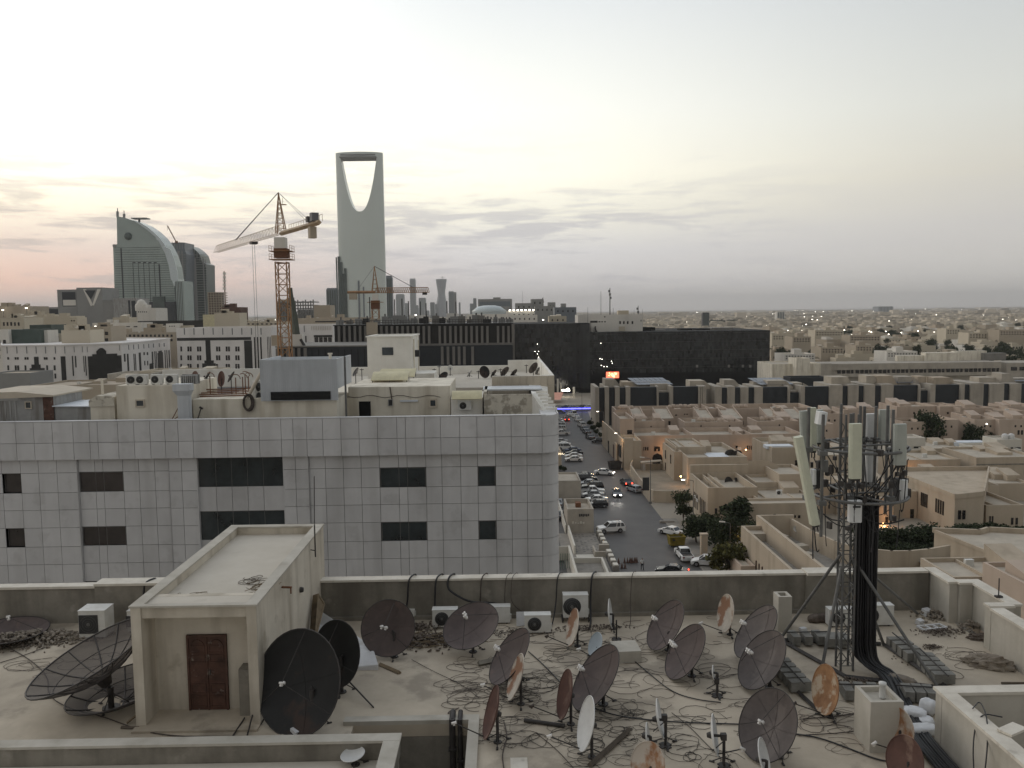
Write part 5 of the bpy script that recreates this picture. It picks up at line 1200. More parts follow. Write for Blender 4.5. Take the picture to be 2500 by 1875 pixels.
# pergola with plants behind
V = thing('pergola',(60,178,0),'dark green pergola screen with climbing plants between the villas','pergola')
x0,x1 = X_(1838,1150,176),X_(1926,1150,176); zt_ = Z_(1880,1147,176)
MB().box(x0,x1,176,181,zt_-.15,zt_).build('roof','tin_grey',V); MB().box(X_(1895,1150,176),x1,175.9,176,zt_-2.6,zt_-.2).build('screen','panel_dark',V)
for xx in (x0+.2,x1-.2): MB().tube((xx,176,0),(xx,176,zt_-.15),.1).build('post','steel_dark',V)
# V4 right of it
V = thing('villa',(66,190,0),'beige villa with a bright tin hatch on its roof behind the leaning antenna','villa')
w = vp(V,1885,2000,1092,186,15); fw(w,1938,1944,1150,1158,186); o = MB(); a = T(1905,1090,188); o.box(a.x-3,a.x+3,188,191,a.z-.6,a.z+.1); o.build('roof_hatch','tin_white',w)
vp(V,2000,2120,1110,176,16); 
V = thing('villa',(72,165,0),'beige villa block directly behind the antenna tower','villa')
w = vp(V,1960,2060,1178,152,14); w = vp(V,2050,2140,1190,150,13); fw(w,2070,2076,1215,1222,150)

# V5 foreground: street wall pair and curved wall
V = thing('villa',(40,112,0),'nearest beige villa with two long parallel walls running from the street','villa')
o = MB(); o.box(34.6,35.0,95,119.8,0,6.5); o.box(35.001,37.4,119.4,119.8,0,6.5); o.build('wall','villa_beige',V)
o = MB(); o.box(37.5,37.95,95,122,0,7.5); o.box(37.951,43,121.6,122,0,7.5); o.build('wall','villa_beige',V)
MB().box(35.0,37.49,95,119.39,4.6,4.8).build('roof','pavement',V); MB().box(35.001,37.49,117.4,119.3,4.81,5.9).build('stair_head','villa_roof',V)
MB().box(37.96,45.4,95,121.5,4.2,4.4).build('roof','pavement',V)
curve = [(42.6,121.6),(43.1,115),(44.2,109.3),(45.4,106.9),(47.2,105.4),(49.5,104.4),(51.8,104.3),(54.6,105.0),(57.9,106.4)]
MB().wall(curve,0,7.0,.35).build('curved_wall','villa_beige',V)
for (x,y,s_,z) in ((40,119,1.6,4.4),(41.2,114,1.4,4.4),(40.6,110,1.2,4.4)): MB().cbox((x,y,z+.4),(s_*1.4,s_,.8),.3).build('roof_box','villa_roof',V)
for i in range(7): ubox('fin','rust_door',V,34.45,34.6,104+1.35*i,104.12+1.35*i,0,3.6)
p = T(1944,1291,119.5); r_ = thing('satellite_dish',p-Vector((0,0,1.2)),'round white dish on the roof between the villa walls','satellite dish'); MB().lathe([(.001,-.15),(.45,0)],14,Matrix.Translation(p) @ Matrix.Rotation(1.2,4,'X')).build('reflector','dish_white',r_); MB().tube(p-Vector((0,0,1.2)),p,.04).build('mast','steel_grey',r_)
V = thing('villa',(33,118,0),'small pinkish gate house beside the nearest long villa wall','gatehouse'); vblock(V,32.4,34.4,112,118.5,2.9,mt='villa_pink',para=.4)
# V6 right foreground
V = thing('villa',(70,112,0),'low beige building with a broad whitish flat roof at the right','villa')
o = MB(); A1,A2,A3,A4 = (60.6,115.2),(64.2,113.6),(62.9,102.2),(60.5,101)
P6 = [(60.6,115.2),(66.2,113.9),(68.2,115.2),(84,110.5),(84,100.3),(62.6,100.3)]
o.slab([(p_[0],p_[1]) for p_ in P6],0,6.3); o.build('wall','villa_beige',V)
o = MB(); o.wall([P6[0],P6[1],P6[2],P6[3]],6.3,7.0,.4); o.wall([P6[0],P6[5]],6.3,6.75,.3); o.build('parapet','villa_beige',V)
MB().slab([(61.5,114),(66.2,113.4),(68.4,114.6),(83.5,110.0),(83.5,100.6),(63.3,100.6)],6.302,6.33).build('roof','tin_white',V).data.materials[0] = M['villa_roof']
V = thing('carport',(56,101,0),'pale metal sheet roof between the curved wall and the low building','carport')
q = [G(2242,1367,5.6),G(2338,1361,5.6),G(2376,1388,5.6),G(2262,1392,5.6)]; MB().slab([(a.x,a.y) for a in q],5.5,5.6).build('roof','tin_grey',V)
for a in q: MB().tube((a.x,a.y,0),(a.x,a.y,5.5),.08).build('post','steel_grey',V)
V = thing('villa',(62,92,0),'beige annex wall with a wall air conditioner at the right edge','villa')
q0 = G(2330,1412,5.0); w = vblock(V,X_(2328,1410,92),X_(2560,1410,92),92,99.5,Z_(2400,1408,92),para=.5); 
fw(w,2462,2480,1450,1462,91.9,'ac_white','wall_unit')
vblock(V,X_(2440,1396,88)+.2,X_(2640,1396,88),80,91.5,Z_(2470,1425,84),mt='villa_pink',para=.5)
o = MB(); p = T(2480,1377,98); ac_unit(Vector((p.x,97.9,p.z-.3)),1.0,.7,.4,.15,True,'white window air conditioner on the wall of the low building at the right edge',group='villa wall air conditioners',legs=False)
# V7: large angled villa at the middle right
V = thing('villa',(80,155,0),'large beige villa with angled walls and slit windows above the dark garden','villa')
def ang(parent,pts,z1,z0=0,mt='villa_beige',para=.8,roofz=None):
    w = MB().slab(pts,z0,z1-para).build('wall',mt,parent); MB().wall(list(pts)+[pts[0]],z1-para+.001,z1,.3).build('parapet',mt,w); return w
w = vp(V,2140,2240,1200,148,12,para=.5); fw(w,2222,2231,1243,1265,148); 
w0 = vp(V,2138,2182,1215,145,3,para=.4); fw(w0,2161,2168,1262,1284,145); fw(w0,2172,2178,1262,1284,145)
pa = T(2240,1230,148); pb_ = T(2330,1260,136); 
poly = [(pa.x+.05,148.5),(pb_.x,136),(X_(2400,1260,138),138),(X_(2410,1260,160),160),(pa.x+.05,160)]
w = ang(V,poly,7.0)
for k_ in (.12,.17,.22,.27,.52,.58,.64,.70):
    a = Vector((pa.x+.05,148.5)).lerp(Vector((pb_.x,136)),k_); d_ = (Vector((pb_.x,136))-Vector((pa.x+.05,148.5))).normalized()
    m_ = MB(); m_.slab([(a.x-d_.y*-.05,a.y-d_.x*.05),(a.x+d_.x*.5+d_.y*.05,a.y+d_.y*.5-d_.x*.05),(a.x+d_.x*.5-d_.y*.1,a.y+d_.y*.5+d_.x*.1),(a.x-d_.y*.1,a.y+d_.x*.1)],2.6,5.0); m_.build('window','win_dark',w)
fw(w,2339,2346,1246,1268,136.2); fw(w,2350,2357,1246,1268,136.4)
w = vp(V,2408,2500,1233,140,12,para=.6); 
for a in (2415,2421,2468,2479): fw(w,a,a+6 if a > 2450 else a+4,1260 if a < 2450 else 1264,1281,140)
w = vp(V,2240,2350,1170,162,9,para=.6); w = vp(V,2350,2440,1185,158,9,para=.6); w = vp(V,2420,2520,1180,160,10,para=.5)
V = thing('villa',(96,180,0),'beige villa row with a dark cornice line and small square windows, right middle','villa')
w = vp(V,2205,2345,1122,178,12,para=.5)
for (a,b,c_,d_) in ((2226,2236,1159,1170),(2245,2256,1159,1168),(2279,2291,1160,1168),(2314,2326,1160,1166)): fw(w,a,b,c_,d_,178)
x0,x1 = X_(2205,1141,178),X_(2345,1141,178); MB().box(x0,x1,177.9,177.99,Z_(2270,1143,178),Z_(2270,1140,178)).build('cornice','conc_wall',w)
w = vp(V,2384,2540,1116,176,14,para=.5); x0,x1 = X_(2384,1134,176),X_(2540,1134,176); MB().box(x0,x1,175.9,175.99,Z_(2450,1135,176),Z_(2450,1132,176)).build('cornice','conc_wall',w)
w = vp(V,2205,2240,1176,166,8,para=.5); fw(w,2230,2238,1186,1196,166); fw(w,2212,2224,1186,1191,166)
V = thing('house',(95,195,0),'small whitish house with three dark windows right of the antenna tower','house')
w = vp(V,2195,2260,1097,190,9,mt='villa_white',para=.3); 
for (a,b) in ((2212,2223),(2231,2239),(2244,2257)): fw(w,a,b,1105,1120,190)
w2 = vp(V,2205,2260,1069,193,6,mt='villa_white',para=.3); fw(w2,2231,2256,1090,1094,192.9)
V = thing('house',(125,195,0),'whitish house with white water tanks on its roof at the right edge','house')
w = vp(V,2400,2495,1098,188,10,mt='villa_white',para=.3)
for (a,b) in ((2449,2459),(2467,2475),(2480,2493)): fw(w,a,b,1105,1118,188)
w2 = vp(V,2435,2495,1073,191,6,mt='villa_white',para=.3); fw(w2,2468,2492,1092,1096,190.9); tank(T(2453,1072,193)+Vector((0,0,-.1)),'pair of white water tanks on the whitish house at the right edge')
V = thing('house',(110,205,0),'low house with bright white tin roofs between the whitish houses','house')
q = [(T(2280,1087,200)),]
w = vp(V,2278,2420,1094,198,12,para=.3); x0 = X_(2320,1080,205); MB().box(x0,x0+8,203,206,0,Z_(2340,1080,203)).build('tin_roof','tin_white',w); MB().box(x0+1,x0+9,198.5,201,0,Z_(2340,1089,199)).build('tin_roof','tin_white',w); MB().box(x0+6,x0+11,195,198,0,Z_(2380,1098,195)).build('tin_roof','tin_grey',w)

# dark panelled stone row
def stone_row(root,segs,pt_,Y,zb=0.0):
    pass
for (lab,px0,px1,dark,low,steps) in (
    ('left block of the stone row with tall dark panels, beside the street',1453,1723,[(1462,1476),(1486,1501),(1512,1527),(1538,1603),(1642,1705)],[(1607,1634)],[(1705,1709),(1711,1714),(1716,1719)]),
    ('long right block of the stone row with tall dark panels',1744,2560,[(1761,1775),(1793,1807),(1826,1841),(1861,1922),(1962,2023),(2055,2069),(2094,2108),(2134,2150),(2179,2240),(2279,2341),(2350,2366),(2398,2413),(2448,2463),(2490,2560)],[(1926,1952),(2243,2267)],[])):
    V = thing('stone_terrace',(X_((px0+px1)/2,1000,276),276,0),lab,'building')
    zt_ = Z_(px0,946,276); o = MB(); edges = []
    bays = sorted([(a,b,'d') for a,b in dark] + [(a,b,'l') for a,b in low])
    x = X_(px0,1000,276)
    pos = px0
    for a,b,k_ in bays:
        xa,xb = X_(a,1000,276),X_(b,1000,276)
        o.box(x,xa-.0,275.6+(.0 if (a-pos) > 12 else -.5),290,0,zt_ + (rnd.choice((0,.3,.8)) if (a-pos) > 12 else .15))
        x = xb; pos = b
    o.box(x,X_(px1,1000,276),275.6,290,0,zt_); o.box(X_(px0,1000,276)+.1,X_(px1,1000,276)-.1,278,289.9,0,zt_-1.6)
    wl = o.build('wall','stone_row',V)
    for a,b,k_ in bays:
        xa,xb = X_(a,1000,276),X_(b,1000,276); MB().box(xa+.02,xb-.02,276.3 if k_ == 'd' else 277,277.9,0,zt_-(.15 if k_ == 'd' else 2.1)).build('dark_panel','panel_dark',V)
    for a,b in steps: MB().box(X_(a,1000,275),X_(b,1000,275),275.2,275.55,0,zt_-.1).build('fin','stone_row',V)
    # roof structures
    rr = random.Random(px0); xx = px0+22
    while xx < px1-30:
        wd = rr.uniform(16,46); hh = rr.uniform(1.0,3.6); xa,xb = X_(xx,940,282),X_(min(px1-5,xx+wd),940,282)
        if rr.random() < .75:
            b_ = MB(); b_.box(xa,xb,280+rr.uniform(0,2),287,zt_-1.6,zt_-1.6+hh+1.0); b_.add([(xb,281,zt_+hh-.6),(xb+2.5,281,zt_-.8),(xb+2.5,281,zt_-1.5),(xb,281,zt_-1.5),(xb,281.3,zt_+hh-.6),(xb+2.5,281.3,zt_-.8),(xb+2.5,281.3,zt_-1.5),(xb,281.3,zt_-1.5)],[(0,3,2,1),(4,5,6,7),(0,1,5,4),(1,2,6,5)])
            b_.build('roof_room',rr.choice(('villa_roof','stone_row','villa_beige')),V)
        xx += wd + rr.uniform(4,20)
    sp = {1453: [(1552,1640)],1744: [(1850,1932),(2145,2236),(2455,2520)]}[px0]
    for a,b in sp:
        xa,xb = X_(a,925,284),X_(b,925,284); zt2 = Z_((a+b)/2,921,290); sk = MB(); nq = 7
        for i in range(nq):
            for j in range(3):
                u0,u1 = i/nq,(i+.93)/nq; v0,v1 = j/3,(j+.93)/3; f_ = lambda u,v: (xa+(xb-xa)*u + 2.2*v*-1,281+8*v,zt_+.3+(zt2-zt_-.3)*v)
                sk.add([f_(u0,v0),f_(u1,v0),f_(u1,v1),f_(u0,v1)],[(0,1,2,3)])
        sk.build('skylight','solar',V); MB().box(xa-1.5,xb-.5,284,288.5,zt_-1.6,zt_+1.0).build('roof_room','stone_row',V)
# long office with ribbon windows
V = thing('ribbon_window_building',(230,425,0),'long low building with a ribbon of square dark windows at the right','building')
YL = 400.0
x0,x1 = X_(2003,900,YL),X_(2444,900,YL); z1 = Z_(2230,886,YL); zw1,zw0 = Z_(2250,901,YL),Z_(2250,910,YL); zb = Z_(2250,918,YL)
o = MB(); o.box(x0,x1,YL,YL+18,zw1,z1); o.box(x0,x1,YL,YL+18,zb,zw0); o.box(x0,x1,YL+.6,YL+18,zw0+.001,zw1-.001); o.box(x0+6,x1-6,YL+2,YL+17,0,zb-.001); o.box(x0-.1,x0+5,YL-1,YL+3,0,z1+.3)
w = o.build('wall','stone_row',V)
nW = 36; xs0 = X_(2044,905,YL)
for i in range(nW): xa = xs0+(x1-xs0)*i/nW; ubox('window','win_dark',w,xa+.3,xa+(x1-xs0)/nW-.3 - (.5 if i % 4 == 3 else 0),YL+.3,YL+.58,zw0+.01,zw1-.01)
o = MB(); xa,xb = X_(2260,870,412),X_(2345,870,412); o.box(xa,xb,412,417,z1,Z_(2300,861,412)); xa,xb = X_(2330,870,414),X_(2410,870,414); o.box(xa,xb,414.5,417.5,z1,Z_(2360,857,414)); o.box(X_(2192,870,414),X_(2262,870,414),414,417,z1,Z_(2225,868,414)); o.build('roof_room','cream_wall',w)
o = MB(); xa,xb = X_(2402,870,412),X_(2456,870,412); o.box(xa,xb,412,416,z1,Z_(2430,862,412)); o.build('roof_room','mall_slab',w)
V = thing('ribbon_window_building',(340,425,0),'second ribbon window building cut by the right edge','building')
x0 = X_(2458,900,YL+6); w = MB().box(x0,x0+60,YL+6,YL+24,0,Z_(2480,888,YL)).build('wall','stone_row',V)
for i in range(8): ubox('window','win_dark',w,x0+2+4.2*i,x0+5+4.2*i,YL+5.9,YL+6.1,zw0,zw1)
V = thing('house',(160,330,0),'cream buildings with a slanting roof left of the ribbon window building','building')
w = vp(V,1885,2004,888,345,20,mt='cream_wall',para=.5); w = vp(V,1945,1978,875,340,10,mt='cream_wall',para=.5); w = vp(V,1872,1916,886,360,10,mt='mall_slab'); w = vp(V,1930,2020,921,310,8,mt='panel_dark')
w = MB(); a = T(2085,925,320); w.box(X_(2225,930,318),X_(2290,930,318),318,322,0,Z_(2260,921,318)); w.build('wall','panel_dark',V)
w = MB(); w.box(X_(1871,900,372),X_(1874,900,372),372,373,0,Z_(1872,885,372)); w.build('pylon','dish_white',V)

# the dark mall
V = thing('shopping_mall',(60,400,0),'vast black glass shopping mall block behind the villas','building')
YM = 388.0
def gface(x0,x1,z0,z1,y,nx,nz,mt='mall_glass',jit=.25,seed=1):
    o = MB(); rr = random.Random(seed)
    for i in range(nx):
        for j in range(nz):
            xa = x0+(x1-x0)*i/nx; xb = x0+(x1-x0)*(i+.96)/nx; za = z0+(z1-z0)*j/nz; zb_ = z0+(z1-z0)*(j+.985)/nz; d_ = rr.uniform(0,.12)
            o.add([(xa,y-d_,za),(xb,y-rr.uniform(0,.12),za),(xb,y-rr.uniform(0,.12),zb_),(xa,y-d_,zb_)],[(0,1,2,3)])
    return o
xa,xb,xc,xd = X_(1253,850,YM),X_(1440,850,YM),X_(1560,850,YM),X_(1880,850,YM)
zA,zB = Z_(1345,790,YM),Z_(1660,809,YM)
MB().box(xa,xb,YM,YM+60,0,zA).box(xb+.01,xd,YM+.5,YM+70,0,zB).build('wall','dark_hole',V)
gface(xa,xb-8,2,zA,YM-.1,26,14).build('glass_front','mall_glass',V); gface(xb-8,xb,2,zA,YM-.6,5,1,seed=3).build('glass_front','mall_glass',V)
gface(xb,xd,9,zB,YM+.3,90,11,seed=2).build('glass_front','mall_glass',V); gface(xb+2,xd-6,0,9,YM+2,18,1,seed=5).build('shop_front','mall_glass',V)
for i in range(14): x = xb+6+(xd-xb-12)*i/14; ubox('column','mall_fin',V,x,x+.9,YM+1,YM+2,0,9) if i % 3 == 0 else None
# crowd of roof equipment
rr = random.Random(31)
for i,(a,b,pt_,d_) in enumerate(((1700,1733,803,8),(1738,1790,801,12),(1560,1600,800,8),(1590,1625,806,6),(1660,1690,803,7))):
    x0,x1 = X_(a,800,YM+20),X_(b,800,YM+20); MB().box(x0,x1,YM+20,YM+20+d_,zB-.1,Z_((a+b)/2,pt_-1,YM+20)).build('roof_unit','mall_slab' if i % 2 else 'dark_hole',V)
scr = thing('led_screen',T(1495,925,YM-3),'glowing orange red advertising screen on the dark mall','screen')
emit('led_red',(1.0,.16,.08),2.2); emit('led_warm',(1.0,.55,.28),2.6); emit('lamp_white',(1.0,.93,.80),9); emit('lamp_warm',(1.0,.55,.22),9); emit('lamp_amber',(1.0,.42,.05),14); emit('led_blue',(.10,.10,1.0),4.5); emit('tail_red',(1.0,.06,.03),7); emit('head_white',(1,.96,.88),16); emit('lit_window',(1.0,.85,.6),1.6); emit('sign_blue',(.02,.12,.45),.5); emit('sign_yellow',(1.0,.66,.04),1.0)
x0,x1,z0,z1 = X_(1480,915,YM-3),X_(1511,915,YM-3),Z_(1495,923,YM-3),Z_(1495,908,YM-3)
MB().box(x0-.3,x1+.3,YM-2.9,YM-2.2,z0-.3,z1+.3).build('cabinet','dark_hole',scr)
MB().box(x0,x1,YM-3,YM-2.92,z0,z1).build('display','led_red',scr)
o = MB(); rr = random.Random(4)
for i in range(18): u = rr.uniform(.15,.8); v = rr.gauss(.45,.2); xx = x0+(x1-x0)*u; zz = z0+(z1-z0)*min(.9,max(.1,v)); o.box(xx,xx+rr.uniform(.2,.9),YM-3.06-.003*i,YM-3.01,zz,zz+rr.uniform(.2,.7))
o.build('display_image','led_warm',scr)
# small lights in the mall front
for i,(px,py) in enumerate(((1465,876),(1470,877),(1493,882),(1495,887),(1467,838),(1468,892),(1475,895),(1482,895),(1306,858),(1315,858),(1315,872),(1312,840),(1312,864))):
    p = T(px,py,YM-1.0); MB().box(p.x-.12,p.x+.12,p.y,p.y+.3,p.z-.1,p.z+.1).build('spot_light','lamp_white',V)
for i,px in enumerate((1702,1780,1814,1832)):
    p = T(px,893,YM-.5); MB().box(p.x-.5,p.x+.5,p.y,p.y+.3,p.z-.8,p.z+.4).build('lit_panel','lit_window',V).data.materials[0] = M['mall_fin']
# street level shops left of it
V = thing('shop',T(1380,965,372),'white lit shop front and pale columns at the end of the street','shop')
for (a,b,pt_,pb,mt) in ((1360,1364,925,985,'villa_white'),(1368,1371,935,982,'villa_white'),(1399,1404,945,982,'villa_white')):
    x0,x1 = X_(a,960,370),X_(b,960,370); MB().box(x0,x1,370,371,0,Z_((a+b)/2,pt_,370)).build('column',mt,V)
x0,x1 = X_(1372,953,371),X_(1391,953,371); MB().box(x0,x1,371,371.5,Z_(1380,955,371),Z_(1380,951,371)).build('lit_sign','lamp_white',V)
p = T(1387,951,369); MB().lathe([(.001,-.7),(.6,-.35),(.7,0),(.6,.35),(.001,.7)],10,Matrix.Translation(p)).build('lamp_globe','lamp_white',V)
V = thing('awning',T(1370,990,350),'flat salmon coloured canopy beside the far end of the street','canopy'); x0,x1 = X_(1340,990,345),X_(1381,990,345); MB().add([(x0,345,1.5),(x1-2,345,1.5),(x1,357,3.4),(x0,357,3.4)],[(0,1,2,3)]).build('roof','villa_pink',V).data.materials[0] = M['led_red'] if False else mat('salmon',(.75,.38,.28),.8,.05,1)
V = thing('led_barrier',T(1406,1003,316),'blue glowing light strip on the railing across the end of the street','light strip')
x0,x1 = X_(1340,1003,316),X_(1454,1003,316); MB().box(x0,x1,316,316.15,.95,1.3).build('light_strip','led_blue',V); MB().box(x0,x1,316.2,316.4,0,.5).build('base','pavement',V)
for i in range(14): xx = x0+(x1-x0)*i/13; MB().box(xx-.05,xx+.05,316.16,316.25,.5,1.4).build('post','steel_grey',V)
# blue and yellow shop sign between the stone blocks
V = thing('shop_sign',T(1733,985,300),'blue and yellow lit shop sign between the two stone blocks','sign')
x0,x1,xm = X_(1723,974,300),X_(1744,974,300),X_(1728,974,300)
MB().box(x0,x1,300,300.4,Z_(1733,981,300),Z_(1733,969,300)).build('sign_board','sign_blue',V)
MB().prism([(xm,Z_(1733,976.5,300)),(xm+1.0,Z_(1733,969.2,300)),(x1,Z_(1733,969.2,300)),(x1,Z_(1733,976.5,300))],299.9,299.98).build('sign_panel','sign_yellow',V); MB().box(x0,x1,300.5,303,0,Z_(1733,982,300)).build('shop_window','solar',V)

# striped wings of the mall, left
mat('stripe_dark',(.03,.03,.028),.5,.1,.4)
V = thing('striped_building',(10,240,0),'black building wing with pale vertical fins, left of the black glass mall','building')
YS = 232.0
for (a,b,pt_,pb,Y) in ((828,1253,791,842,YS),(905,1253,845,890,YS-4)):
    pass
xa,xb = X_(817,830,YS),X_(1252,830,YS); z1,z0 = Z_(1040,793,YS),Z_(1040,838,YS); z00 = Z_(1040,842,YS)
MB().box(xa,xb,YS,YS+60,0,z1).build('wall','stripe_dark',V)
MB().box(xa-.3,xb+.4,YS-1.2,YS-.01,z00-.2,z00+.35).build('ledge','mall_fin',V); MB().box(xb-.3,xb+.5,YS-.9,YS+1,0,z1).build('fin','mall_fin',V); MB().box(xa-.2,xb+.2,YS-.5,YS+60,z1,z1+.25).build('coping','stripe_dark',V)
px = 829
while px < 1248:
    if not (1060 < px < 1072 or 1203 < px < 1216 or 905 < px < 926):
        xx = X_(px,820,YS); zt_ = Z_(px,796,YS); zq = Z_(px,840,YS); ubox('fin','mall_fin',V,xx-.33,xx+.33,YS-.8,YS-.02,zq,zt_)
    px += 12.9
V2 = V
for px in (1080,1094,1108,1121,1134,1154): xx = X_(px,865,YS-2); ubox('fin','mall_fin',V,xx-.36,xx+.36,YS-2.6,YS-2.0,Z_(px,890,YS-2),Z_(px,846,YS-2))
xa,xb = X_(1026,868,YS-2),X_(1252,868,YS-2); MB().box(xa,xb,YS-2,YS-.02,0,z00-.25).build('lower_wall','panel_dark',V)
# low dark wing at the left with its own fins
V = thing('striped_building',(-50,210,0),'low dark glass wing with short pale fins behind the plant room','building')
YW = 205.0
xa,xb = X_(676,865,YW),X_(900,865,YW); z1 = Z_(790,847,YW); MB().box(xa,xb,YW,YW+26,0,z1).build('wall','panel_dark',V); MB().box(xa-.3,xb,YW-.3,YW+26,z1,z1+.3).build('coping','mall_slab',V)
for px in (678,690,703,717,731,746): xx = X_(px,860,YW); ubox('fin','mall_fin',V,xx-.35,xx+.35,YW-.6,YW-.02,0,z1-.2)
for i in range(9): xx = X_(762+16*i,865,YW); ubox('mullion','dark_hole',V,xx-.06,xx+.06,YW-.08,YW-.01,0,z1-.6)
# == trees
def leafcrown(o,rr,cen,rad,n,leaf,squash=.8):
    for _ in range(n):
        while True:
            d = Vector((rr.uniform(-1,1),rr.uniform(-1,1),rr.uniform(-1,1)))
            if .25 < d.length < 1: break
        d = d * (1 + .0) ; p = Vector(cen) + Vector((d.x*rad,d.y*rad,d.z*rad*squash)); s = leaf*rr.uniform(.5,1.3)
        q = Vector((rr.gauss(0,1),rr.gauss(0,1),rr.gauss(0,1))).normalized(); u = q.orthogonal().normalized(); v = q.cross(u)
        o.add([p-u*s,p-v*s*.6,p+u*s,p+v*s*.6],[(0,1,2,3)])
def make_tree(h,rad,seed,mt='leaf',clumps=16,per=120,leaf=.30,squash=.85,label='',cat='tree',name='tree',trunkh=.35,loc=(0,0,0)):
    rr = random.Random(seed); root = thing(name,(0,0,0),label,cat)
    t = MB(); th = h*trunkh; t.path([(0,0,0),(.1*rr.uniform(-1,1),.1,th*.5),(0,0,th)],.03*h*.6+.05,7)
    o = MB(); 
    for i in range(clumps):
        a = rr.uniform(0,2*pi); r_ = rad*sqrt(rr.random())*.85; z = th*.7 + (h-th*.7)*(.12+.76*rr.random()); k = 1-abs((z-th*.7)/(h-th*.7)-.42)*1.1; c_ = Vector((r_*cos(a)*k,r_*sin(a)*k,z))
        t.tube((0,0,th*.9),c_,.05,4,r2=.02,caps=False); leafcrown(o,rr,c_,rad*rr.uniform(.34,.58),per,leaf,squash)
    t.build('trunk','bark',root,org=(0,0,0)); o.build('crown',mt,root,org=(0,0,0)); return root
TREES = [make_tree(7,3.2,1,label='a',clumps=22),make_tree(8.5,3.0,2,label='b',clumps=22,per=80),make_tree(5,2.6,3,label='c',clumps=16),make_tree(4.2,2.7,4,'leaf_olive',label='d',clumps=18,squash=.7,trunkh=.2),make_tree(9,2.2,5,label='e',clumps=20,squash=1.2)]
used_t = set()
def put_tree(k,x,y,s,label,rz=0,z=0,group='garden and street trees',sz=None):
    src = TREES[k]
    if k in used_t: o = clone(src)
    else: o = src; used_t.add(k)
    o.location = (x,y,z); o.rotation_euler.z = rz; o.scale = (s,s,sz or s); o['label'] = label; o['group'] = group; return o
def tpx(k,px,pyb,hpx,label,rz=0,zb=0,group='garden and street trees',wid=1):
    g = G(px,pyb,zb); H0 = (7,8.5,5,4.2,9)[k]; hm = hpx/FPX*g.y*1.04; s = hm/H0*1.0; return put_tree(k,g.x,g.y,s*wid,label,rz,zb,group,s)
tpx(1,1668,1275,78,'dense dark tree at the street corner by the tall villa windows',.3,wid=1.15)
tpx(0,1700,1325,66,'broad dark tree over the pavement behind the white pickup',1.2,wid=1.3)
tpx(4,1795,1320,105,'tall feathery tree in front of the villa with tall windows',2.1,wid=1.5)
tpx(0,1765,1345,80,'dark tree behind the garden gate pillar',3.0,wid=1.2)
tpx(0,1830,1345,70,'dark tree beside the amber street lamp',4.0,wid=1.2)
tpx(2,1735,1300,46,'low bushy tree right of the white sedan',5.0,wid=1.2)
tpx(3,1783,1402,72,'yellowish green round tree by the white hatchback',.4,wid=1.15)
tpx(3,1838,1405,34,'small yellowish shrub at the foot of the long villa wall',2.4)
tpx(2,1915,1262,36,'thin tree before the small windows of the villa',1.0)
tpx(2,1893,1150,26,'climbing shrub on the pergola',1.5,group='shrubs'); tpx(2,1912,1150,24,'second climbing shrub on the pergola, nearer the antenna',2.5,group='shrubs')
for i,(k,px,py,h,wd) in enumerate(((0,2130,1365,75,1.3),(1,2165,1370,85,1.2),(0,2200,1372,80,1.3),(1,2235,1370,85,1.2),(0,2268,1362,80,1.2),(0,2150,1385,60,1.3),(0,2215,1388,62,1.3),(2,2260,1385,60,1.3),(2,2185,1390,55,1.3),(1,2100,1350,70,1.2),(2,2285,1345,50,1.3))):
    tpx(k,px,py,h,'dark leafy garden tree in the grove right of the cable trunk',i*1.1,group='dark grove right of the cable trunk',wid=wd)
for i,(k,px,py,h) in enumerate(((2,2345,1318,38),(2,2368,1320,42),(2,2392,1322,42),(2,2415,1325,45),(2,2440,1328,45),(2,2465,1332,48),(2,2490,1336,50),(0,2512,1340,50),(2,2325,1315,30))):
    tpx(k,px,py,h,'dark hedge tree in the row behind the whitish flat roof',i*.9,group='hedge trees behind the flat roof',wid=1.3)
tpx(0,2262,1098,90,'big dark tree above the small whitish house',.5,wid=.95); tpx(1,2240,1090,78,'dark tree at the left side of the big tree',1.5,wid=.8); tpx(2,2300,1092,46,'low dark tree right of the big tree',2.5)
for i,(k,px,py,h) in enumerate(((0,2375,1098,62),(1,2398,1096,62),(0,2425,1096,60),(2,2460,1080,30),(2,2480,1078,28),(2,2345,1085,24))): tpx(k,px,py,h,'dark tree in the clump before the pink villas at the right',i*1.3,group='clump before the pink villas')
for i,(px,py,h) in enumerate(((1370,1150,14),(1378,1152,12),(1402,1170,8))): tpx(2,px,py,h,'small shrub by the low kiosk at the left kerb',i,group='kerb shrubs')
for i,(px,py,h) in enumerate(((1441,1040,14),(1448,1052,14),(1455,1062,14),(1450,1030,12),(1462,1048,16),(1467,1070,14))): tpx(2,px,py,h,'dark shrub in the strip beside the right kerb of the street',i,group='shrubs beside the street')

# == street buildings and furniture
V = thing('kiosk',(12,170,0),'low brown walled kiosk with a pale roof left of the parked cars','kiosk'); vblock(V,5,15.6,166,175,4.1,mt='stone_row',para=.35)
V = thing('kiosk',(13,145,0),'square brown kiosk with small wall letters beside the street','kiosk'); w = vblock(V,10.9,15.4,140.8,149,4.3,mt='stone_row',para=.8)
MB().cbox((13.2,146,3.9),(.9,1.4,.8)).build('roof_hatch','rust',w); 
o = MB(); 
for i in range(6): o.box(12.9+.3*i,13.1+.3*i,140.7,140.79,3.0+.1*(i%2),3.45)
o.build('letter','ac_dark',w); o = MB()
for i in range(5): o.box(11.7+.45*i,12.0+.45*i,140.7,140.79,1.75,2.15-.12*(i%3))
o.build('letter','villa_white',w)
V = thing('kiosk',(10,200,0),'small beige kiosk with glowing wall letters by the parked cars','kiosk'); w = vblock(V,3,14.2,201,210,4.1,mt='villa_beige',para=.5)
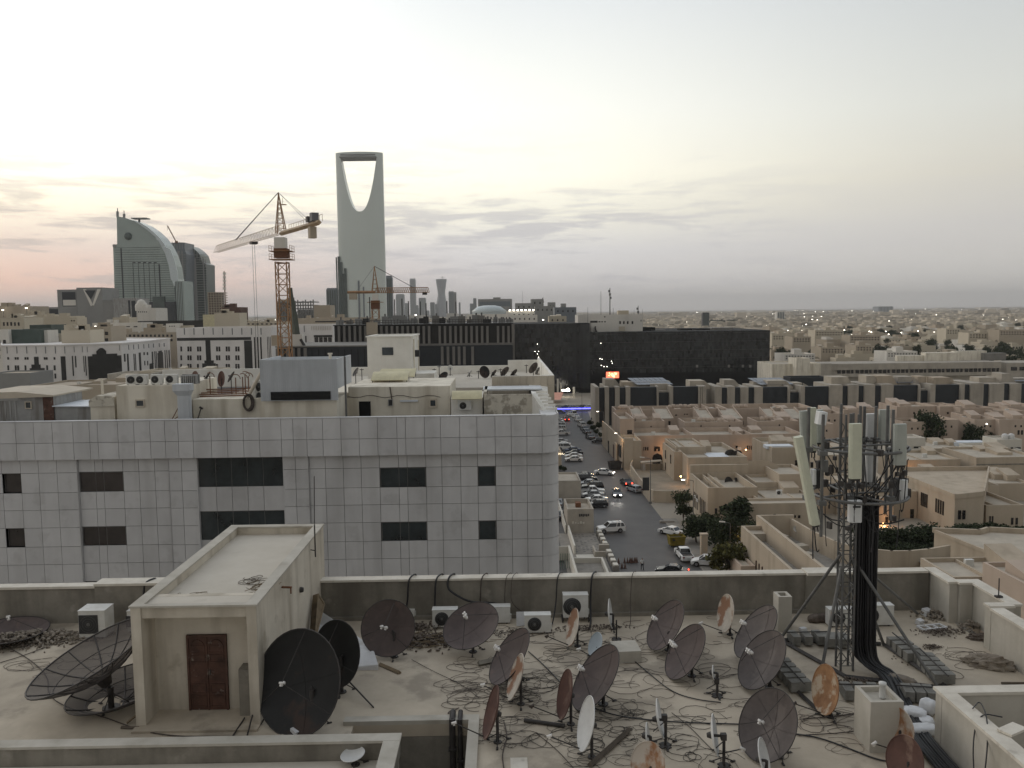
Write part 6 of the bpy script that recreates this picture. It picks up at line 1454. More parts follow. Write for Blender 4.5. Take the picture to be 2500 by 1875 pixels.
o = MB(); p = T(1362,1108,200.9); 
for i in range(4): o.path([(p.x+.42*i+.3*cos(a),200.88,p.z+.2*sin(a*1.3+i)) for a in range(5)],.045,4)
o.build('lit_letter','lit_window',w)
V = thing('ramp_wall',(11,148,0),'long thin parapet wall beside the sunken ramp at the left','wall'); MB().box(10.9,11.15,128,140.7,0,1.6).box(10.5,10.72,140.8,166,0,1.6).build('wall','villa_white',V)
V = thing('ramp_wall',(10,118,0),'green railing and white wall at the foot of the grey office block','wall'); MB().box(9.8,10.1,108,126,0,2.2).build('wall','villa_white',V); MB().box(6,9.79,125.5,125.7,0,2.2).build('wall','villa_white',V)
for i in range(14): ubox('railing_bar','green_paint',V,6.2+.26*i,6.27+.26*i,121,121.07,0,2.4)
g = MB(); g.slab([(6,100),(9.7,100),(9.7,165),(6,165)],.013,.03); g.build('ramp_floor','asphalt',org=(0,0,0))['kind'] = 'structure'
V = thing('planter_wall',(15.9,131,0),'stepped row of stone planters along the left kerb','planter')
for i in range(9):
    y = 139.5-2.35*i; x = 15.75+.02*i
    if 4 <= i <= 4: continue
    MB().box(x,x+.9,y-.9,y+.6,0,.75).build('planter','pavement',V); MB().box(x+.1,x+.8,y-.8,y+.5,.751,.9).build('slab','villa_white',V)
MB().box(14.0,15.7,126.5,126.8,0,1.0).box(14.0,14.25,126.81,130,0,1.0).box(15.0,16.6,129.5,130.2,0,1.2).build('low_wall','stone_row',V)
MB().box(10.3,14.9,123.6,124.0,0,.9).box(14.6,14.9,112,123.59,0,.9).build('low_wall','villa_white',V)
g = MB(); g.slab([(11.2,124.2),(13.9,124.2),(13.9,128),(11.2,128)],.141,.17); g.build('pale_paving','villa_white',org=(0,0,0))['kind'] = 'structure'
g = MB(); rr = random.Random(8)
for i in range(11):
    for j in range(7):
        if rr.random() < .5: x = 11.3+.62*j; y = 129.5+1.0*i; g.slab([(x,y),(x+.36,y),(x+.36,y+.3),(x,y+.3)],.142,.15)
g.build('paving_pattern','asphalt',org=(0,0,0))['kind'] = 'structure'
# street lamps
def lamp(px,pyb,h,label,lit='lamp_white',dirx=-1,arm=1.3,fixed=None,power=0,zb=0):
    g = G(px,pyb,zb) if fixed is None else Vector(fixed); r_ = thing('street_lamp',g,label,'street lamp','street lamps')
    MB().tube(g,g+Vector((0,0,h)),.10,8,r2=.06).tube(g,g+Vector((0,0,.35)),.28,8).build('pole','steel_grey',r_); hd = g+Vector((dirx*arm,0,h+.25)); MB().tube(g+Vector((0,0,h)),hd,.05,6).build('arm','steel_grey',r_)
    MB().cbox(hd+Vector((dirx*.35,0,.05)),(.9,.34,.16),0,0,-.1*dirx).build('head','villa_white',r_)
    if lit: MB().cbox(hd+Vector((dirx*.38,0,-.06)),(.6,.26,.06)).build('bulb',lit,r_)
    if power:
        ld = bpy.data.lights.new('lamp_light','POINT'); ld.energy = power; ld.color = (1,.62,.32); ld.shadow_soft_size = .25; lo = bpy.data.objects.new('lamp_light',ld); COL.objects.link(lo); lo.parent = r_; lo.location = hd-g+Vector((dirx*.4,0,-.4))
    return r_
lamp(1521,1146,8.6,'lit street lamp on the corner of the high compound wall',power=450)
lamp(1588,1229,8.9,'unlit street lamp carrying a dark banner beside the yard wall',lit=None)
lamp(1692,1312,9.6,'lit street lamp among the trees at the villa corner',power=300)
lamp(1782,1352,4.8,'low white street lamp in front of the dark garden trees',lit=None,arm=.9)
lamp(1474,1082,9.0,'lit street lamp at the far end of the compound wall',power=300)
lamp(1421,1026,9.5,'slim far street lamp near the blue light strip',lit=None)
p = T(1809,1284,133); r_ = thing('garden_lamp',(p.x,133,0),'glowing amber lamp inside the dark trees','lamp'); MB().tube((p.x,133,0),(p.x,133,p.z-.3),.07).build('pole','steel_dark',r_); MB().lathe([(.001,-.35),(.3,-.2),(.36,0),(.3,.2),(.001,.35)],10,Matrix.Translation((p.x-.3,128.5,p.z))).build('globe','lamp_amber',r_)
ld = bpy.data.lights.new('lamp_light','POINT'); ld.energy = 500; ld.color = (1,.5,.12); ld.shadow_soft_size = .3; lo = bpy.data.objects.new('lamp_light',ld); COL.objects.link(lo); lo.parent = r_; lo.location = (-.3,-5.2,p.z)
for (px,py,Y,lb,pw) in ((1624,1097,206.5,'warm wall lamp on the pink villa above the garden gate',130),(1662,1163,176.5,'warm wall lamp on the street side of the yard villa',110),(1821,1098,206.5,'small warm wall lamp on the pink villa, right',40),(2221,1160,176,'orange lamp flare on the villa row with the cornice',180),(2156,1279,143,'orange garden lamp at the edge of the dark grove',200),(1962,1288,118,'tiny white lamp on the roof of the nearest villa',10),(2409,1035,212,'small white lamp among the pink villas at the right',10)):
    p = T(px,py,Y); r_ = thing('wall_lamp',p,lb,'lamp','villa wall lamps'); MB().lathe([(.001,-.2),(.16,-.1),(.18,.05),(.001,.2)],8,Matrix.Translation(p)).build('globe','lamp_warm' if pw > 20 else 'lamp_white',r_); MB().tube(p,p+Vector((0,.5,-.1)),.04).build('bracket','steel_dark',r_)
    if pw > 20:
        ld = bpy.data.lights.new('lamp_light','POINT'); ld.energy = pw; ld.color = (1,.5,.22); ld.shadow_soft_size = .2; lo = bpy.data.objects.new('lamp_light',ld); COL.objects.link(lo); lo.parent = r_; lo.location = (0,-.5,0)
g = G(1588,1229); b = MB().box(g.x-1.55,g.x-.25,g.y-.06,g.y+.06,2.6,5.2).build('banner','ac_dark',org=(g.x,g.y,2.6)); tag(b,'dark rectangular banner hung on the unlit street lamp','banner'); 
# dumpsters
def dumpster(px,py,mt,label,s=1.0,rz=.1,lid=False):
    g = G(px,py); r_ = thing('dumpster',g,label,'dumpster','dumpsters',rz)
    o = MB(); w,d,h = 2.3*s,1.5*s,1.5*s; vs = [(-w*.43,-d*.4,.25),(w*.43,-d*.4,.25),(w*.43,d*.4,.25),(-w*.43,d*.4,.25),(-w/2,-d/2,h),(w/2,-d/2,h),(w/2,d/2,h),(-w/2,d/2,h)]
    o.add(vs,[(0,3,2,1),(0,1,5,4),(1,2,6,5),(2,3,7,6),(3,0,4,7)]); b = o.build('bin_body',mt,r_,org=(0,0,0)); b.modifiers.new('s','SOLIDIFY').thickness = .08
    o = MB(); o.box(-w/2-.05,w/2+.05,-d/2-.06,-d/2+.02,h-.12,h).box(-w/2-.05,w/2+.05,d/2-.02,d/2+.06,h-.12,h); o.build('rim',mt,r_,org=(0,0,0))
    for sx_ in (-1,1):
        for sy_ in (-1,1): MB().tube((sx_*w*.35-.06,sy_*d*.3,.13),(sx_*w*.35+.06,sy_*d*.3,.13),.13,10).build('wheel','ac_dark',r_,org=(0,0,0))
        MB().tube((sx_*(w/2),0,h*.7),(sx_*(w/2+.22),0,h*.7),.05).build('handle',mt,r_,org=(0,0,0))
    MB().cbox((0,0,h*.72),(w*.8,d*.75,.3),.3,.05).build('rubbish','ac_dark',r_,org=(0,0,0))
dumpster(1651,1333,'dumpster_y','yellow dumpster behind the white sedan on the right kerb',1.15,.1)
dumpster(1501,1146,'steel_dark','dark dumpster at the foot of the high compound wall',1.3,.2)
# gate pillar
g = G(1718,1358); tag(MB().box(g.x-.5,g.x+.5,g.y-.4,g.y+.4,0,3.4).box(g.x-.6,g.x+.6,g.y-.5,g.y+.5,3.4,3.6).build('gate_pillar','villa_beige',org=g),'grey beige gate pillar before the dark garden trees','pillar')
g = G(1624,1276); tag(MB().box(g.x-1,g.x+1.6,g.y-.4,g.y+.4,0,.35).build('kerb_block','pavement',org=g),'pale low kerb block by the street corner tree','kerb')
# traffic cones
rrc = random.Random(2); first = None
for i,(zx,zy) in enumerate(((1000,1395),(1045,1385),(1135,1380),(1180,1380),(1215,1378),(1250,1378),(1282,1375),(1320,1372),(1095,1460),(1143,1460),(1232,1382),(1300,1377))):
    g = G(1340+zx/6.143,1150+zy/6.143)
    if first is None:
        r_ = thing('traffic_cone',(0,0,0),'','traffic cone'); MB().lathe([(.17,.04),(.03,.75),(.001,.76)],12).build('cone_body','rust_door',r_,org=(0,0,0)); MB().lathe([(.125,.25),(.085,.45)],12,Matrix.Scale(1.02,4)).build('stripe','dish_white',r_,org=(0,0,0)); MB().box(-.2,.2,-.2,.2,0,.04).build('base','ac_dark',r_,org=(0,0,0)); first = r_; o = r_
    else: o = clone(first)
    o.location = g; o.scale = (1.15,)*3
    o['label'] = 'dark traffic cone set apart in front of the main row' if i in (8,9) else ('dark traffic cone at the left end of the row by the walking person' if i < 2 else 'dark traffic cone in the crowded row left of the walking person'); o['group'] = ['traffic cones in the main row','traffic cones at the left end','traffic cones in front'][2 if i in (8,9) else (1 if i < 2 else 0)]

# == cars
mat('tyre',(.015,.015,.015),.8,.1,5); mat('rim',(.32,.32,.33),.35,.1,5,metal=.6); mat('car_glass',(.012,.014,.016),.08,.1,1,spec=.8); mat('trim',(.02,.02,.02),.6,.1,3); mat('lens',(.5,.5,.48),.2,.1,3); mat('lens_red',(.20,.01,.01),.25,.1,3)
for n_,c_ in dict(white=(.72,.72,.70),silver=(.36,.37,.38),grey=(.12,.125,.13),black=(.02,.02,.022),red=(.16,.02,.02),tan=(.42,.38,.30),blue=(.06,.08,.13)).items(): mat('paint_'+n_,c_,.22,.04,1,spec=.6)
def car_proto(kind):
    """body faces +X (nose at +X)"""
    L_,Wd,H = dict(sedan=(4.6,1.78,1.45),suv=(4.8,1.9,1.8),pickup=(5.2,1.85,1.75),hatch=(4.0,1.7,1.48),van=(4.7,1.75,1.95))[kind]
    r_ = thing(kind if kind in ('pickup','van') else 'car',(0,0,0),'',{'sedan': 'car','hatch': 'car','suv': 'car','pickup': 'pickup','van': 'van'}[kind])
    hb = .30*H if False else dict(sedan=.92,suv=1.1,pickup=1.08,hatch=.95,van=1.1)[kind]; g0 = .24 if kind in ('sedan','hatch') else .32
    h = L_/2; wr = .33 if kind in ('sedan','hatch') else .39; ax = (L_*.31,-L_*.30)
    # lower body: side profile with wheel arches, lofted across with rounded shoulders
    top = {'sedan': [(-h,.62),(-h+.05,hb-.02),(-h+.75,hb+.06),(h-1.25,hb),(h-.25,hb-.17),(h,hb-.32)],
           'hatch': [(-h,.6),(-h+.05,hb),(h-1.1,hb),(h-.25,hb-.17),(h,hb-.33)],
           'suv': [(-h,.6),(-h+.04,hb),(h-1.2,hb),(h-.15,hb-.13),(h,hb-.35)],
           'pickup': [(-h,.6),(-h+.03,hb),(h-1.35,hb),(h-.15,hb-.12),(h,hb-.34)],
           'van': [(-h,.6),(-h+.03,hb),(h-.7,hb),(h-.15,hb-.2),(h,hb-.45)]}[kind]
    bot = []
    for cx_ in (ax[0],ax[1]):
        bot += [(cx_+(wr+.07)*cos(a*pi/8),max(g0,wr+(wr+.07)*sin(a*pi/8))) for a in range(9)]
    prof = top + [(h,g0+.12)] + [(h-.08,g0)] + bot + [(-h+.08,g0),(-h,g0+.12)]
    o = MB(); n = len(prof); secs = [(-Wd/2,.965),(-Wd/2+.07,1.0),(Wd/2-.07,1.0),(Wd/2,.965)]
    vs = [];
    for y,k in secs: vs += [Vector((p[0]*(.985 if k < 1 else 1),y,g0+(p[1]-g0)*k if p[1] > .7 else p[1])) for p in prof]
    o.add(vs,[tuple(range(n)),tuple(range(4*n-1,3*n-1,-1))] + [(j*n+i,(j+1)*n+i,(j+1)*n+(i+1)%n,j*n+(i+1)%n) for j in range(3) for i in range(n)])
    body = o.build('body','paint_white',r_,org=(0,0,0)); body.material_slots[0].link = 'OBJECT'; body.material_slots[0].material = M['paint_white']
    # cabin: glass volume with roof, pillars
    cab = {'sedan': (-h+.75,-h+1.45,.35,1.1),'hatch': (-h+.1,-h+.55,.3,.95),'suv': (-h+.08,-h+.4,.35,1.05),'pickup': (-.75,-.55,.55,1.15),'van': (-h+.05,-h+.2,.9,1.55)}[kind]
    b0,t0,t1,b1 = cab; wb,wt = Wd/2-.06,Wd/2-.22
    def ring(x0,x1,z,w): return [Vector((x0,-w,z)),Vector((x1,-w,z)),Vector((x1,w,z)),Vector((x0,w,z))]
    vs = ring(b0,b1,hb-.03,wb) + ring(t0,t1,H-.06,wt); gl = MB().add(vs,[(0,1,5,4),(1,2,6,5),(2,3,7,6),(3,0,4,7),(4,5,6,7)]).build('window','car_glass',r_,org=(0,0,0))
    vs = ring(t0-.04,t1+.06,H-.07,wt+.03) + ring(t0+.08,t1-.05,H,wt-.1); rf = MB().add(vs,[(0,1,5,4),(1,2,6,5),(2,3,7,6),(3,0,4,7),(4,5,6,7),(3,2,1,0)])
    for sy_ in (-1,1):
        for (xb_,xt_) in ((b0,t0),(b1,t1),((b0+b1)/2-.15,(t0+t1)/2-.1)) + (((b0*.7+b1*.3)-.2,t0*.8+t1*.2),) * (kind in ('suv','van')): rf.bar(Vector((xb_,sy_*(wb+.0),hb-.02)),Vector((xt_,sy_*(wt+.01),H-.05)),.075)
    ro = rf.build('roof','paint_white',r_,org=(0,0,0)); ro.material_slots[0].link = 'OBJECT'; ro.material_slots[0].material = M['paint_white']
    if kind == 'pickup':
        MB().box(-h+.12,-.85,-Wd/2+.13,Wd/2-.13,hb-.05,hb+.012).build('load_bed','trim',r_,org=(0,0,0))
    if kind == 'suv':
        rk = MB()
        for sy_ in (-1,1): rk.tube((t0+.2,sy_*.6,H+.05),(t1-.3,sy_*.6,H+.05),.025)
        rk.tube((t0+.5,-.6,H+.06),(t0+.5,.6,H+.06),.02).tube((t1-.6,-.6,H+.06),(t1-.6,.6,H+.06),.02); rk.build('roof_rack','trim',r_,org=(0,0,0))
    for cx_ in ax:
        for sy_ in (-1,1):
            y0 = sy_*(Wd/2-.2); y1 = sy_*(Wd/2-.005); w_ = MB().tube((cx_,y0,wr),(cx_,y1,wr),wr,16).build('wheel','tyre',r_,org=(0,0,0)); MB().tube((cx_,y1,wr),(cx_,y1+sy_*.012,wr),wr*.62,12).build('rim','rim',w_,org=(0,0,0))
    for sy_ in (-1,1):
        MB().cbox((h-.03,sy_*(Wd/2-.3),hb-.33),(.12,.36,.16)).build('headlight','lens',r_,org=(0,0,0)); MB().cbox((-h+.02,sy_*(Wd/2-.22),hb-.22),(.1,.28,.2)).build('tail_light','lens_red',r_,org=(0,0,0))
        MB().cbox((b1-.12,sy_*(Wd/2+.06),hb+.08),(.1,.16,.12)).build('mirror','trim',r_,org=(0,0,0))
    MB().box(h-.02,h+.03,-.45,.45,g0+.18,g0+.38).build('grille','trim',r_,org=(0,0,0)); MB().box(-h-.02,-h+.01,-.26,.26,g0+.3,g0+.42).build('number_plate','lens',r_,org=(0,0,0))
    return r_
CP = {k: car_proto(k) for k in ('sedan','suv','pickup','hatch','van')}; used_c = set()
def car(kind,px,py,rz,colr,label,group='cars',s=1.0,lights=None,z=0):
    if kind in used_c: o = clone(CP[kind])
    else: o = CP[kind]; used_c.add(kind)
    g = G(px,py,z) if not isinstance(px,Vector) else px
    o.location = g + Vector((0,0,.014)); o.rotation_euler.z = R(rz); o.scale = (s,s,s); o['label'] = label; o['group'] = group
    for c_ in o.children:
        if c_.name.split('.')[0] in ('body','roof'): c_.material_slots[0].link = 'OBJECT'; c_.material_slots[0].material = M['paint_'+colr]
        if lights and c_.name.split('.')[0] == lights:
            c_.data = c_.data.copy() if False else c_.data
            c_.material_slots[0].link = 'OBJECT'; c_.material_slots[0].material = M['head_white' if lights == 'headlight' else 'tail_red']
    return o
# parked nose-in on the left, nearest first (rz 0 = nose to the right)
L1 = 'cars parked along the left kerb'
car('hatch',1459,1238,180,'black','black hatchback, nearest of the left parked row beside the square kiosk',L1)
car('sedan',1455,1226,180,'white','white sedan next to the black hatchback in the left row',L1)
car('sedan',1447,1214,180,'silver','silver sedan between the white sedan and the white pickup',L1)
car('pickup',1446,1206,0,'white','white pickup parked among the sedans of the left row',L1)
car('suv',1446,1196,180,'black','dark grey estate car behind the white pickup',L1)
car('sedan',1437,1186,180,'silver','silver car half hidden behind the dark estate car',L1)
car('suv',1432,1176,0,'black','black off-roader behind the first group of the left row',L1)
car('sedan',1426,1168,180,'black','black sedan behind the black off-roader',L1)
car('sedan',1401,1126,180,'white','white sedan standing front-most in the second parked group',L1)
car('sedan',1400,1118,180,'white','second white sedan directly behind the front-most one',L1)
car('sedan',1402,1111,180,'black','dark sedan in the second parked group',L1); car('sedan',1398,1104,180,'blue','dark blue sedan in the second parked group',L1)
car('van',1380,1098,0,'white','white van beside the glowing kiosk letters',L1); car('sedan',1374,1090,180,'white','white sedan beyond the white van',L1); car('sedan',1367,1082,180,'silver','silver sedan partly hidden by the grey office block',L1)
car('pickup',1371,1062,180,'white','white pickup with an empty bed further up the left row',L1)
car('suv',1364,1052,180,'white','white off-roader just beyond the second pickup',L1); car('suv',1363,1044,180,'white','second white off-roader beyond the second pickup',L1)
car('suv',1361,1034,0,'white','white off-roader near the far end of the left row',L1); car('sedan',1360,1028,0,'white','white car at the far end of the left row',L1)
car('sedan',1366,1009,0,'grey','grey car crossing behind the blue light strip, left','cars behind the light strip')
# right kerb row
R1 = 'cars parked along the right kerb'
for (px,py,c_,k_,lb) in ((1391,1015,'white','sedan','white car farthest up the right row'),(1399,1014,'white','van','white van farthest up the right row'),(1405,1020,'white','sedan','second white car up the right row'),(1411,1028,'white','sedan','third white car up the right row'),(1420,1042,'white','suv','white off-roader in the right row'),(1427,1051,'grey','sedan','grey sedan behind the white off-roader'),(1432,1058,'grey','sedan','second grey sedan in the right row'),(1441,1071,'grey','sedan','dark sedan nearest the viewer in the right row')): car(k_,px,py,100,c_,lb,R1)
car('sedan',1464,1081,172,'black','black sedan parked across beside the compound wall',R1)
for i,(px,py,c_) in enumerate(((1385,1000,'blue'),(1400,1000,'silver'),(1425,999,'grey'),(1440,999,'white'),(1450,1000,'silver'))): car('sedan',px,py-2,0,c_,'car on the cross road just behind the blue light strip','cars behind the light strip')
# moving
car('sedan',1382,1027,95,'red','red lit car driving away at the far end of the street','moving cars',lights='tail_light')
car('sedan',1475,1159,-18,'white','white sedan with headlights turning across the street','moving cars',lights='headlight')
car('sedan',1529,1183,97,'black','dark car with glowing red brake lights driving away','moving cars',lights='tail_light')
car('hatch',1548,1200,115,'silver','silver hatchback seen from behind beside the braking car','moving cars')
car('sedan',1506,1210,-93,'grey','dark car with bright headlights coming toward the viewer','moving cars',lights='headlight')
car('suv',1491,1299,190,'white','white off-roader standing alone in the middle of the street','cars in the open forecourt')
car('sedan',1639,1305,130,'white','white sedan with a sunroof beside the yellow dumpster',R1)
car('pickup',1670,1363,92,'white','white pickup seen from behind below the yellow dumpster',R1)
car('hatch',1724,1381,163,'white','white hatchback beside the yellowish tree',R1,1.1)
car('sedan',1640,1402,158,'black','black sedan with a red brake light at the parapet edge',R1,lights='tail_light')
car('sedan',1366,1265,80,'black','dark car in the sunken ramp by the grey office block','cars on the ramp'); car('sedan',1364,1235,80,'silver','silver car further up the sunken ramp','cars on the ramp')
# lamp light on asphalt from the two cars with headlights
for (px,py,dx,dy) in ((1506,1226,0,-1),):
    g = G(px,py); 
    for sx_ in (-.6,.6):
        ld = bpy.data.lights.new('headlight_beam','SPOT'); ld.energy = 60; ld.color = (1,.95,.85); ld.spot_size = R(60); lo = bpy.data.objects.new('headlight_beam',ld); COL.objects.link(lo); lo.location = (g.x+sx_,g.y+.6,.75); lo.rotation_euler = Vector((0,1,.12)).to_track_quat('Z','Y').to_euler()

# == the walking person
mat('skin',(.30,.18,.12),.6,.05,5); mat('shirt',(.62,.62,.60),.8,.05,5); mat('trousers',(.018,.018,.022),.85,.1,5); mat('hair',(.012,.01,.009),.8,.1,5)
def skin_obj(name,pts,edges,rad,mt,parent,root=0,sub=2):
    me = bpy.data.meshes.new(name); me.from_pydata(pts,edges,[]); o = bpy.data.objects.new(name,me); COL.objects.link(o)
    sk = o.modifiers.new('skin','SKIN'); sk.use_smooth_shade = True
    for i,v in enumerate(me.skin_vertices[0].data): v.radius = (rad[i],rad[i]*.85) if not isinstance(rad[i],tuple) else rad[i]; v.use_root = (i == root)
    o.modifiers.new('sub','SUBSURF').levels = sub; o.modifiers['sub'].render_levels = sub; me.materials.append(M[mt]); o.parent = parent; return o
gP = G(1568,1391)
P_ = thing('person',gP,'person in a white shirt and dark trousers walking away past the cones','person',rz=R(8))
# facing +Y (walking away); mid stride
pts = [(0,0,.93),(0,0,1.08),(0,.02,1.30),(0,.01,1.46),(0,.02,1.56),(0,.03,1.66),(0,.02,1.74),
       (-.19,0,1.42),(-.25,-.03,1.15),(-.26,.08,.93),(-.26,.12,.86),(.19,0,1.42),(.25,.03,1.16),(.27,.0,.92),(.27,-.01,.85),
       (-.10,0,.88),(-.11,.14,.50),(-.11,.10,.09),(-.11,.26,.04),(.10,0,.88),(.11,-.05,.50),(.11,-.30,.15),(.11,-.22,.04)]
ed = [(0,1),(1,2),(2,3),(3,4),(4,5),(5,6),(3,7),(7,8),(8,9),(9,10),(3,11),(11,12),(12,13),(13,14),(0,15),(15,16),(16,17),(17,18),(0,19),(19,20),(20,21),(21,22)]
rad = [(.15,.11),(.13,.10),(.16,.11),(.10,.08),.052,(.085,.10),.06,.065,.045,.03,.035,.065,.045,.03,.035,.095,.065,.045,.04,.095,.065,.045,.04]
skin_obj('body',pts,ed,rad,'skin',P_)
spts = [pts[i] for i in (0,1,2,3,7,8,11,12)]; skin_obj('shirt',[(0,0,.90)]+spts[1:],[(0,1),(1,2),(2,3),(3,4),(4,5),(3,6),(6,7)],[(.18,.14),(.155,.125),(.18,.13),(.10,.09),.085,.065,.085,.065],'shirt',P_)
skin_obj('trousers',[(0,0,.95)]+[pts[i] for i in (15,16,17,19,20,21)],[(0,1),(1,2),(2,3),(0,4),(4,5),(5,6)],[(.165,.125),.115,.085,.065,.115,.085,.065],'trousers',P_)
skin_obj('hair',[(0,.005,1.68),(0,.0,1.76)],[(0,1)],[(.09,.10),(.07,.08)],'hair',P_)
for sx_,hx in ((-1,(-.26,.12,.86)),(1,(.27,-.01,.85))):
    for k_ in range(4): skin_obj('finger',[Vector(hx)+Vector((0,-.03+.02*k_,-.01)),Vector(hx)+Vector((-.005*sx_,-.03+.021*k_,-.055)),Vector(hx)+Vector((-.02*sx_,-.03+.021*k_,-.085+.004*abs(k_-1.5)))],[(0,1),(1,2)],[.009,.008,.007],'skin',P_,sub=1)
    skin_obj('thumb',[Vector(hx)+Vector((0,.03,.02)),Vector(hx)+Vector((-.01*sx_,.055,-.01)),Vector(hx)+Vector((-.015*sx_,.06,-.04))],[(0,1),(1,2)],[.011,.010,.008],'skin',P_,sub=1)
for fx,fy,fz in ((-.11,.20,.05),(.11,-.26,.09)): o = MB(); o.cbox((fx,fy,fz-.0),(.10,.28,.09),0,0 if fx < 0 else -.5); o.build('shoe','hair',P_,org=(0,0,0)).modifiers.new('b','BEVEL').width = .03
o = MB()
for sx_ in (-.032,.032): o.lathe([(.001,-.006),(.009,0),(.001,.006)],8,Matrix.Translation((sx_,.115,1.67)) @ Matrix.Rotation(pi/2,4,'X'))
o.build('eye','hair',P_,org=(0,0,0)); MB().cbox((0,.125,1.645),(.022,.03,.035),0,.3).build('nose','skin',P_,org=(0,0,0))
for sx_ in (-.085,.085): MB().cbox((sx_,.03,1.655),(.018,.035,.055)).build('ear','skin',P_,org=(0,0,0))
# == the town beyond
mat('city_cream',(.50,.445,.35),.92,.05,.02,0,island=.45)
mat('city_far',(.48,.425,.34),.92,.05,.02,0,island=.8)
mat('city_white',(.70,.67,.61),.9,.05,.05,0,streak=((.40,.37,.32),.3,.2))
mat('city_tan',(.42,.36,.28),.92,.06,.05,0)
mat('city_grey',(.27,.27,.26),.85,.08,.05,0)
mat('green_glass',(.06,.085,.075),.3,.15,.08,0)
mat('tower_glass',(.30,.36,.335),.25,.05,.02,0,spec=.6,island=.12)
mat('tower_light',(.56,.62,.63),.35,.05,.03,0)
mat('kingdom',(.62,.67,.63),.3,.04,.01,0,col2=(.57,.62,.58),spec=.6)
mat('far_tower',(.16,.18,.20),.4,.1,.01,0)
mat('ministry',(.78,.75,.72),.9,.04,.05,0,streak=((.5,.47,.44),.3,.2))
mat('crane_yellow',(.34,.19,.09),.6,.15,.5,0)
mat('crane_pale',(.40,.29,.18),.6,.15,.5,0)
mat('crane_grey',(.16,.165,.17),.7,.1,.5,0)
mat('boom_green',(.09,.10,.08),.6,.1,.5,0)
def nat(name,px0,px1,pt_,Y,d,mt,label,cat='building',para=.8,group=None,z0=0,roofm='city_tan'):
    x0,x1 = X_(px0,pt_,Y),X_(px1,pt_,Y); r_ = thing(name,((x0+x1)/2,Y,z0),label,cat,group)
    w = vblock(r_,x0,x1,Y,Y+d,Z_((px0+px1)/2,pt_,Y),mt=mt,para=para,roof=roofm,z0=z0,th=.5); return r_,w
def grid(w,px0,px1,pt_,pb,Y,nx,nz,fx=.5,fz=.5,mt='win_dark'):
    for i in range(nx):
        for j in range(nz):
            a = px0+(px1-px0)*(i+.5-fx/2)/nx; b = px0+(px1-px0)*(i+.5+fx/2)/nx; c_ = pt_+(pb-pt_)*(j+.5-fz/2)/nz; d_ = pt_+(pb-pt_)*(j+.5+fz/2)/nz; fw(w,a,b,c_,d_,Y,mt)
# ---- ministry A
MA = thing('ministry_building',(X_(100,900,300),300,0),'long white government building with black stepped portals, at the far left','building')
def fquad(px0,px1,pt_,pb,Y0_,Y1_):    # front x,z from px, receding from Y0 to Y1
    return
segs = [(8,162,300,300),(162,212,300,306),(212,299,306,312),(299,420,312,372)]
def P2(px,pt_,Y): return T(px,pt_,Y)
o = MB(); zt_ = Z_(100,845,300)
pl = [(X_(8,900,300),300),(X_(162,900,300),300),(X_(212,900,304),304),(X_(299,900,310),310),(X_(365,900,334),334),(X_(418,900,372),372),(X_(300,900,390),390),(X_(8,900,340),340)]
o.slab(pl,0,zt_); w = o.build('wall','ministry',MA); MB().wall(pl+[pl[0]],zt_+.001,zt_+.5,.5).build('parapet','ministry',w)
def onseg(px,pt_,pb,i,wpx,mt='stripe_dark',name='window',out=.12):
    """a thin panel on facade segment i at photo column px"""
    a = Vector(pl[i]); b = Vector(pl[i+1]); d = (b-a)
    # intersect the vertical plane of the pixel with the segment
    q = T(px,pt_,300); r = Vector((q.x,q.y)); den = r.x*d.y - r.y*d.x; t = (a.y*r.x - a.x*r.y)/den*-1; p = a + d*t
    q2 = T(px+wpx,pt_,300); r2 = Vector((q2.x,q2.y)); den = r2.x*d.y - r2.y*d.x; t2 = (a.y*r2.x - a.x*r2.y)/den*-1; p2 = a + d*t2
    z1 = Z_(px,pt_,p.y); z0 = max(0,Z_(px,pb,p.y)); n = Vector((d.y,-d.x)).normalized()*out
    return MB().slab([p+n,p2+n,p2-n,p-n],z0,z1).build(name,mt,MA)
for px in (16,40,64,87,110,134,157): onseg(px,846,863,0,1.6,'crane_grey','spout')
for px in (180,200,212): onseg(px,846,860,1,1.2,'crane_grey','spout')
for px in (291,313,325,337,350,362,374,388,400): onseg(px,843-(px-291)*.05,856-(px-291)*.09,3 if px > 299 else 2,1.2,'crane_grey','spout')
for (a,b) in ((18,4),(36,4),(41.5,4),(60,4),(65.5,4),(107,4),(112,4),(131,4)): onseg(a,872,878,0,b)
for (a,b) in ((18,4),(36,4.5),(42,4.5),(60,4),(113,4),(131,4.5)): onseg(a,892,904,0,b)
onseg(133,912,924,0,4); onseg(83,871,930,0,11,name='portal'); onseg(77,890,940,0,22,name='portal',out=.16); onseg(73,899,945,0,36,name='portal',out=.2); onseg(148,870,950,0,11.5,name='portal'); onseg(114,933,945,0,34,name='portal',out=.1)
for (a,b,c_,d_) in ((175,3,869,918),(182.5,3,869,897),(203,1.6,869,908),(207,2.4,869,917)): onseg(a,c_,d_,1,b)
onseg(214,870,950,2,82,name='portal',out=.3); onseg(225,865,880,2,61,name='portal',out=.34); onseg(235,857,866,2,24,name='portal',out=.3)
for k_ in range(5): onseg(236+1.8*k_,856-2.1*k_**.8,857,2,22-3.6*k_,'ac_dark','arch_top',out=.3)
for (a,b,c_,d_) in ((302,3.5,864,883),(309.5,3.5,864,907),(325.5,1.6,864,905),(329,1.6,864,905)): onseg(a,c_,d_,3,b)
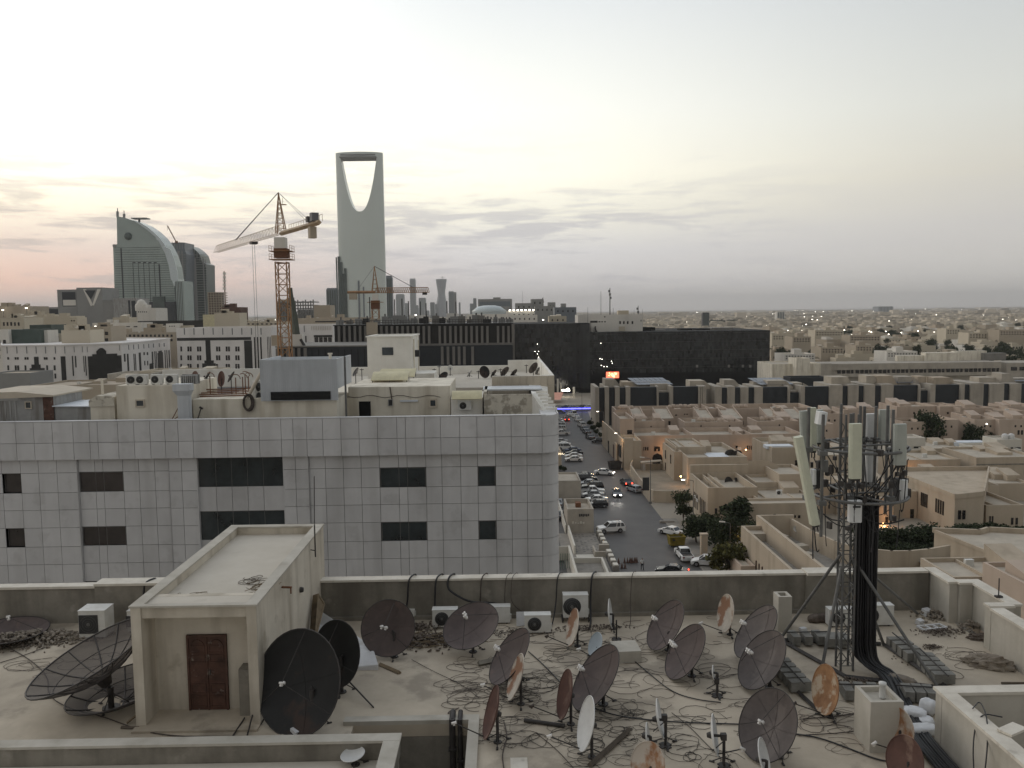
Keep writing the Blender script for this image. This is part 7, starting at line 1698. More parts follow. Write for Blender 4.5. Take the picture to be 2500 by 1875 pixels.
for (a,b,c_,d_) in ((338.5,4.5,861,905),(350,3,860,867),(358,3,860,867),(352,2,881,892),(359,2,881,892),(370,3,859,890),(365,9,888,905),(376.5,1.6,858,902),(380,1.6,858,902)): onseg(a,c_,d_,4 if a > 366 else 3,b)
onseg(384,862,904,4,13,name='portal'); onseg(386.5,857,862,4,8,name='portal')
for (a,b) in ((401.5,1.5),(406,1.5),(411,2.5)): onseg(a,855,900,4,b)
nat('house',-30,73,911,270,14,'city_grey','plain grey brown low block before the long white government building',para=.4)
# ---- ministry B
YB_ = 350
MBu,w = nat('ministry_building',430,662,800,YB_,40,'ministry','white government building with a black frame round its grid of small windows',para=1.0)
for i in range(9): fw(MBu,449+23.4*i,451+23.4*i,801,817,YB_-.05,'crane_grey','spout')
for (a,b,c_,d_) in ((432,613,824,831),(503,515,831.2,912),(597,616,831.2,906),(494,527,887,912),(499,522,880,886.8)): fw(MBu,a,b,c_,d_,YB_-.02,'stripe_dark','black_frame')
for y_ in (846,867.5,888.5):
    for a in (440.5,): fw(w,a,a+4,y_,y_+12,YB_)
    for a in (457.5,481,527.5,551,574.5): fw(w,a,a+4.6,y_,y_+12,YB_); fw(w,a+5.8,a+10.4,y_,y_+12,YB_) if not (y_ > 888 and a in (481,527.5)) else None
for a in (440.5,459,552,576): fw(w,a,a+9,908,916,YB_)
for a in (621,628.5,636): fw(w,a,a+3.6,823,900,YB_-.01)
mb2,w2 = nat('ministry_building',662,813,793,372,30,'ministry','white government wing with a black arched portal behind the big crane mast',para=1.0)
for a in (653,656.5,660): fw(w,a,a+1.4,822,880,YB_-.01)
fw(w2,664,692,822,870,372,'stripe_dark','portal'); 
o = MB(); p = T(684,812,371.9); o.prism([(p.x+2.1*cos(a*pi/10),p.z+1.9*sin(a*pi/10)) for a in range(11)],371.6,371.95); o.build('arch_top','rust_door',w2)
for a in (731,738,745.5): fw(w2,a,a+3,820,845,371.9)
fw(w2,766,811,818,823,371.9,'stripe_dark','black_frame')
for i in range(4): fw(w2,768+11*i,777+11*i,823.5,836,371.95)
for i in range(3): fw(w2,702+20*i,703.4+20*i,795,811,371.9,'crane_grey','spout')
for i in range(12): fw(w2,760+4.3*i,760.8+4.3*i,796,806,371.9,'city_tan','spout')
# ---- mixed town at the left
items = [
 ('house',0,58,776,372,16,'city_cream','cream stepped block at the far left edge below the pink sky',(5,50,782,800,5,1)),
 ('house',-40,72,748,470,20,'city_tan','tan roofscape with dark clutter at the far left horizon',None),
 ('house',57,108,768,420,14,'city_cream','cream house with a row of narrow arched openings, far left',(60,104,776,790,8,1)),
 ('house',105,170,772,410,15,'city_cream','plain cream block under the triangle emblem building',None),
 ('house',168,187,775,405,10,'city_cream','small cream hut with one window beside the plain cream block',(172,184,780,786,2,1)),
 ('glass_block',72,125,793,352,12,'green_glass','dark green glass block, rear of the two at the left',None),
 ('glass_block',20,97,804,335,12,'green_glass','wider dark green glass block, nearer of the two at the left',None),
 ('house',97,116,806,338,8,'city_white','little white box building beside the green glass blocks',None),
 ('house',-20,20,805,333,10,'city_white','white cream block left of the nearer green glass block',(-10,18,825,880,2,3)),
 ('house',125,150,815,350,10,'city_cream','cream low block with a dark band right of the green glass',(126,149,818,826,1,1)),
 ('house',149,218,806,328,12,'city_cream','blank cream cube in the middle of the left roofs',None),
 ('house',217,270,797,345,14,'city_tan','tan building with two bands of dark openings',(220,268,806,838,3,2)),
 ('house',270,428,812,395,30,'city_tan','wide tan block with rows of tiny windows behind the curved white building',(292,424,814,836,13,2)),
 ('house',225,345,788,430,14,'city_white','long pale low building with lit lamps on its roof',(230,340,795,800,6,1)),
 ('house',350,410,800,410,10,'city_tan','tan low house with roof domes left of the white frame building',None),
 ('house',405,431,790,400,8,'city_white','small white house left of the black framed building',(412,428,794,799,3,1)),
 ('house',275,315,775,440,10,'city_cream','cream house before the metal clad block',None),
 ('podium',336,523,783,480,16,'stripe_dark','long dark podium at the foot of the glass towers',None),
 ('house',425,463,795,405,6,'city_cream','low cream parapet block above the black framed building',None),
 ('house',523,584,764,400,12,'city_cream','tall plain cream block between the glass towers and the crane',None),
 ('house',541,587,750,486,14,'rust_door','brown block behind the tall plain cream block',None),
 ('house',495,525,768,470,8,'canopy_yellow','yellowish low building beside the tall plain cream block',None),
 ('house',725,892,776,430,24,'city_tan','long brown tan roof building behind the cranes',(730,888,782,788,1,1)),
 ('house',766,806,745,520,14,'city_tan','tan green block with trees left of the arched skyscraper',None),
 ('house',585,700,786,460,18,'city_cream','low cream terrace in the gap left of the big crane mast',(590,690,788,794,9,1)),
]
for nm,a,b,t_,Y,d_,mt,lb,g_ in items:
    r_,w = nat(nm,a,b,t_,Y,d_,mt,lb,para=.5,group=None)
    if g_: grid(w,*g_[:4],Y,g_[4],g_[5])
    if nm == 'house' and b-a > 40:
        rr = random.Random(a+500); x0,x1 = X_(a,t_,Y+5),X_(b,t_,Y+5); z1 = Z_((a+b)/2,t_,Y)
        for i in range(rr.randint(2,4)): xx = rr.uniform(x0+1,x1-4); MB().box(xx,xx+rr.uniform(1.5,4),Y+5,Y+8,z1-.6,z1+rr.uniform(.6,2.2)).build('roof_room',mt,w)
# dark clutter on the leftmost roof
# emblem building
E,w = nat('emblem_building',118,279,749,600,30,'city_grey','grey building with a triangular emblem tower and dark bands',para=.5)
fw(w,120,160,754,775,600,'panel_dark','dark_band'); fw(w,200,246,754,759,600,'panel_dark','dark_band'); fw(w,252,278,756,790,600,'panel_dark','dark_band'); fw(w,186,248,768,774,600,'panel_dark','dark_band'); fw(w,186,230,778,786,600,'panel_dark','dark_band')
w = vp(E,186,249,702,598,26,mt='city_grey',para=.5); p = [T(207,709,597.9),T(233,709,597.9),T(222,731,597.9)]; MB().prism([(q.x,q.z) for q in p],597.6,597.95).build('emblem','panel_dark',w)
p = [T(203,706,597.9),T(210,706,597.9),T(227,745,597.9),T(222,748,597.9)]; MB().prism([(q.x,q.z) for q in p],597.7,597.96).build('emblem','city_white',w); p = [T(238,706,597.9),T(246,706,597.9),T(229,747,597.9),T(226,743,597.9)]; MB().prism([(q.x,q.z) for q in p],597.7,597.96).build('emblem','city_white',w)
w = vp(E,139,185.8,707,599,24,mt='city_grey',para=.5); fw(w,152,185,713,748,599,'panel_dark','dark_band'); fw(w,154,185,732,746,598.9,'city_white','inner_wall')
E,w = nat('metal_block',275,333,728,560,20,'tin_grey','grey metal clad block with two tall black stripes',para=.5); fw(w,314,319,733,790,560,'panel_dark','dark_band'); fw(w,322,332,734,790,560,'panel_dark','dark_band')
MB().box(X_(250,733,565),X_(275,733,565),565,580,0,Z_(262,733,565)).build('wall','city_grey',w)
E,w = nat('domed_house',334,380,752,520,18,'city_white','white house topped with small domes before the sail shaped tower',para=.5)
for (px,py,r_) in ((345,740,2.6),(352,745,2.0),(338,747,2.0)): p = T(px,py,526); MB().lathe([(r_,-3),(r_,0),(r_*.8,r_*.6),(.01,r_)],12,Matrix.Translation(p)).build('dome','city_white',w)
grid(w,336,360,759,764,520,5,1)
w = vp(E,337,356,744,524,8,mt='city_white',para=.3)
# ---- sail shaped tower
def prof_tower(root,pts,Y,d,mt,name='wall'):
    p = [T(a,b,Y) for a,b in pts]; o = MB(); o.prism([(q.x,q.z) for q in p],Y,Y+d); return o.build(name,mt,root)
S = thing('sail_tower',(X_(350,760,1000),1000,0),'grey green glass skyscraper with a sail shaped curved roof','skyscraper')
pts = [(285,528),(303,531),(320,537),(340,546),(360,560),(378,577),(392,596),(404,620),(413,648),(418,680),(425,698),(430,770),(430,815),(283,815),(276,603),(286,596)]
w = prof_tower(S,pts,1000,40,'tower_glass')
# floor lines
o = MB()
for i in range(34):
    y_ = 604+5.6*i; xr = 430 if y_ > 700 else (404 + (y_-620)*.27 if y_ > 620 else 392); a = T(281,y_,999.9); b = T(xr-2,y_,999.9); o.box(a.x,b.x,999.7,999.95,b.z-.2,b.z+.2)
o.build('floor_band','green_glass',w)
pts2 = [(378,572),(392,590),(400,601),(416,609),(425,634),(432,660),(435,690),(417,683),(412,648),(403,619),(391,596)]
prof_tower(S,pts2,998.5,1.4,'tower_light','curved_fin'); prof_tower(S,[(321,536.5),(341,543),(362,556),(386,577),(404,600),(399,600),(383,582),(360,562),(340,548)],998.3,1.6,'tower_light','roof_rib')
fw(w,297,300,606,735,999.6,'panel_dark','dark_strip'); fw(w,389,392,645,735,999.6,'panel_dark','dark_strip')
for a in (326,339,352,365,378): fw(w,a,a+1,640,738,999.6,'panel_dark','dark_strip'); MB().box(X_(a-3,641,999),X_(a+4,641,999),999.3,999.6,Z_(a,642,999),Z_(a,640,999)).build('dark_strip','panel_dark',w)
p = T(313,577,999.5); MB().lathe([(.001,0),(4.4,0),(4.4,.4),(.001,.41)],20,Matrix.Translation(p) @ Matrix.Rotation(pi/2,4,'X')).build('roof_emblem','green_glass',w)
for (a,b,c_,r_) in ((287,508,530,1.1),(303,514,533,1.1)): MB().tube(T(a,c_,1005),T(a,b+8,1005),r_*1.3,6).tube(T(a,b+8,1005),T(a-.4,b,1005),.5,5).build('spire','city_grey',S)
MB().tube(T(340,548,1010),T(340,534,1010),1.2,6).box(X_(325,533,1010),X_(362,533,1010),1004,1016,Z_(343,535,1010),Z_(343,532.5,1010)).build('roof_helipad','city_grey',S)
MB().tube(T(276,602,1001),T(287,598,1001),1.0,5).cbox(T(281,600,1001),(4,4,3)).build('roof_unit','city_grey',S)
w = vp(S,428,448,686,990,30,mt='tower_glass',para=.5)
for i in range(5): fw(w,429.5+3.8*i,431+3.8*i,688,790,990,'panel_dark','dark_strip')
w = vp(S,352,424,737,985,14,mt='panel_dark',para=.5); vp(S,372,400,724,984,5,mt='green_glass',para=.5)
# towers behind, partly built
for nm,pts,Y,lb in (('unfinished_tower',[(410,600),(412,594),(428,592),(450,592),(452,612),(455,620),(455,815),(412,815)],1120,'unfinished concrete tower with a round top right behind the sail shaped tower'),
                   ('unfinished_tower',[(456,603),(462,600),(470,605),(480,613),(488,622),(493,640),(503,645),(506,815),(456,815)],1150,'curved glass and concrete tower with scaffolding on its shoulder, farther right')):
    S2 = thing(nm,(X_((pts[0][0]+pts[-2][0])/2,760,Y),Y,0),lb,'skyscraper'); w = prof_tower(S2,pts,Y,35,'far_tower' if pts[0][0] == 410 else 'green_glass')
    x0_,x1_ = pts[0][0],pts[-2][0]; o = MB()
    for i in range(30):
        y_ = 622+6*i; a = T(x0_+1,y_,Y-.6); b = T(x1_-1,y_,Y-.6); o.box(a.x,b.x,Y-1.2,Y-.1,b.z-.35,b.z+.35)
    o.build('floor_slab','city_grey',w)
    for a in ((414,437,440,447) if x0_ == 410 else (459,468,474,498)): fw(w,a,a+(3 if a != 474 else 8),612 if x0_ == 410 else 630,800,Y-1.3,'city_grey' if a not in (414,468) else 'panel_dark','vertical_strip')
    rr = random.Random(x0_)
    for i in range(7): a = x0_+4+(x1_-x0_-8)*i/6; yt = 596 if x0_ == 410 else 600+max(0,(a-462))*1.0; MB().tube(T(a,yt+12,Y),T(a,yt-rr.uniform(2,6),Y),.5,4).build('scaffold_post','city_grey',w)
S2 = thing('unfinished_tower',(X_(524,760,700),700,0),'brown slab and column concrete frame under construction','building')
for i in range(11): z = Z_(524,714+6*i,700); MB().box(X_(506,720,700),X_(540,720,700),700,716,z-.5,z+.2).build('floor_slab','city_tan',S2)
MB().box(X_(506,720,700),X_(533,720,700),702,714,0,Z_(520,714,700)).build('core','rust_door',S2)
for i in range(6): x = X_(507+6.4*i,720,700); ubox('column','city_tan',S2,x,x+.6,700,700.6,0,Z_(524,714,700))
S2 = thing('unfinished_building',(X_(720,760,520),520,0),'grey concrete building skeleton behind the big crane mast','building')
for i in range(5): z = Z_(720,737+8*i,520); MB().box(X_(674,740,520),X_(764,740,520),520,538,z-.4,z+.2).build('floor_slab','city_grey',S2)
for i in range(15): x = X_(675+6.3*i,740,520); ubox('column','city_grey',S2,x,x+.7,520,520.7,0,Z_(720,737-2.5*(i%3),520))
w = MB().box(X_(674,740,520),X_(700,740,520),524,536,0,Z_(690,731,520)).build('core','city_tan',S2); MB().box(X_(725,760,520),X_(764,760,520),521,536,0,Z_(720,756,520)).build('core','city_grey',S2)
S2 = thing('radio_mast',(X_(548,760,800),800,0),'thin red and white lattice mast left of the big crane','mast'); MB().tube((X_(550,760,800),800,0),T(547,662,800),.9,5,r2=.5).build('mast','rust',S2)
for i in range(5): MB().cbox(T(548,668+9*i,800),(2.6,2,2.2)).build('antenna_drum','city_white',S2)
S2 = thing('tower_crane',(X_(431,591,1120),1120,Z_(430,600,1120)),'tiny slanting luffing crane on the unfinished tower top','crane'); MB().tube(T(431,592,1119),T(409,551,1119),.7,5).tube(T(409,551,1119),T(408.5,562,1119),.2,4).cbox(T(431,591,1119),(3,3,3)).build('jib','rust',S2)
# ---- arched skyscraper
YK = 1350.
K = thing('arched_skyscraper',(X_(876,760,YK),YK,0),'tallest pale skyscraper with a huge inverted arch opening at its top','skyscraper')
ztop = T(872,368,YK).z; zb_ = T(872,515,YK).z; zo = T(872,380,YK).z
def hwK(z):
    t = z/ztop; return (X_(930,370,YK)-X_(814,370,YK))/2*(1+.0*(1-t)) - .6*max(0,(z-ztop*.97))/9
xcK = lambda z: (X_(871.7,370,YK))
hw = hwK(0)
def wK(z):
    if z <= zb_ or z > zo: return 0.0
    t = (z-zb_)/(zo-zb_); return hw*.765*t**.42
rows = [0,40,80,120,150,170,zb_-8,zb_-1] + [zb_+(zo-zb_)*((i/26)**1.6) for i in range(1,27)] + [zo+.01,zo+2.5,zo+5,ztop]
rows = sorted(set([zb_]+rows)); cols = 18; TH = 14.
def KV(x,z,s_): u = max(-1,min(1,x/hw)); return Vector((xcK(z)+x,YK + 22 + s_*TH*sqrt(max(.0,1-u*u*.93)),z))
for side in (-1,1):
    o = MB(); vs = []
    for z in rows:
        w_ = wK(z)
        for s_ in (-1,1):
            for c_ in range(cols+1): x = (w_ + (hw-w_)*(1-(1-c_/cols)**1.5 if False else c_/cols))*side; vs.append(KV(x,z,s_))
    n = cols+1; fs = []
    for i in range(len(rows)-1):
        b0_,b1_ = i*2*n,(i+1)*2*n
        hole = wK((rows[i]+rows[i+1])/2) > 0
        for s_ in (0,1):
            for c_ in range(cols): f_ = (b0_+s_*n+c_,b0_+s_*n+c_+1,b1_+s_*n+c_+1,b1_+s_*n+c_); fs.append(f_ if (s_ == 0) == (side == 1) else f_[::-1])
        fs.append((b0_+cols,b0_+n+cols,b1_+n+cols,b1_+cols))
        if hole: fs.append((b0_,b1_,b1_+n,b0_+n))
    t_ = (len(rows)-1)*2*n; fs += [(t_+c_,t_+c_+1,t_+n+c_+1,t_+n+c_) for c_ in range(cols)]
    i0 = rows.index(min(rows,key=lambda z: abs(z-zo)))
    o.add(vs,fs,True); bd = o.build('wall','kingdom',K)
    es = bd.modifiers.new('e','EDGE_SPLIT'); es.split_angle = R(35)
o = MB(); w_ = wK(zo)
for s_ in (0,): o.add([(xcK(zo)-w_-.5,YK+4,zo-1.5),(xcK(zo)+w_+.5,YK+4,zo-1.5),(xcK(zo)+w_+.5,YK+40,zo-1.5),(xcK(zo)-w_-.5,YK+40,zo-1.5),(xcK(zo)-w_-.5,YK+4,zo),(xcK(zo)+w_+.5,YK+4,zo),(xcK(zo)+w_+.5,YK+40,zo),(xcK(zo)-w_-.5,YK+40,zo)],[(0,3,2,1),(4,5,6,7),(0,1,5,4),(1,2,6,5),(2,3,7,6),(3,0,4,7)])
o.build('sky_bridge','city_grey',K)
o = MB(); o.box(xcK(0)-hw*.74,xcK(0)+hw*.74,YK+5,YK+6.5,zo+1.5,zo+3.5); o.build('bridge_window_band','city_grey',K)
# dark reflections at the lower left, imitated by jagged dark strips on the facade
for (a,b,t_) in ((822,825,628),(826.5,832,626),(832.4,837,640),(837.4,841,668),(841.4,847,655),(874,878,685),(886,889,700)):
    u = (X_(b,700,YK)-xcK(0)); y = KV(X_((a+b)/2,700,YK)-xcK(0),50,-1).y; xa_,xb_ = X_(a,700,y),X_(b,700,y); y = min(KV(xa_-xcK(0),50,-1).y,y)-1.5 if a < 850 else y-1; MB().box(xa_,xb_,y-.4,y+2.0,0,Z_((a+b)/2,t_,y)).build('reflection_strip','green_glass' if a < 850 else 'far_tower',K)
# ---- distant towers
ft = [(796,822,703,1500,'far_tower','grey slab tower touching the left of the arched skyscraper'),(938,957,673,1500,'far_tower','dark unfinished tower just right of the arched skyscraper'),(966,986,718,5200,'far_tower','blue grey rounded tower in the hazy skyline cluster'),(984,996,740,5400,'far_tower','shoulder block of the rounded hazy tower'),
      (1000,1014,680,5600,'far_tower','tallest slim slab in the hazy skyline cluster'),(1013,1021,745,5300,'far_tower','low hazy block right of the tallest slim slab'),(1022,1039,727,5200,'far_tower','square hazy tower right of the tallest slim slab'),(1050,1061,738,4200,'far_tower','small dark blue tower left of the hourglass tower'),(1062,1067,742,5400,'far_tower','thin hazy tower touching the hourglass tower'),
      (1095,1108,711,3600,'far_tower','grey tower with a scaffolded side right of the hourglass tower'),(1108,1114,713,3600,'city_grey','pale hoist strip on the scaffolded tower'),(1147,1156,741,4200,'far_tower','low hazy tower beside the round stadium roof'),(1155,1163,728,4200,'far_tower','small hazy tower with a spire beside the round stadium roof'),(1120,1124,738,4300,'far_tower','tiny hazy tower left of the spired one'),(1040,1048,758,5200,'far_tower','stubby hazy block in the skyline'),(1020,1026,752,5400,'far_tower','stubby hazy block left of the square tower'),(2145,2181,748,5200,'far_tower','long grey slab building alone on the right horizon'),(1716,1732,763,1500,'panel_dark','small dark cube building above the black mall roof'),(1897,1916,761,2600,'city_white','white gridded block on the horizon right of the black mall'),(1030,1036,750,5000,'far_tower','narrow hazy block beside the square tower')]
for a,b,t_,Y,mt,lb in ft:
    x0,x1 = X_(a,t_,Y),X_(b,t_,Y); r_ = thing('tower' if t_ < 748 else 'slab_building',((x0+x1)/2,Y,0),lb,'tower' if t_ < 748 else 'building','distant towers'); z1 = Z_((a+b)/2,t_,Y); w_ = (x1-x0)
    o = MB(); o.box(x0,x1,Y,Y+w_*.9,0,z1*.97); o.box(x0+w_*.06,x1-w_*.06,Y+w_*.05,Y+w_*.8,z1*.97,z1); w = o.build('wall',mt,r_)
    for i in range(4): ubox('glass_strip','green_glass',w,x0+w_*(.12+.22*i),x0+w_*(.24+.22*i),Y-1.2,Y-.2,z1*.05,z1*.95)
Y = 5400; r_ = thing('hourglass_tower',(X_(1078,740,Y),Y,0),'hazy hourglass shaped tower, widest at its top','tower'); xc_ = X_(1077.5,740,Y); o = MB()
prof = []
for t,hwp in ((790,13),(760,12.5),(740,11.8),(722,9.0),(715,8.6),(705,9.6),(692,11.5),(686,12.2),(684,12.6),(681,12.4)): prof.append((hwp/FPX*Y*1.05,Z_(1077,t,Y)))
o.lathe(prof,24,Matrix.Translation((xc_,Y+30,0)),False); o.build('wall','far_tower',r_); MB().lathe([(prof[-1][0],0),(.01,.5)],24,Matrix.Translation((xc_,Y+30,prof[-1][1]))).build('roof','city_grey',r_); MB().tube((xc_+8,Y+20,prof[-1][1]),(xc_+8,Y+20,prof[-1][1]+18),1.5,5).tube((xc_-6,Y+20,prof[-1][1]+12),(xc_+22,Y+20,prof[-1][1]+12),1.2,4).build('roof_crane','city_grey',r_)
MB().lathe([(prof[3][0]*1.02,Z_(1077,729,Y)),(prof[3][0]*1.06,Z_(1077,726,Y))],24,Matrix.Translation((xc_,Y+30,0))).build('floor_band','city_grey',r_)
# ---- behind the mall roof
r_,w = nat('stadium_block',1167,1250,730,1000,40,'city_grey','big grey block with a glass band behind the round low roof',para=1); fw(w,1171,1246,736,748,1000,'far_tower','glass_band'); ubox('roof_room','city_grey',w,X_(1204,728,1005),X_(1222,728,1005),1005,1015,Z_(1210,731,1005),Z_(1210,726,1005))
r_ = thing('round_hall',(X_(1194,760,850),850,0),'low round hall with a shallow pale domed roof','building'); p = T(1194,760,880); MB().lathe([(17.5,0),(17.5,Z_(1194,762,850)),(18,Z_(1194,759,850)),(12,Z_(1194,748,850)),(6,Z_(1194,745.5,850)),(.01,Z_(1194,745,850))],32,Matrix.Translation((p.x,880,0))).build('roof','tower_light',r_)
for a,b,t_,Y,d_,mt,lb in ((1140,1245,767,560,20,'city_white','long white parapet block left behind the mall roof'),(1238,1312,769,520,14,'city_white','white block with curved vent pipes on the mall'),(1236,1310,759,640,14,'city_white','white block with a row of lit ceiling lamps'),(1297,1327,730,800,20,'city_grey','grey brown cube rising beside the curved roof'),(1306,1354,747,620,16,'city_grey','pale grey block behind the black mall'),(1338,1356,738,640,8,'city_grey','little grey stair tower behind the black mall'),(1354,1407,750,560,18,'far_tower','dark meshed scaffold building beside the white mall roof house'),(1370,1382,741,600,6,'city_grey','little cube on the dark meshed building'),(1340,1383,772,450,8,'city_cream','cream low box at the left end of the black mall roof'),(1258,1300,740,780,20,'city_grey','dark slanted roof building left of the grey brown cube')):
    r_,w = nat('roof_building',a,b,t_,Y,d_,mt,lb,para=.4); grid(w,a+2,b-2,t_+3,t_+16,Y,max(2,int((b-a)/12)),1,.25,.35)
r_,w = nat('white_roof_house',1411,1569,768,400,16,'city_white','white house with four small square windows on the black mall roof',para=.6,z0=26)
for a in (1512,1521,1530.5,1542): fw(w,a,a+4,784,791,400)
for (a,b,c_,d_) in ((1441,1459,783,789),(1461,1466,784,787),(1468,1472,784,787),(1475,1479,784,787),(1475,1478,772,775),(1564,1566,781,785)): fw(w,a,b,c_,d_,400)
vp(r_,1443,1478,788,398,1.8,mt='city_white',z0=26,para=.3); fw(r_,1511,1526,797,808,399.6,'city_cream','door_canopy'); vp(r_,1509,1535,758,408,4,mt='city_cream',z0=30,para=.3)
rdish(1456,804,16,.5,-15,1,397.5,'mesh_black','black dish on the wall of the white mall roof house',zf=28.5)
for (px,t_,Y,lb,s_) in ((1467,711,404,'slim pole with a small head on the white mall roof house',.16),(1489,703,404,'lattice phone mast on the white mall roof house',.35),(1435,750,400,'short thin pole at the left of the white mall roof house',.12),(1558,746,406,'short phone mast with antennas at the right of the white mall roof house',.25),(1497,752,404,'short pole right of the lattice phone mast',.15),(1569,755,404,'tiny pole at the right corner of the white mall roof house',.1),(1276,711,560,'thin pole behind the striped wing',.12),(1326,725,790,'small pole on the grey brown cube',.3),(1548,756,404,'thin pole in the cluster at the right of the white mall roof house',.1)):
    p = T(px,t_,Y); o = MB(); zb2 = 30 if Y < 450 else 20; o.tube((p.x,Y,zb2),p,s_,6,r2=s_*.5)
    if s_ > .2:
        for q in range(3): o.cbox(p+Vector((.3*(q-1),0,-1.5-1.6*q)),(.9,.6,1.1))
    tag(o.build('roof_mast','steel_grey',org=(p.x,Y,zb2)),lb,'mast','poles on the mall roofs')
# rooftop plant on the striped wing
rr = random.Random(77)
zs2 = Z_(1040,793,YS)+.3
for i in range(26):
    px = 830+16.5*i+rr.uniform(-4,4); x = X_(px,780,YS+8); h = rr.uniform(.8,2.2); Yp = YS+rr.uniform(4,16); r_ = thing('roof_plant',(x,Yp,zs2),'dark ventilation unit in the crowded row on the striped wing roof','roof unit','roof plant on the striped wing'); MB().box(x-rr.uniform(.6,1.4),x+rr.uniform(.5,1.2),Yp,Yp+2,zs2-.2,zs2+h).build('casing',rr.choice(('city_grey','stripe_dark','mall_slab','city_grey')),r_); MB().tube((x,Yp+1,zs2+h),(x,Yp+1,zs2+h+rr.uniform(.3,.9)),.25,8).build('vent','steel_grey',r_)
o = MB()
for i in range(60): px = 828+7.1*i; x = X_(px,785,YS+1); o.tube((x,YS+1,zs2-.1),(x,YS+1,zs2+1.1),.05,4)
o.tube((X_(828,785,YS+1),YS+1,zs2+1.05),(X_(1250,785,YS+1),YS+1,zs2+1.05),.05,4).tube((X_(828,785,YS+1),YS+1,zs2+.5),(X_(1250,785,YS+1),YS+1,zs2+.5),.05,4)
r_ = thing('roof_railing',(X_(1040,785,YS+1),YS+1,zs2),'thin dark railing along the striped wing roof edge','railing'); o.build('railing','steel_dark',r_)
for (px,t_) in ((902,725),(963,731),(981,729),(997,735),(1026,736),(1091,735),(1113,737),(1040,740)): p = T(px,t_,YS+25); tag(MB().tube((p.x,YS+25,zs2-.2),p,.16,6).build('light_pole','stripe_dark',org=(p.x,YS+25,zs2-.2)),'dark upright pole on the roof of the striped wing','pole','dark poles on the striped wing')
for (a,b,t_,mt,lb) in ((900,925,778,'city_tan','tan water tank box in front of the second crane foot'),(956,984,770,'city_grey','grey canopy on the striped wing roof'),(1000,1028,770,'city_white','white structure between two dark poles'),(1090,1115,765,'city_white','white hut between two dark poles, farther right'),(984,1004,781,'tin_white','small white peaked tent on the striped wing roof')):
    x0,x1 = X_(a,t_,YS+24),X_(b,t_,YS+24); z1 = Z_((a+b)/2,t_,YS+24); o = MB().box(x0,x1,YS+24,YS+28,zs2-.2,z1) if 'tent' not in lb else MB().add([(x0,YS+24,z1-1.2),(x1,YS+24,z1-1.2),(x1,YS+28,z1-1.2),(x0,YS+28,z1-1.2),((x0+x1)/2,YS+26,z1+.8)],[(0,1,4),(1,2,4),(2,3,4),(3,0,4),(3,2,1,0)]); tag(o.build('roof_hut',mt,org=(x0,YS+24,zs2)),lb,'roof structure')
x0 = X_(908,800,YS-.9); tag(MB().box(x0-1.3,x0+1.6,YS-2.2,YS-.9,Z_(908,817,YS),Z_(908,787,YS)).build('hanging_tank','city_tan',org=(x0,YS-2,30)),'brown box hanging before the striped wing fins','box')
# ---- cranes
def truss(o,a,b,w,h,n,r_=.09,tri=True,upside=False):
    d = (b-a); L_ = d.length; d.normalize(); s_ = d.cross(Vector((0,0,1))).normalized(); u = s_.cross(d).normalized()*(1)
    A_ = [a+d*L_*i/n for i in range(n+1)]; lo1 = [p+s_*w/2 for p in A_]; lo2 = [p-s_*w/2 for p in A_]; tp = [p+u*h + d*L_/n*.5 for p in A_[:-1]]
    o.tube(lo1[0],lo1[-1],r_,4); o.tube(lo2[0],lo2[-1],r_,4); o.tube(tp[0],tp[-1],r_*1.2,4)
    for i in range(n):
        for q in (lo1,lo2): o.tube(q[i],tp[i],r_*.7,3,caps=False); o.tube(tp[i],q[i+1],r_*.7,3,caps=False)
        o.tube(lo1[i],lo2[i+1],r_*.6,3,caps=False)
def lattice(o,x,y,z0,z1,w,step,r_=.1):
    c_ = [(x-w/2,y-w/2),(x+w/2,y-w/2),(x+w/2,y+w/2),(x-w/2,y+w/2)]
    for q in c_: o.tube((q[0],q[1],z0),(q[0],q[1],z1),r_,4)
    z = z0; k = 0
    while z < z1-.1:
        zt = min(z+step,z1)
        for i in range(4):
            a,b = c_[i],c_[(i+1)%4]
            o.tube((*a,z),(*b,zt),r_*.6,3,caps=False) if k % 2 else o.tube((*b,z),(*a,zt),r_*.6,3,caps=False); o.tube((*a,z),(*b,z),r_*.5,3,caps=False)
        z += step; k += 1
YC = 200.; mx = X_(688,620,YC)
C_ = thing('tower_crane',(mx,YC,0),'large yellow tower crane with its jib pointing left, beside the arched skyscraper','crane')
zj = Z_(688,570,YC); zc = Z_(688,640,YC)
o = MB(); lattice(o,mx,YC,0,zc,2.6,2.5,.16); o.build('mast','crane_yellow',C_)
tip = Vector((X_(527,616,258),258,zj)); root = Vector((mx,YC,zj)); d = (tip-root).normalized(); ce = root - d*27
o = MB(); truss(o,root,tip,1.4,2.0,24,.06); o.build('jib','crane_pale',C_)
o = MB(); o.bar(root,ce,.8); 
for i in range(14): q = root.lerp(ce,.15+.85*i/13); o.tube(q+Vector((.6,.4,.3)),q+Vector((.6,.4,1.7)),.05,4)
o.tube(root.lerp(ce,.15)+Vector((.6,.4,1.7)),ce+Vector((.6,.4,1.7)),.05,4); o.build('counter_jib','crane_pale',C_)
q = ce - d*-3; MB().cbox(q+Vector((0,0,1.4)),(1.5,1.5,1.7),atan2(d.y,d.x)).build('machine_house','crane_grey',C_); MB().cbox(ce-d*-4.5+Vector((0,0,-1.7)),(1.5,1.4,2.4),atan2(d.y,d.x)).build('counterweight','city_tan',C_); MB().cbox(ce-d*-6+Vector((0,0,1.2)),(1.2,1.4,1.2),atan2(d.y,d.x)).build('winch','steel_dark',C_)
MB().cbox((mx-.1,YC-.2,Z_(688,594,YC)),(2.5,2.5,2.6)).build('operator_cab','city_white',C_)
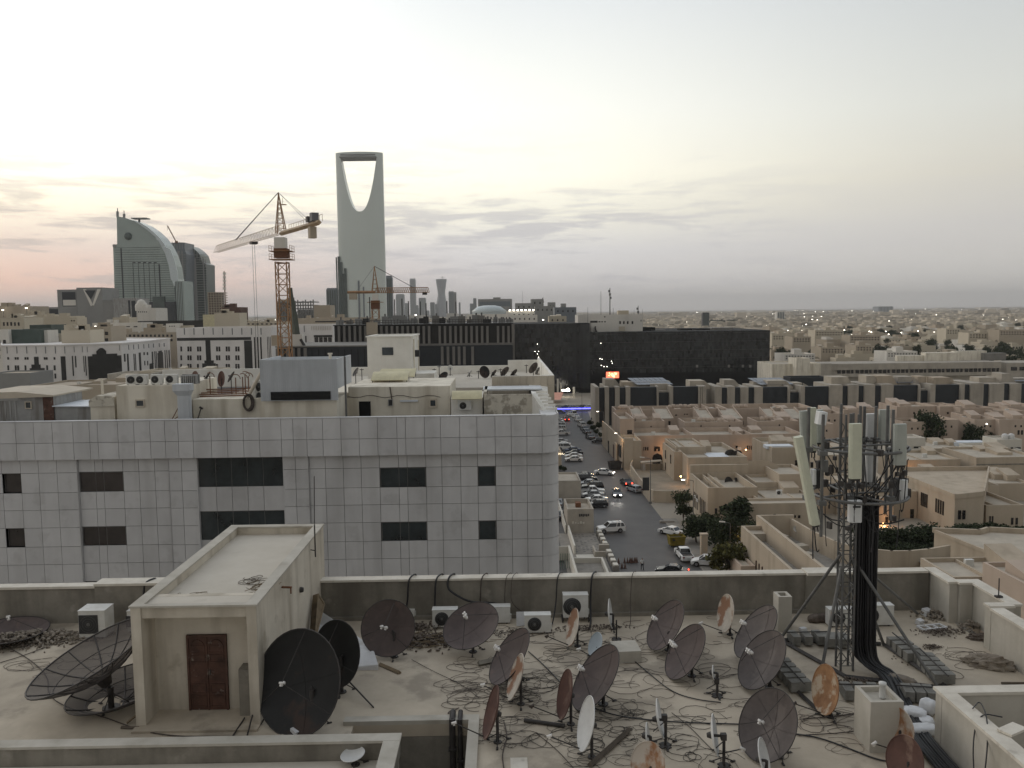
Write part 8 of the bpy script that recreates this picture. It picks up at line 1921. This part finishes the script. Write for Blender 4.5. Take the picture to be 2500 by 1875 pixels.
zp = Z_(686,470,YC); ap = Vector((mx-.3,YC,zp)); o = MB()
for sx_ in (-1,1):
    for sy_ in (-1,1): o.tube((mx+sx_*1.1,YC+sy_*1.1,zj),ap,.13,4)
for i in range(1,8): 
    f_ = i/8; w_ = 1.1*(1-f_); z = zj+(zp-zj)*f_; q = [(mx-.3*f_-w_,YC-w_,z),(mx-.3*f_+w_,YC-w_,z),(mx-.3*f_+w_,YC+w_,z),(mx-.3*f_-w_,YC+w_,z)]
    f2 = (i-1)/8; w2_ = 1.1*(1-f2); z2 = zj+(zp-zj)*f2; q2 = [(mx-.3*f2-w2_,YC-w2_,z2),(mx-.3*f2+w2_,YC-w2_,z2),(mx-.3*f2+w2_,YC+w2_,z2),(mx-.3*f2-w2_,YC+w2_,z2)]
    for j in range(4): o.tube(q[j],q[(j+1)%4],.06,3,caps=False); o.tube(q2[j],q[(j+1)%4],.06,3,caps=False)
o.tube(ap+Vector((.9,0,-2.8)),ap+Vector((.9,0,-1.2)),.05,4).cbox(ap+Vector((1.1,0,-2.8)),(1.3,1.2,.12)); o.build('tower_head','crane_yellow',C_)
o = MB(); o.tube(ap,root+d*43+Vector((0,0,1.9)),.10,5); o.tube(ap,root+d*43.3+Vector((.3,0,1.9)),.07,4); o.build('jib_tie','steel_dark',C_)
o = MB(); o.tube(ap,ce-d*-8+Vector((.4,.2,.5)),.05,4).tube(ap,ce-d*-4+Vector((-.4,-.2,.5)),.05,4); o.build('counter_tie','steel_grey',C_)
for zz in (Z_(688,614,YC),Z_(688,634,YC)):
    o = MB(); o.cbox((mx,YC,zz),(5.0,4.6,.15))
    for sx_ in (-2.4,2.4):
        for sy_ in (-2.2,0,2.2): o.tube((mx+sx_,YC+sy_,zz),(mx+sx_,YC+sy_,zz+1.3),.05,4)
        o.tube((mx+sx_,YC-2.2,zz+1.3),(mx+sx_,YC+2.2,zz+1.3),.05,4); o.tube((mx+sx_,YC-2.2,zz+.7),(mx+sx_,YC+2.2,zz+.7),.05,4)
    o.build('platform','crane_yellow',C_)
MB().box(mx-1.5,mx+1.5,YC-1.5,YC+1.5,Z_(688,630,YC),Z_(688,607,YC)).build('slewing_ring','rust',C_)
tr = root+d*((617-688)/(527-688)*0+27.); tr = root.lerp(tip,.36); o = MB(); o.cbox(tr+Vector((0,0,-.4)),(2.2,1.6,.6),atan2(d.y,d.x)); o.tube(tr+Vector((.2,0,-.5)),Vector((tr.x+.2,tr.y,14)),.045,4).tube(tr+Vector((-.4,0,-.5)),Vector((tr.x-.4,tr.y,14)),.045,4).cbox((tr.x,tr.y,13.5),(1.2,.8,1.6)); o.build('trolley_and_hook','steel_dark',C_)
# second crane
Y2 = 300.; mx2 = X_(916,720,Y2); zj2 = Z_(916,715,Y2); C2 = thing('tower_crane',(mx2,Y2,0),'smaller yellow tower crane with its jib pointing right, before the arched skyscraper','crane')
o = MB(); lattice(o,mx2,Y2,25,Z_(916,735,Y2),2.4,2.4,.14); o.build('mast','crane_yellow',C2); o = MB(); truss(o,Vector((mx2,Y2,zj2)),Vector((X_(1048,712,Y2),Y2,zj2)),1.4,1.7,26,.11); o.build('jib','crane_yellow',C2)
o = MB(); o.bar((mx2,Y2,zj2+.3),(X_(848,708,Y2),Y2,zj2+.3),.7); o.build('counter_jib','crane_yellow',C2); MB().cbox((X_(862,716,Y2),Y2,zj2-1.2),(2.6,1.8,2.2)).build('counterweight','city_tan',C2)
ap2 = T(914,650,Y2); o = MB()
for sx_ in (-1,1):
    for sy_ in (-1,1): o.tube((mx2+sx_*1.1,Y2+sy_*1.1,zj2),ap2,.15,4)
for i in range(1,6): f_ = i/6; w_ = 1.1*(1-f_); z = zj2+(ap2.z-zj2)*f_; xx = mx2+(ap2.x-mx2)*f_; o.tube((xx-w_,Y2-w_,z),(xx+w_,Y2-w_,z),.07,4).tube((xx-w_,Y2+w_,z),(xx+w_,Y2+w_,z),.07,4)
o.build('tower_head','crane_yellow',C2); o = MB(); o.tube(ap2,(X_(1010,712,Y2),Y2,zj2+1.7),.10,5); o.build('jib_tie','steel_dark',C2); MB().tube(ap2,(X_(870,708,Y2),Y2,zj2+.6),.05,4).build('counter_tie','steel_grey',C2)
MB().cbox((mx2,Y2,Z_(916,726,Y2)),(2.0,2.0,2.2)).build('operator_cab','city_white',C2); MB().cbox((mx2,Y2,Z_(916,744,Y2)),(2.9,2.9,3.0)).build('slewing_ring','rust',C2); MB().cbox((mx2,Y2,Z_(916,738,Y2)),(5.2,4.4,.2)).build('platform','crane_yellow',C2)
MB().cbox((X_(1037,716,Y2),Y2,zj2-.5),(1.6,1.2,.8)).build('trolley','steel_dark',C2)
# mobile crane boom on the low wing
Yb = 209.; zw = Z_(790,847,YW)+.3; a = T(724,822,Yb); b = T(708,703,Yb); r_ = thing('mobile_crane',(a.x,Yb,zw),'dark green telescopic crane boom raised beside the big tower crane','crane'); o = MB(); o.tube(a,a.lerp(b,.5),.95,4,r2=.9).tube(a.lerp(b,.49),a.lerp(b,.8),.72,4).tube(a.lerp(b,.79),b,.55,4); o.build('boom','boom_green',r_); MB().box(a.x-.8,a.x+1.6,Yb-1,Yb+1.4,zw,a.z+.6).build('cab','city_white',r_); MB().tube((a.x+1.2,Yb-1,a.z-.6),(a.x+2.2,Yb-1.1,a.z-2.4),.35,8).build('hose','steel_dark',r_); MB().box(a.x-6,a.x-3.6,Yb-1,Yb+1,zw,zw+2.6).build('container','city_tan',r_)
# ---- sprawl of houses to the horizon
rr = random.Random(99); near = []; FO = MB()
occupied = lambda x,y: False
def inview(x,y):
    px = 1225+2050*x/y; return -60 < px < 2560
def house_geo(o,x,y,w,d,h,rz,k):
    m_ = Matrix.Translation((x,y,0)) @ Matrix.Rotation(rz,4,'Z')
    o.box(-w/2,w/2,-d/2,d/2,0,h,m_)
    if k > .25: o.box(-w*.3,w*.1,-d*.3,d*.2,h+.01,h+2.6,m_)
    if k > .6: o.box(w*.15,w*.42,-d*.1,d*.35,h+.01,h+1.6,m_)
cands = []
y = 440.
while y < 2700:
    step = 18 + (y-440)*.008; x = -.62*y
    while x < .66*y:
        px = 1225+2050*x/y
        skip = (px < 1880 and y < 1200 and px > 560) or (px <= 560 and y < 1200) or not inview(x,y)
        if px > 1880 and y < 455: skip = True
        if not skip and rr.random() < .82 and (int(y/step)) % 4 != 0:
            w = rr.uniform(.5,.92)*step; d = rr.uniform(.5,.8)*step; h = rr.choice((4,5,6,7,8,9,10.5)) * (1.5 if rr.random() < .04 else 1)
            cands.append((x+rr.uniform(-3,3),y+rr.uniform(-3,3),w,d,h,rr.gauss(.0,.12)+ (.25 if x > 250 else -.1),rr.random()))
        x += step*1.05
    y += step*1.15
# what shows largest stays individual
vis = [c_ for c_ in cands if 1225+2050*c_[0]/c_[1] > 1860]
vis.sort(key=lambda c_: c_[1]); near = vis[:290]; nearset = set(map(id,near))
um = {}
bands = (('beige flat-roofed house in the nearest rows behind the ribbon window building','nearest rows of houses at the right'),('beige flat-roofed house in the middle rows of the right-hand sprawl','middle rows of houses at the right'),('small beige house farther out in the right-hand sprawl','farther rows of houses at the right'))
for c_ in near:
    x,y,w,d,h,rz,k = c_; bi = 0 if y < 560 else (1 if y < 720 else 2); m0 = rr.choice(('city_cream','city_tan','city_cream','villa_beige','city_white' if rr.random() < .4 else 'city_tan'))
    r_ = thing('distant_house',(x,y,0),bands[bi][0],'house',bands[bi][1],rz)
    o = MB(); o.box(-w/2,w/2,-d/2,d/2,0,h-.7)
    for (a0,a1,b0_,b1_) in ((-w/2,w/2,-d/2,-d/2+.3),(-w/2,w/2,d/2-.3,d/2),(-w/2,-w/2+.3,-d/2+.3,d/2-.3),(w/2-.3,w/2,-d/2+.3,d/2-.3)): o.box(a0,a1,b0_,b1_,h-.7,h)
    o.build('wall',m0,r_,org=(0,0,0)); o = MB(); o.box(-w*.3,w*.05,-d*.2,d*.25,h-.699,h+1.8); 
    if k > .5: o.box(w*.2,w*.38,0,d*.3,h-.699,h+.9)
    o.build('roof_room','city_white' if k > .8 else m0,r_,org=(0,0,0))
    nw = 3 + int(k*3)
    for i in range(nw):
        for j in range(2 if h > 6 else 1):
            ww = w/nw; o2 = bpy.data.objects.new('window',UM['win_dark']); COL.objects.link(o2); o2.parent = r_; o2.location = (-w/2+ww*(i+.5),-d/2-.05,2.0+3.2*j); o2.scale = (min(1.6,ww*.4),.1,1.5)
for c_ in cands:
    if id(c_) in nearset: continue
    house_geo(FO,*c_)
y = 2700.
while y < 11000:
    step = 40+(y-2700)*.018; x = -.62*y
    while x < .66*y:
        if inview(x,y) and rr.random() < .8:
            w = rr.uniform(.45,.95)*step; d = rr.uniform(.4,.7)*step; h = rr.uniform(6,15) * (1.8 if rr.random() < .04 else 1); house_geo(FO,x+rr.uniform(-6,6),y+rr.uniform(-9,9),w,d,h,rr.gauss(0,.1),.1)
        x += step*1.1
    y += step*1.3
o = FO.build('house_sprawl','city_far',org=(0,0,0)); tag(o,'hazy sprawl of countless flat-roofed beige houses reaching the horizon','city',kind='stuff')
# bigger blocks in the middle distance at the right
for i,(a,b,t_,Y,mt,lb) in enumerate(((1885,1935,816,640,'city_cream','pale apartment block with balconies just right of the black mall'),(1990,2060,806,700,'city_cream','long pale apartment block under a row of lit lamps'),(2075,2150,818,640,'city_tan','tan apartment block with round stair towers'),(2310,2345,802,760,'city_cream','tall cream apartment block in the right sprawl'),(2365,2440,812,700,'city_cream','wide cream apartment block with window grid at the right'),(2440,2510,805,680,'city_tan','apartment block cut by the right edge in the sprawl'),(1935,1980,822,560,'city_tan','brown roofed low block behind the trees by the mall'),(2090,2130,843,500,'city_tan','tan house with a garden right behind the ribbon building'),(2165,2240,858,460,'city_white','whitish house with a white water tank behind the ribbon building'),(1915,1990,864,440,'city_white','white flat house left behind the ribbon building'),(2005,2060,848,470,'city_tan','tan two storey house beside dark cypress trees'))):
    r_,w = nat('apartment_block',a,b,t_,Y,16,mt,lb,para=.6); grid(w,a+2,b-2,t_+3,t_+14,Y,max(3,int((b-a)/7)),2,.45,.5)
    x = X_((a+b)/2,t_,Y); ubox('stair_tower',mt,w,x-2,x+2,Y+3,Y+8,Z_((a+b)/2,t_,Y)-.5,Z_((a+b)/2,t_,Y)+2.4)
# middle distance trees
for i,(px,py,h,k) in enumerate(((1975,868,34,4),(1996,862,30,1),(2172,860,34,4),(2068,875,30,4),(2078,868,26,4),(1905,866,26,0),(1890,868,24,0),(2430,850,22,0),(2450,852,24,1),(2470,850,26,0),(2490,852,26,1),(2410,848,18,0),(2320,852,14,2),(2240,838,12,0),(2255,840,12,0),(2040,830,10,0),(2100,822,10,0),(1985,850,22,2),(2130,868,14,2),(2200,872,12,2),(2330,862,12,2),(2290,826,10,0),(2345,835,14,0),(2380,838,12,2),(2060,870,22,2),(1920,872,18,2))):
    Yt = 470+17*(i%7); p = T(px,py-h,Yt); H0 = (7,8.5,5,4.2,9)[k]; s_ = min(12,max(5,p.z))/H0; tr_ = put_tree(k,p.x,Yt,s_*(.62 if k != 4 else 1.0),'dark green tree standing among the beige houses of the right sprawl',i*.7,0,'trees among the right-hand houses',s_)
rr = random.Random(17)
for i in range(75):
    Yt = 450+850*rr.random()**1.5; px = rr.uniform(1880,2510); k = rr.choice((0,0,1,2,2)); s_ = rr.uniform(7,12)/(7,8.5,5,4.2,9)[k]; put_tree(k,X_(px,800,Yt),Yt,s_,'small dark tree between the houses of the right-hand sprawl',i,0,'small trees between the right-hand houses')
o = MB(); rr = random.Random(12)
def farwood(px0,px1,pt_,Y,n,lf=1.6):
    for i in range(n):
        px = rr.uniform(px0,px1); zt_ = Z_(px,pt_,Y)*rr.uniform(.75,1.0); x = X_(px,pt_,Y); y_ = Y+rr.uniform(0,60); leafcrown(o,rr,(x,y_,zt_*.6),max(3,zt_*.42),60,lf)
farwood(1725,1805,778,2000,24); farwood(1815,1915,785,1800,22); farwood(2000,2110,769,3200,8,2.0)
for i in range(260): 
    Y = rr.uniform(800,2600); px = rr.uniform(1880,2520); x = X_(px,780,Y); leafcrown(o,rr,(x,Y,4.5),rr.uniform(2.5,5),36,1.0)
tag(o.build('distant_trees','leaf',org=(0,0,0)),'dark tree belts and scattered crowns in the far sprawl','trees',kind='stuff')
# lit lamps in the sprawl
rr = random.Random(44); k = 0
near_l = [(1940,807),(1957,807),(1975,807),(2009,808),(2027,806),(2042,817),(2061,806),(2063,806),(2079,817),(2122,809),(2127,811),(2104,798),(2134,817),(2162,809),(2169,816),(2200,812),(2241,808),(2280,811),(1983,780),(1995,781),(1881,815),(1889,808),(1906,807),(1923,807),(1968,792)]
for px,py in near_l:
    z = 9; dlt = py-(761-.012*(px-1250)); Y = (CAMZ-z)*FPX/dlt; p = T(px,py,Y); s_ = Y/FPX*.9
    r_ = thing('road_lamp',(p.x,Y,0),'bright white lamp in the row across the right-hand sprawl','street lamp','lit lamps in the right sprawl'); MB().tube((p.x,Y,0),(p.x,Y,p.z),.15,5).build('pole','steel_grey',r_); MB().cbox((p.x,Y-.5,p.z),(s_*2,.8,s_*1.5)).build('lamp_head','lamp_white',r_)
for i,(px,py,Y) in enumerate(((234,797,425),(257,797,425),(285,797,425),(298,800,420),(303,799,420),(65,752,468),(8,757,468),(170,942,255),(234,942,250),(228,947,250),(164,947,255),(621,784,1500),(587,792,455),(283,915,290),(1015,769,600),(1326,781,500))):
    p = T(px,py,Y); s_ = Y/FPX*1.1; r_ = thing('road_lamp',(p.x,Y,p.z-4),'bright white lamp shining among the left-hand roofs','street lamp','lit lamps among the left roofs'); MB().tube((p.x,Y,p.z-4),(p.x,Y,p.z),.12,5).build('pole','steel_grey',r_); MB().cbox((p.x,Y-.4,p.z),(s_*3,.6,s_*1.6)).build('lamp_head','lamp_white',r_)
for i in range(7): x = X_(1245+9.5*i,757,639); r_ = thing('ceiling_lamp',(x,639.5,Z_(1270,758,639)),'one of the lit lamps in a row under the white canopy behind the mall','lamp','canopy lamps behind the mall'); MB().cbox((x,639.5,Z_(1270,757,639)),(1.3,.5,.6)).build('bulb','lamp_white',r_)
o = MB()
for i in range(70):
    Y = rr.uniform(1200,9000); px = rr.uniform(1600,2500) if rr.random() < .85 else rr.uniform(590,700); x = X_(px,760,Y); s_ = Y/FPX*rr.uniform(.3,.8); z = rr.uniform(9,16); o.cbox((x,Y,z),(s_*2,1,s_))
tag(o.build('distant_lights','lamp_white',org=(0,0,0)),'scatter of tiny white lights across the hazy distance','lights',kind='stuff')
# left foreground roofs between the office and the government building
for a,b,t_,Y,d_,mt,lb in ((262,370,912,262,12,'conc_light','stained concrete parapet block behind the row of air conditioners'),(75,290,940,240,20,'city_tan','tan flat roof stretching between the sheds and the government building'),(340,530,905,270,14,'city_cream','pale roof with a curved pipe behind the left clutter'),(430,700,915,240,20,'city_white','white roof mass behind the rusty dishes')):
    nat('house',a,b,t_,Y,d_,mt,lb,para=.5)
# ---- air
hz = MB(); hz.box(-15000,15000,-200,24000,-1.0,420); hb_ = bpy.data.materials.new('haze'); hb_.use_nodes = True; t = hb_.node_tree; t.nodes.clear(); vo = t.nodes.new('ShaderNodeVolumePrincipled'); vo.inputs['Color'].default_value = (.98,.97,.96,1); vo.inputs['Density'].default_value = .8e-4; vo.inputs['Anisotropy'].default_value = .2; oo = t.nodes.new('ShaderNodeOutputMaterial'); t.links.new(vo.outputs[0],oo.inputs['Volume'])
o = hz.build('haze',hb_,org=(0,0,0)); o['kind'] = 'stuff'; o['label'] = 'pale evening haze thickening toward the horizon'; o['category'] = 'haze'

xb_m,xd_m = X_(1440,850,YM),X_(1880,850,YM)
MBt = bpy.data.objects['shopping_mall']
for i in range(5): z = 11.5+3.9*i; MB().box(xb_m,xd_m,YM-.02,YM+.04,z-.12,z+.12).build('floor_line','stripe_dark',MBt)
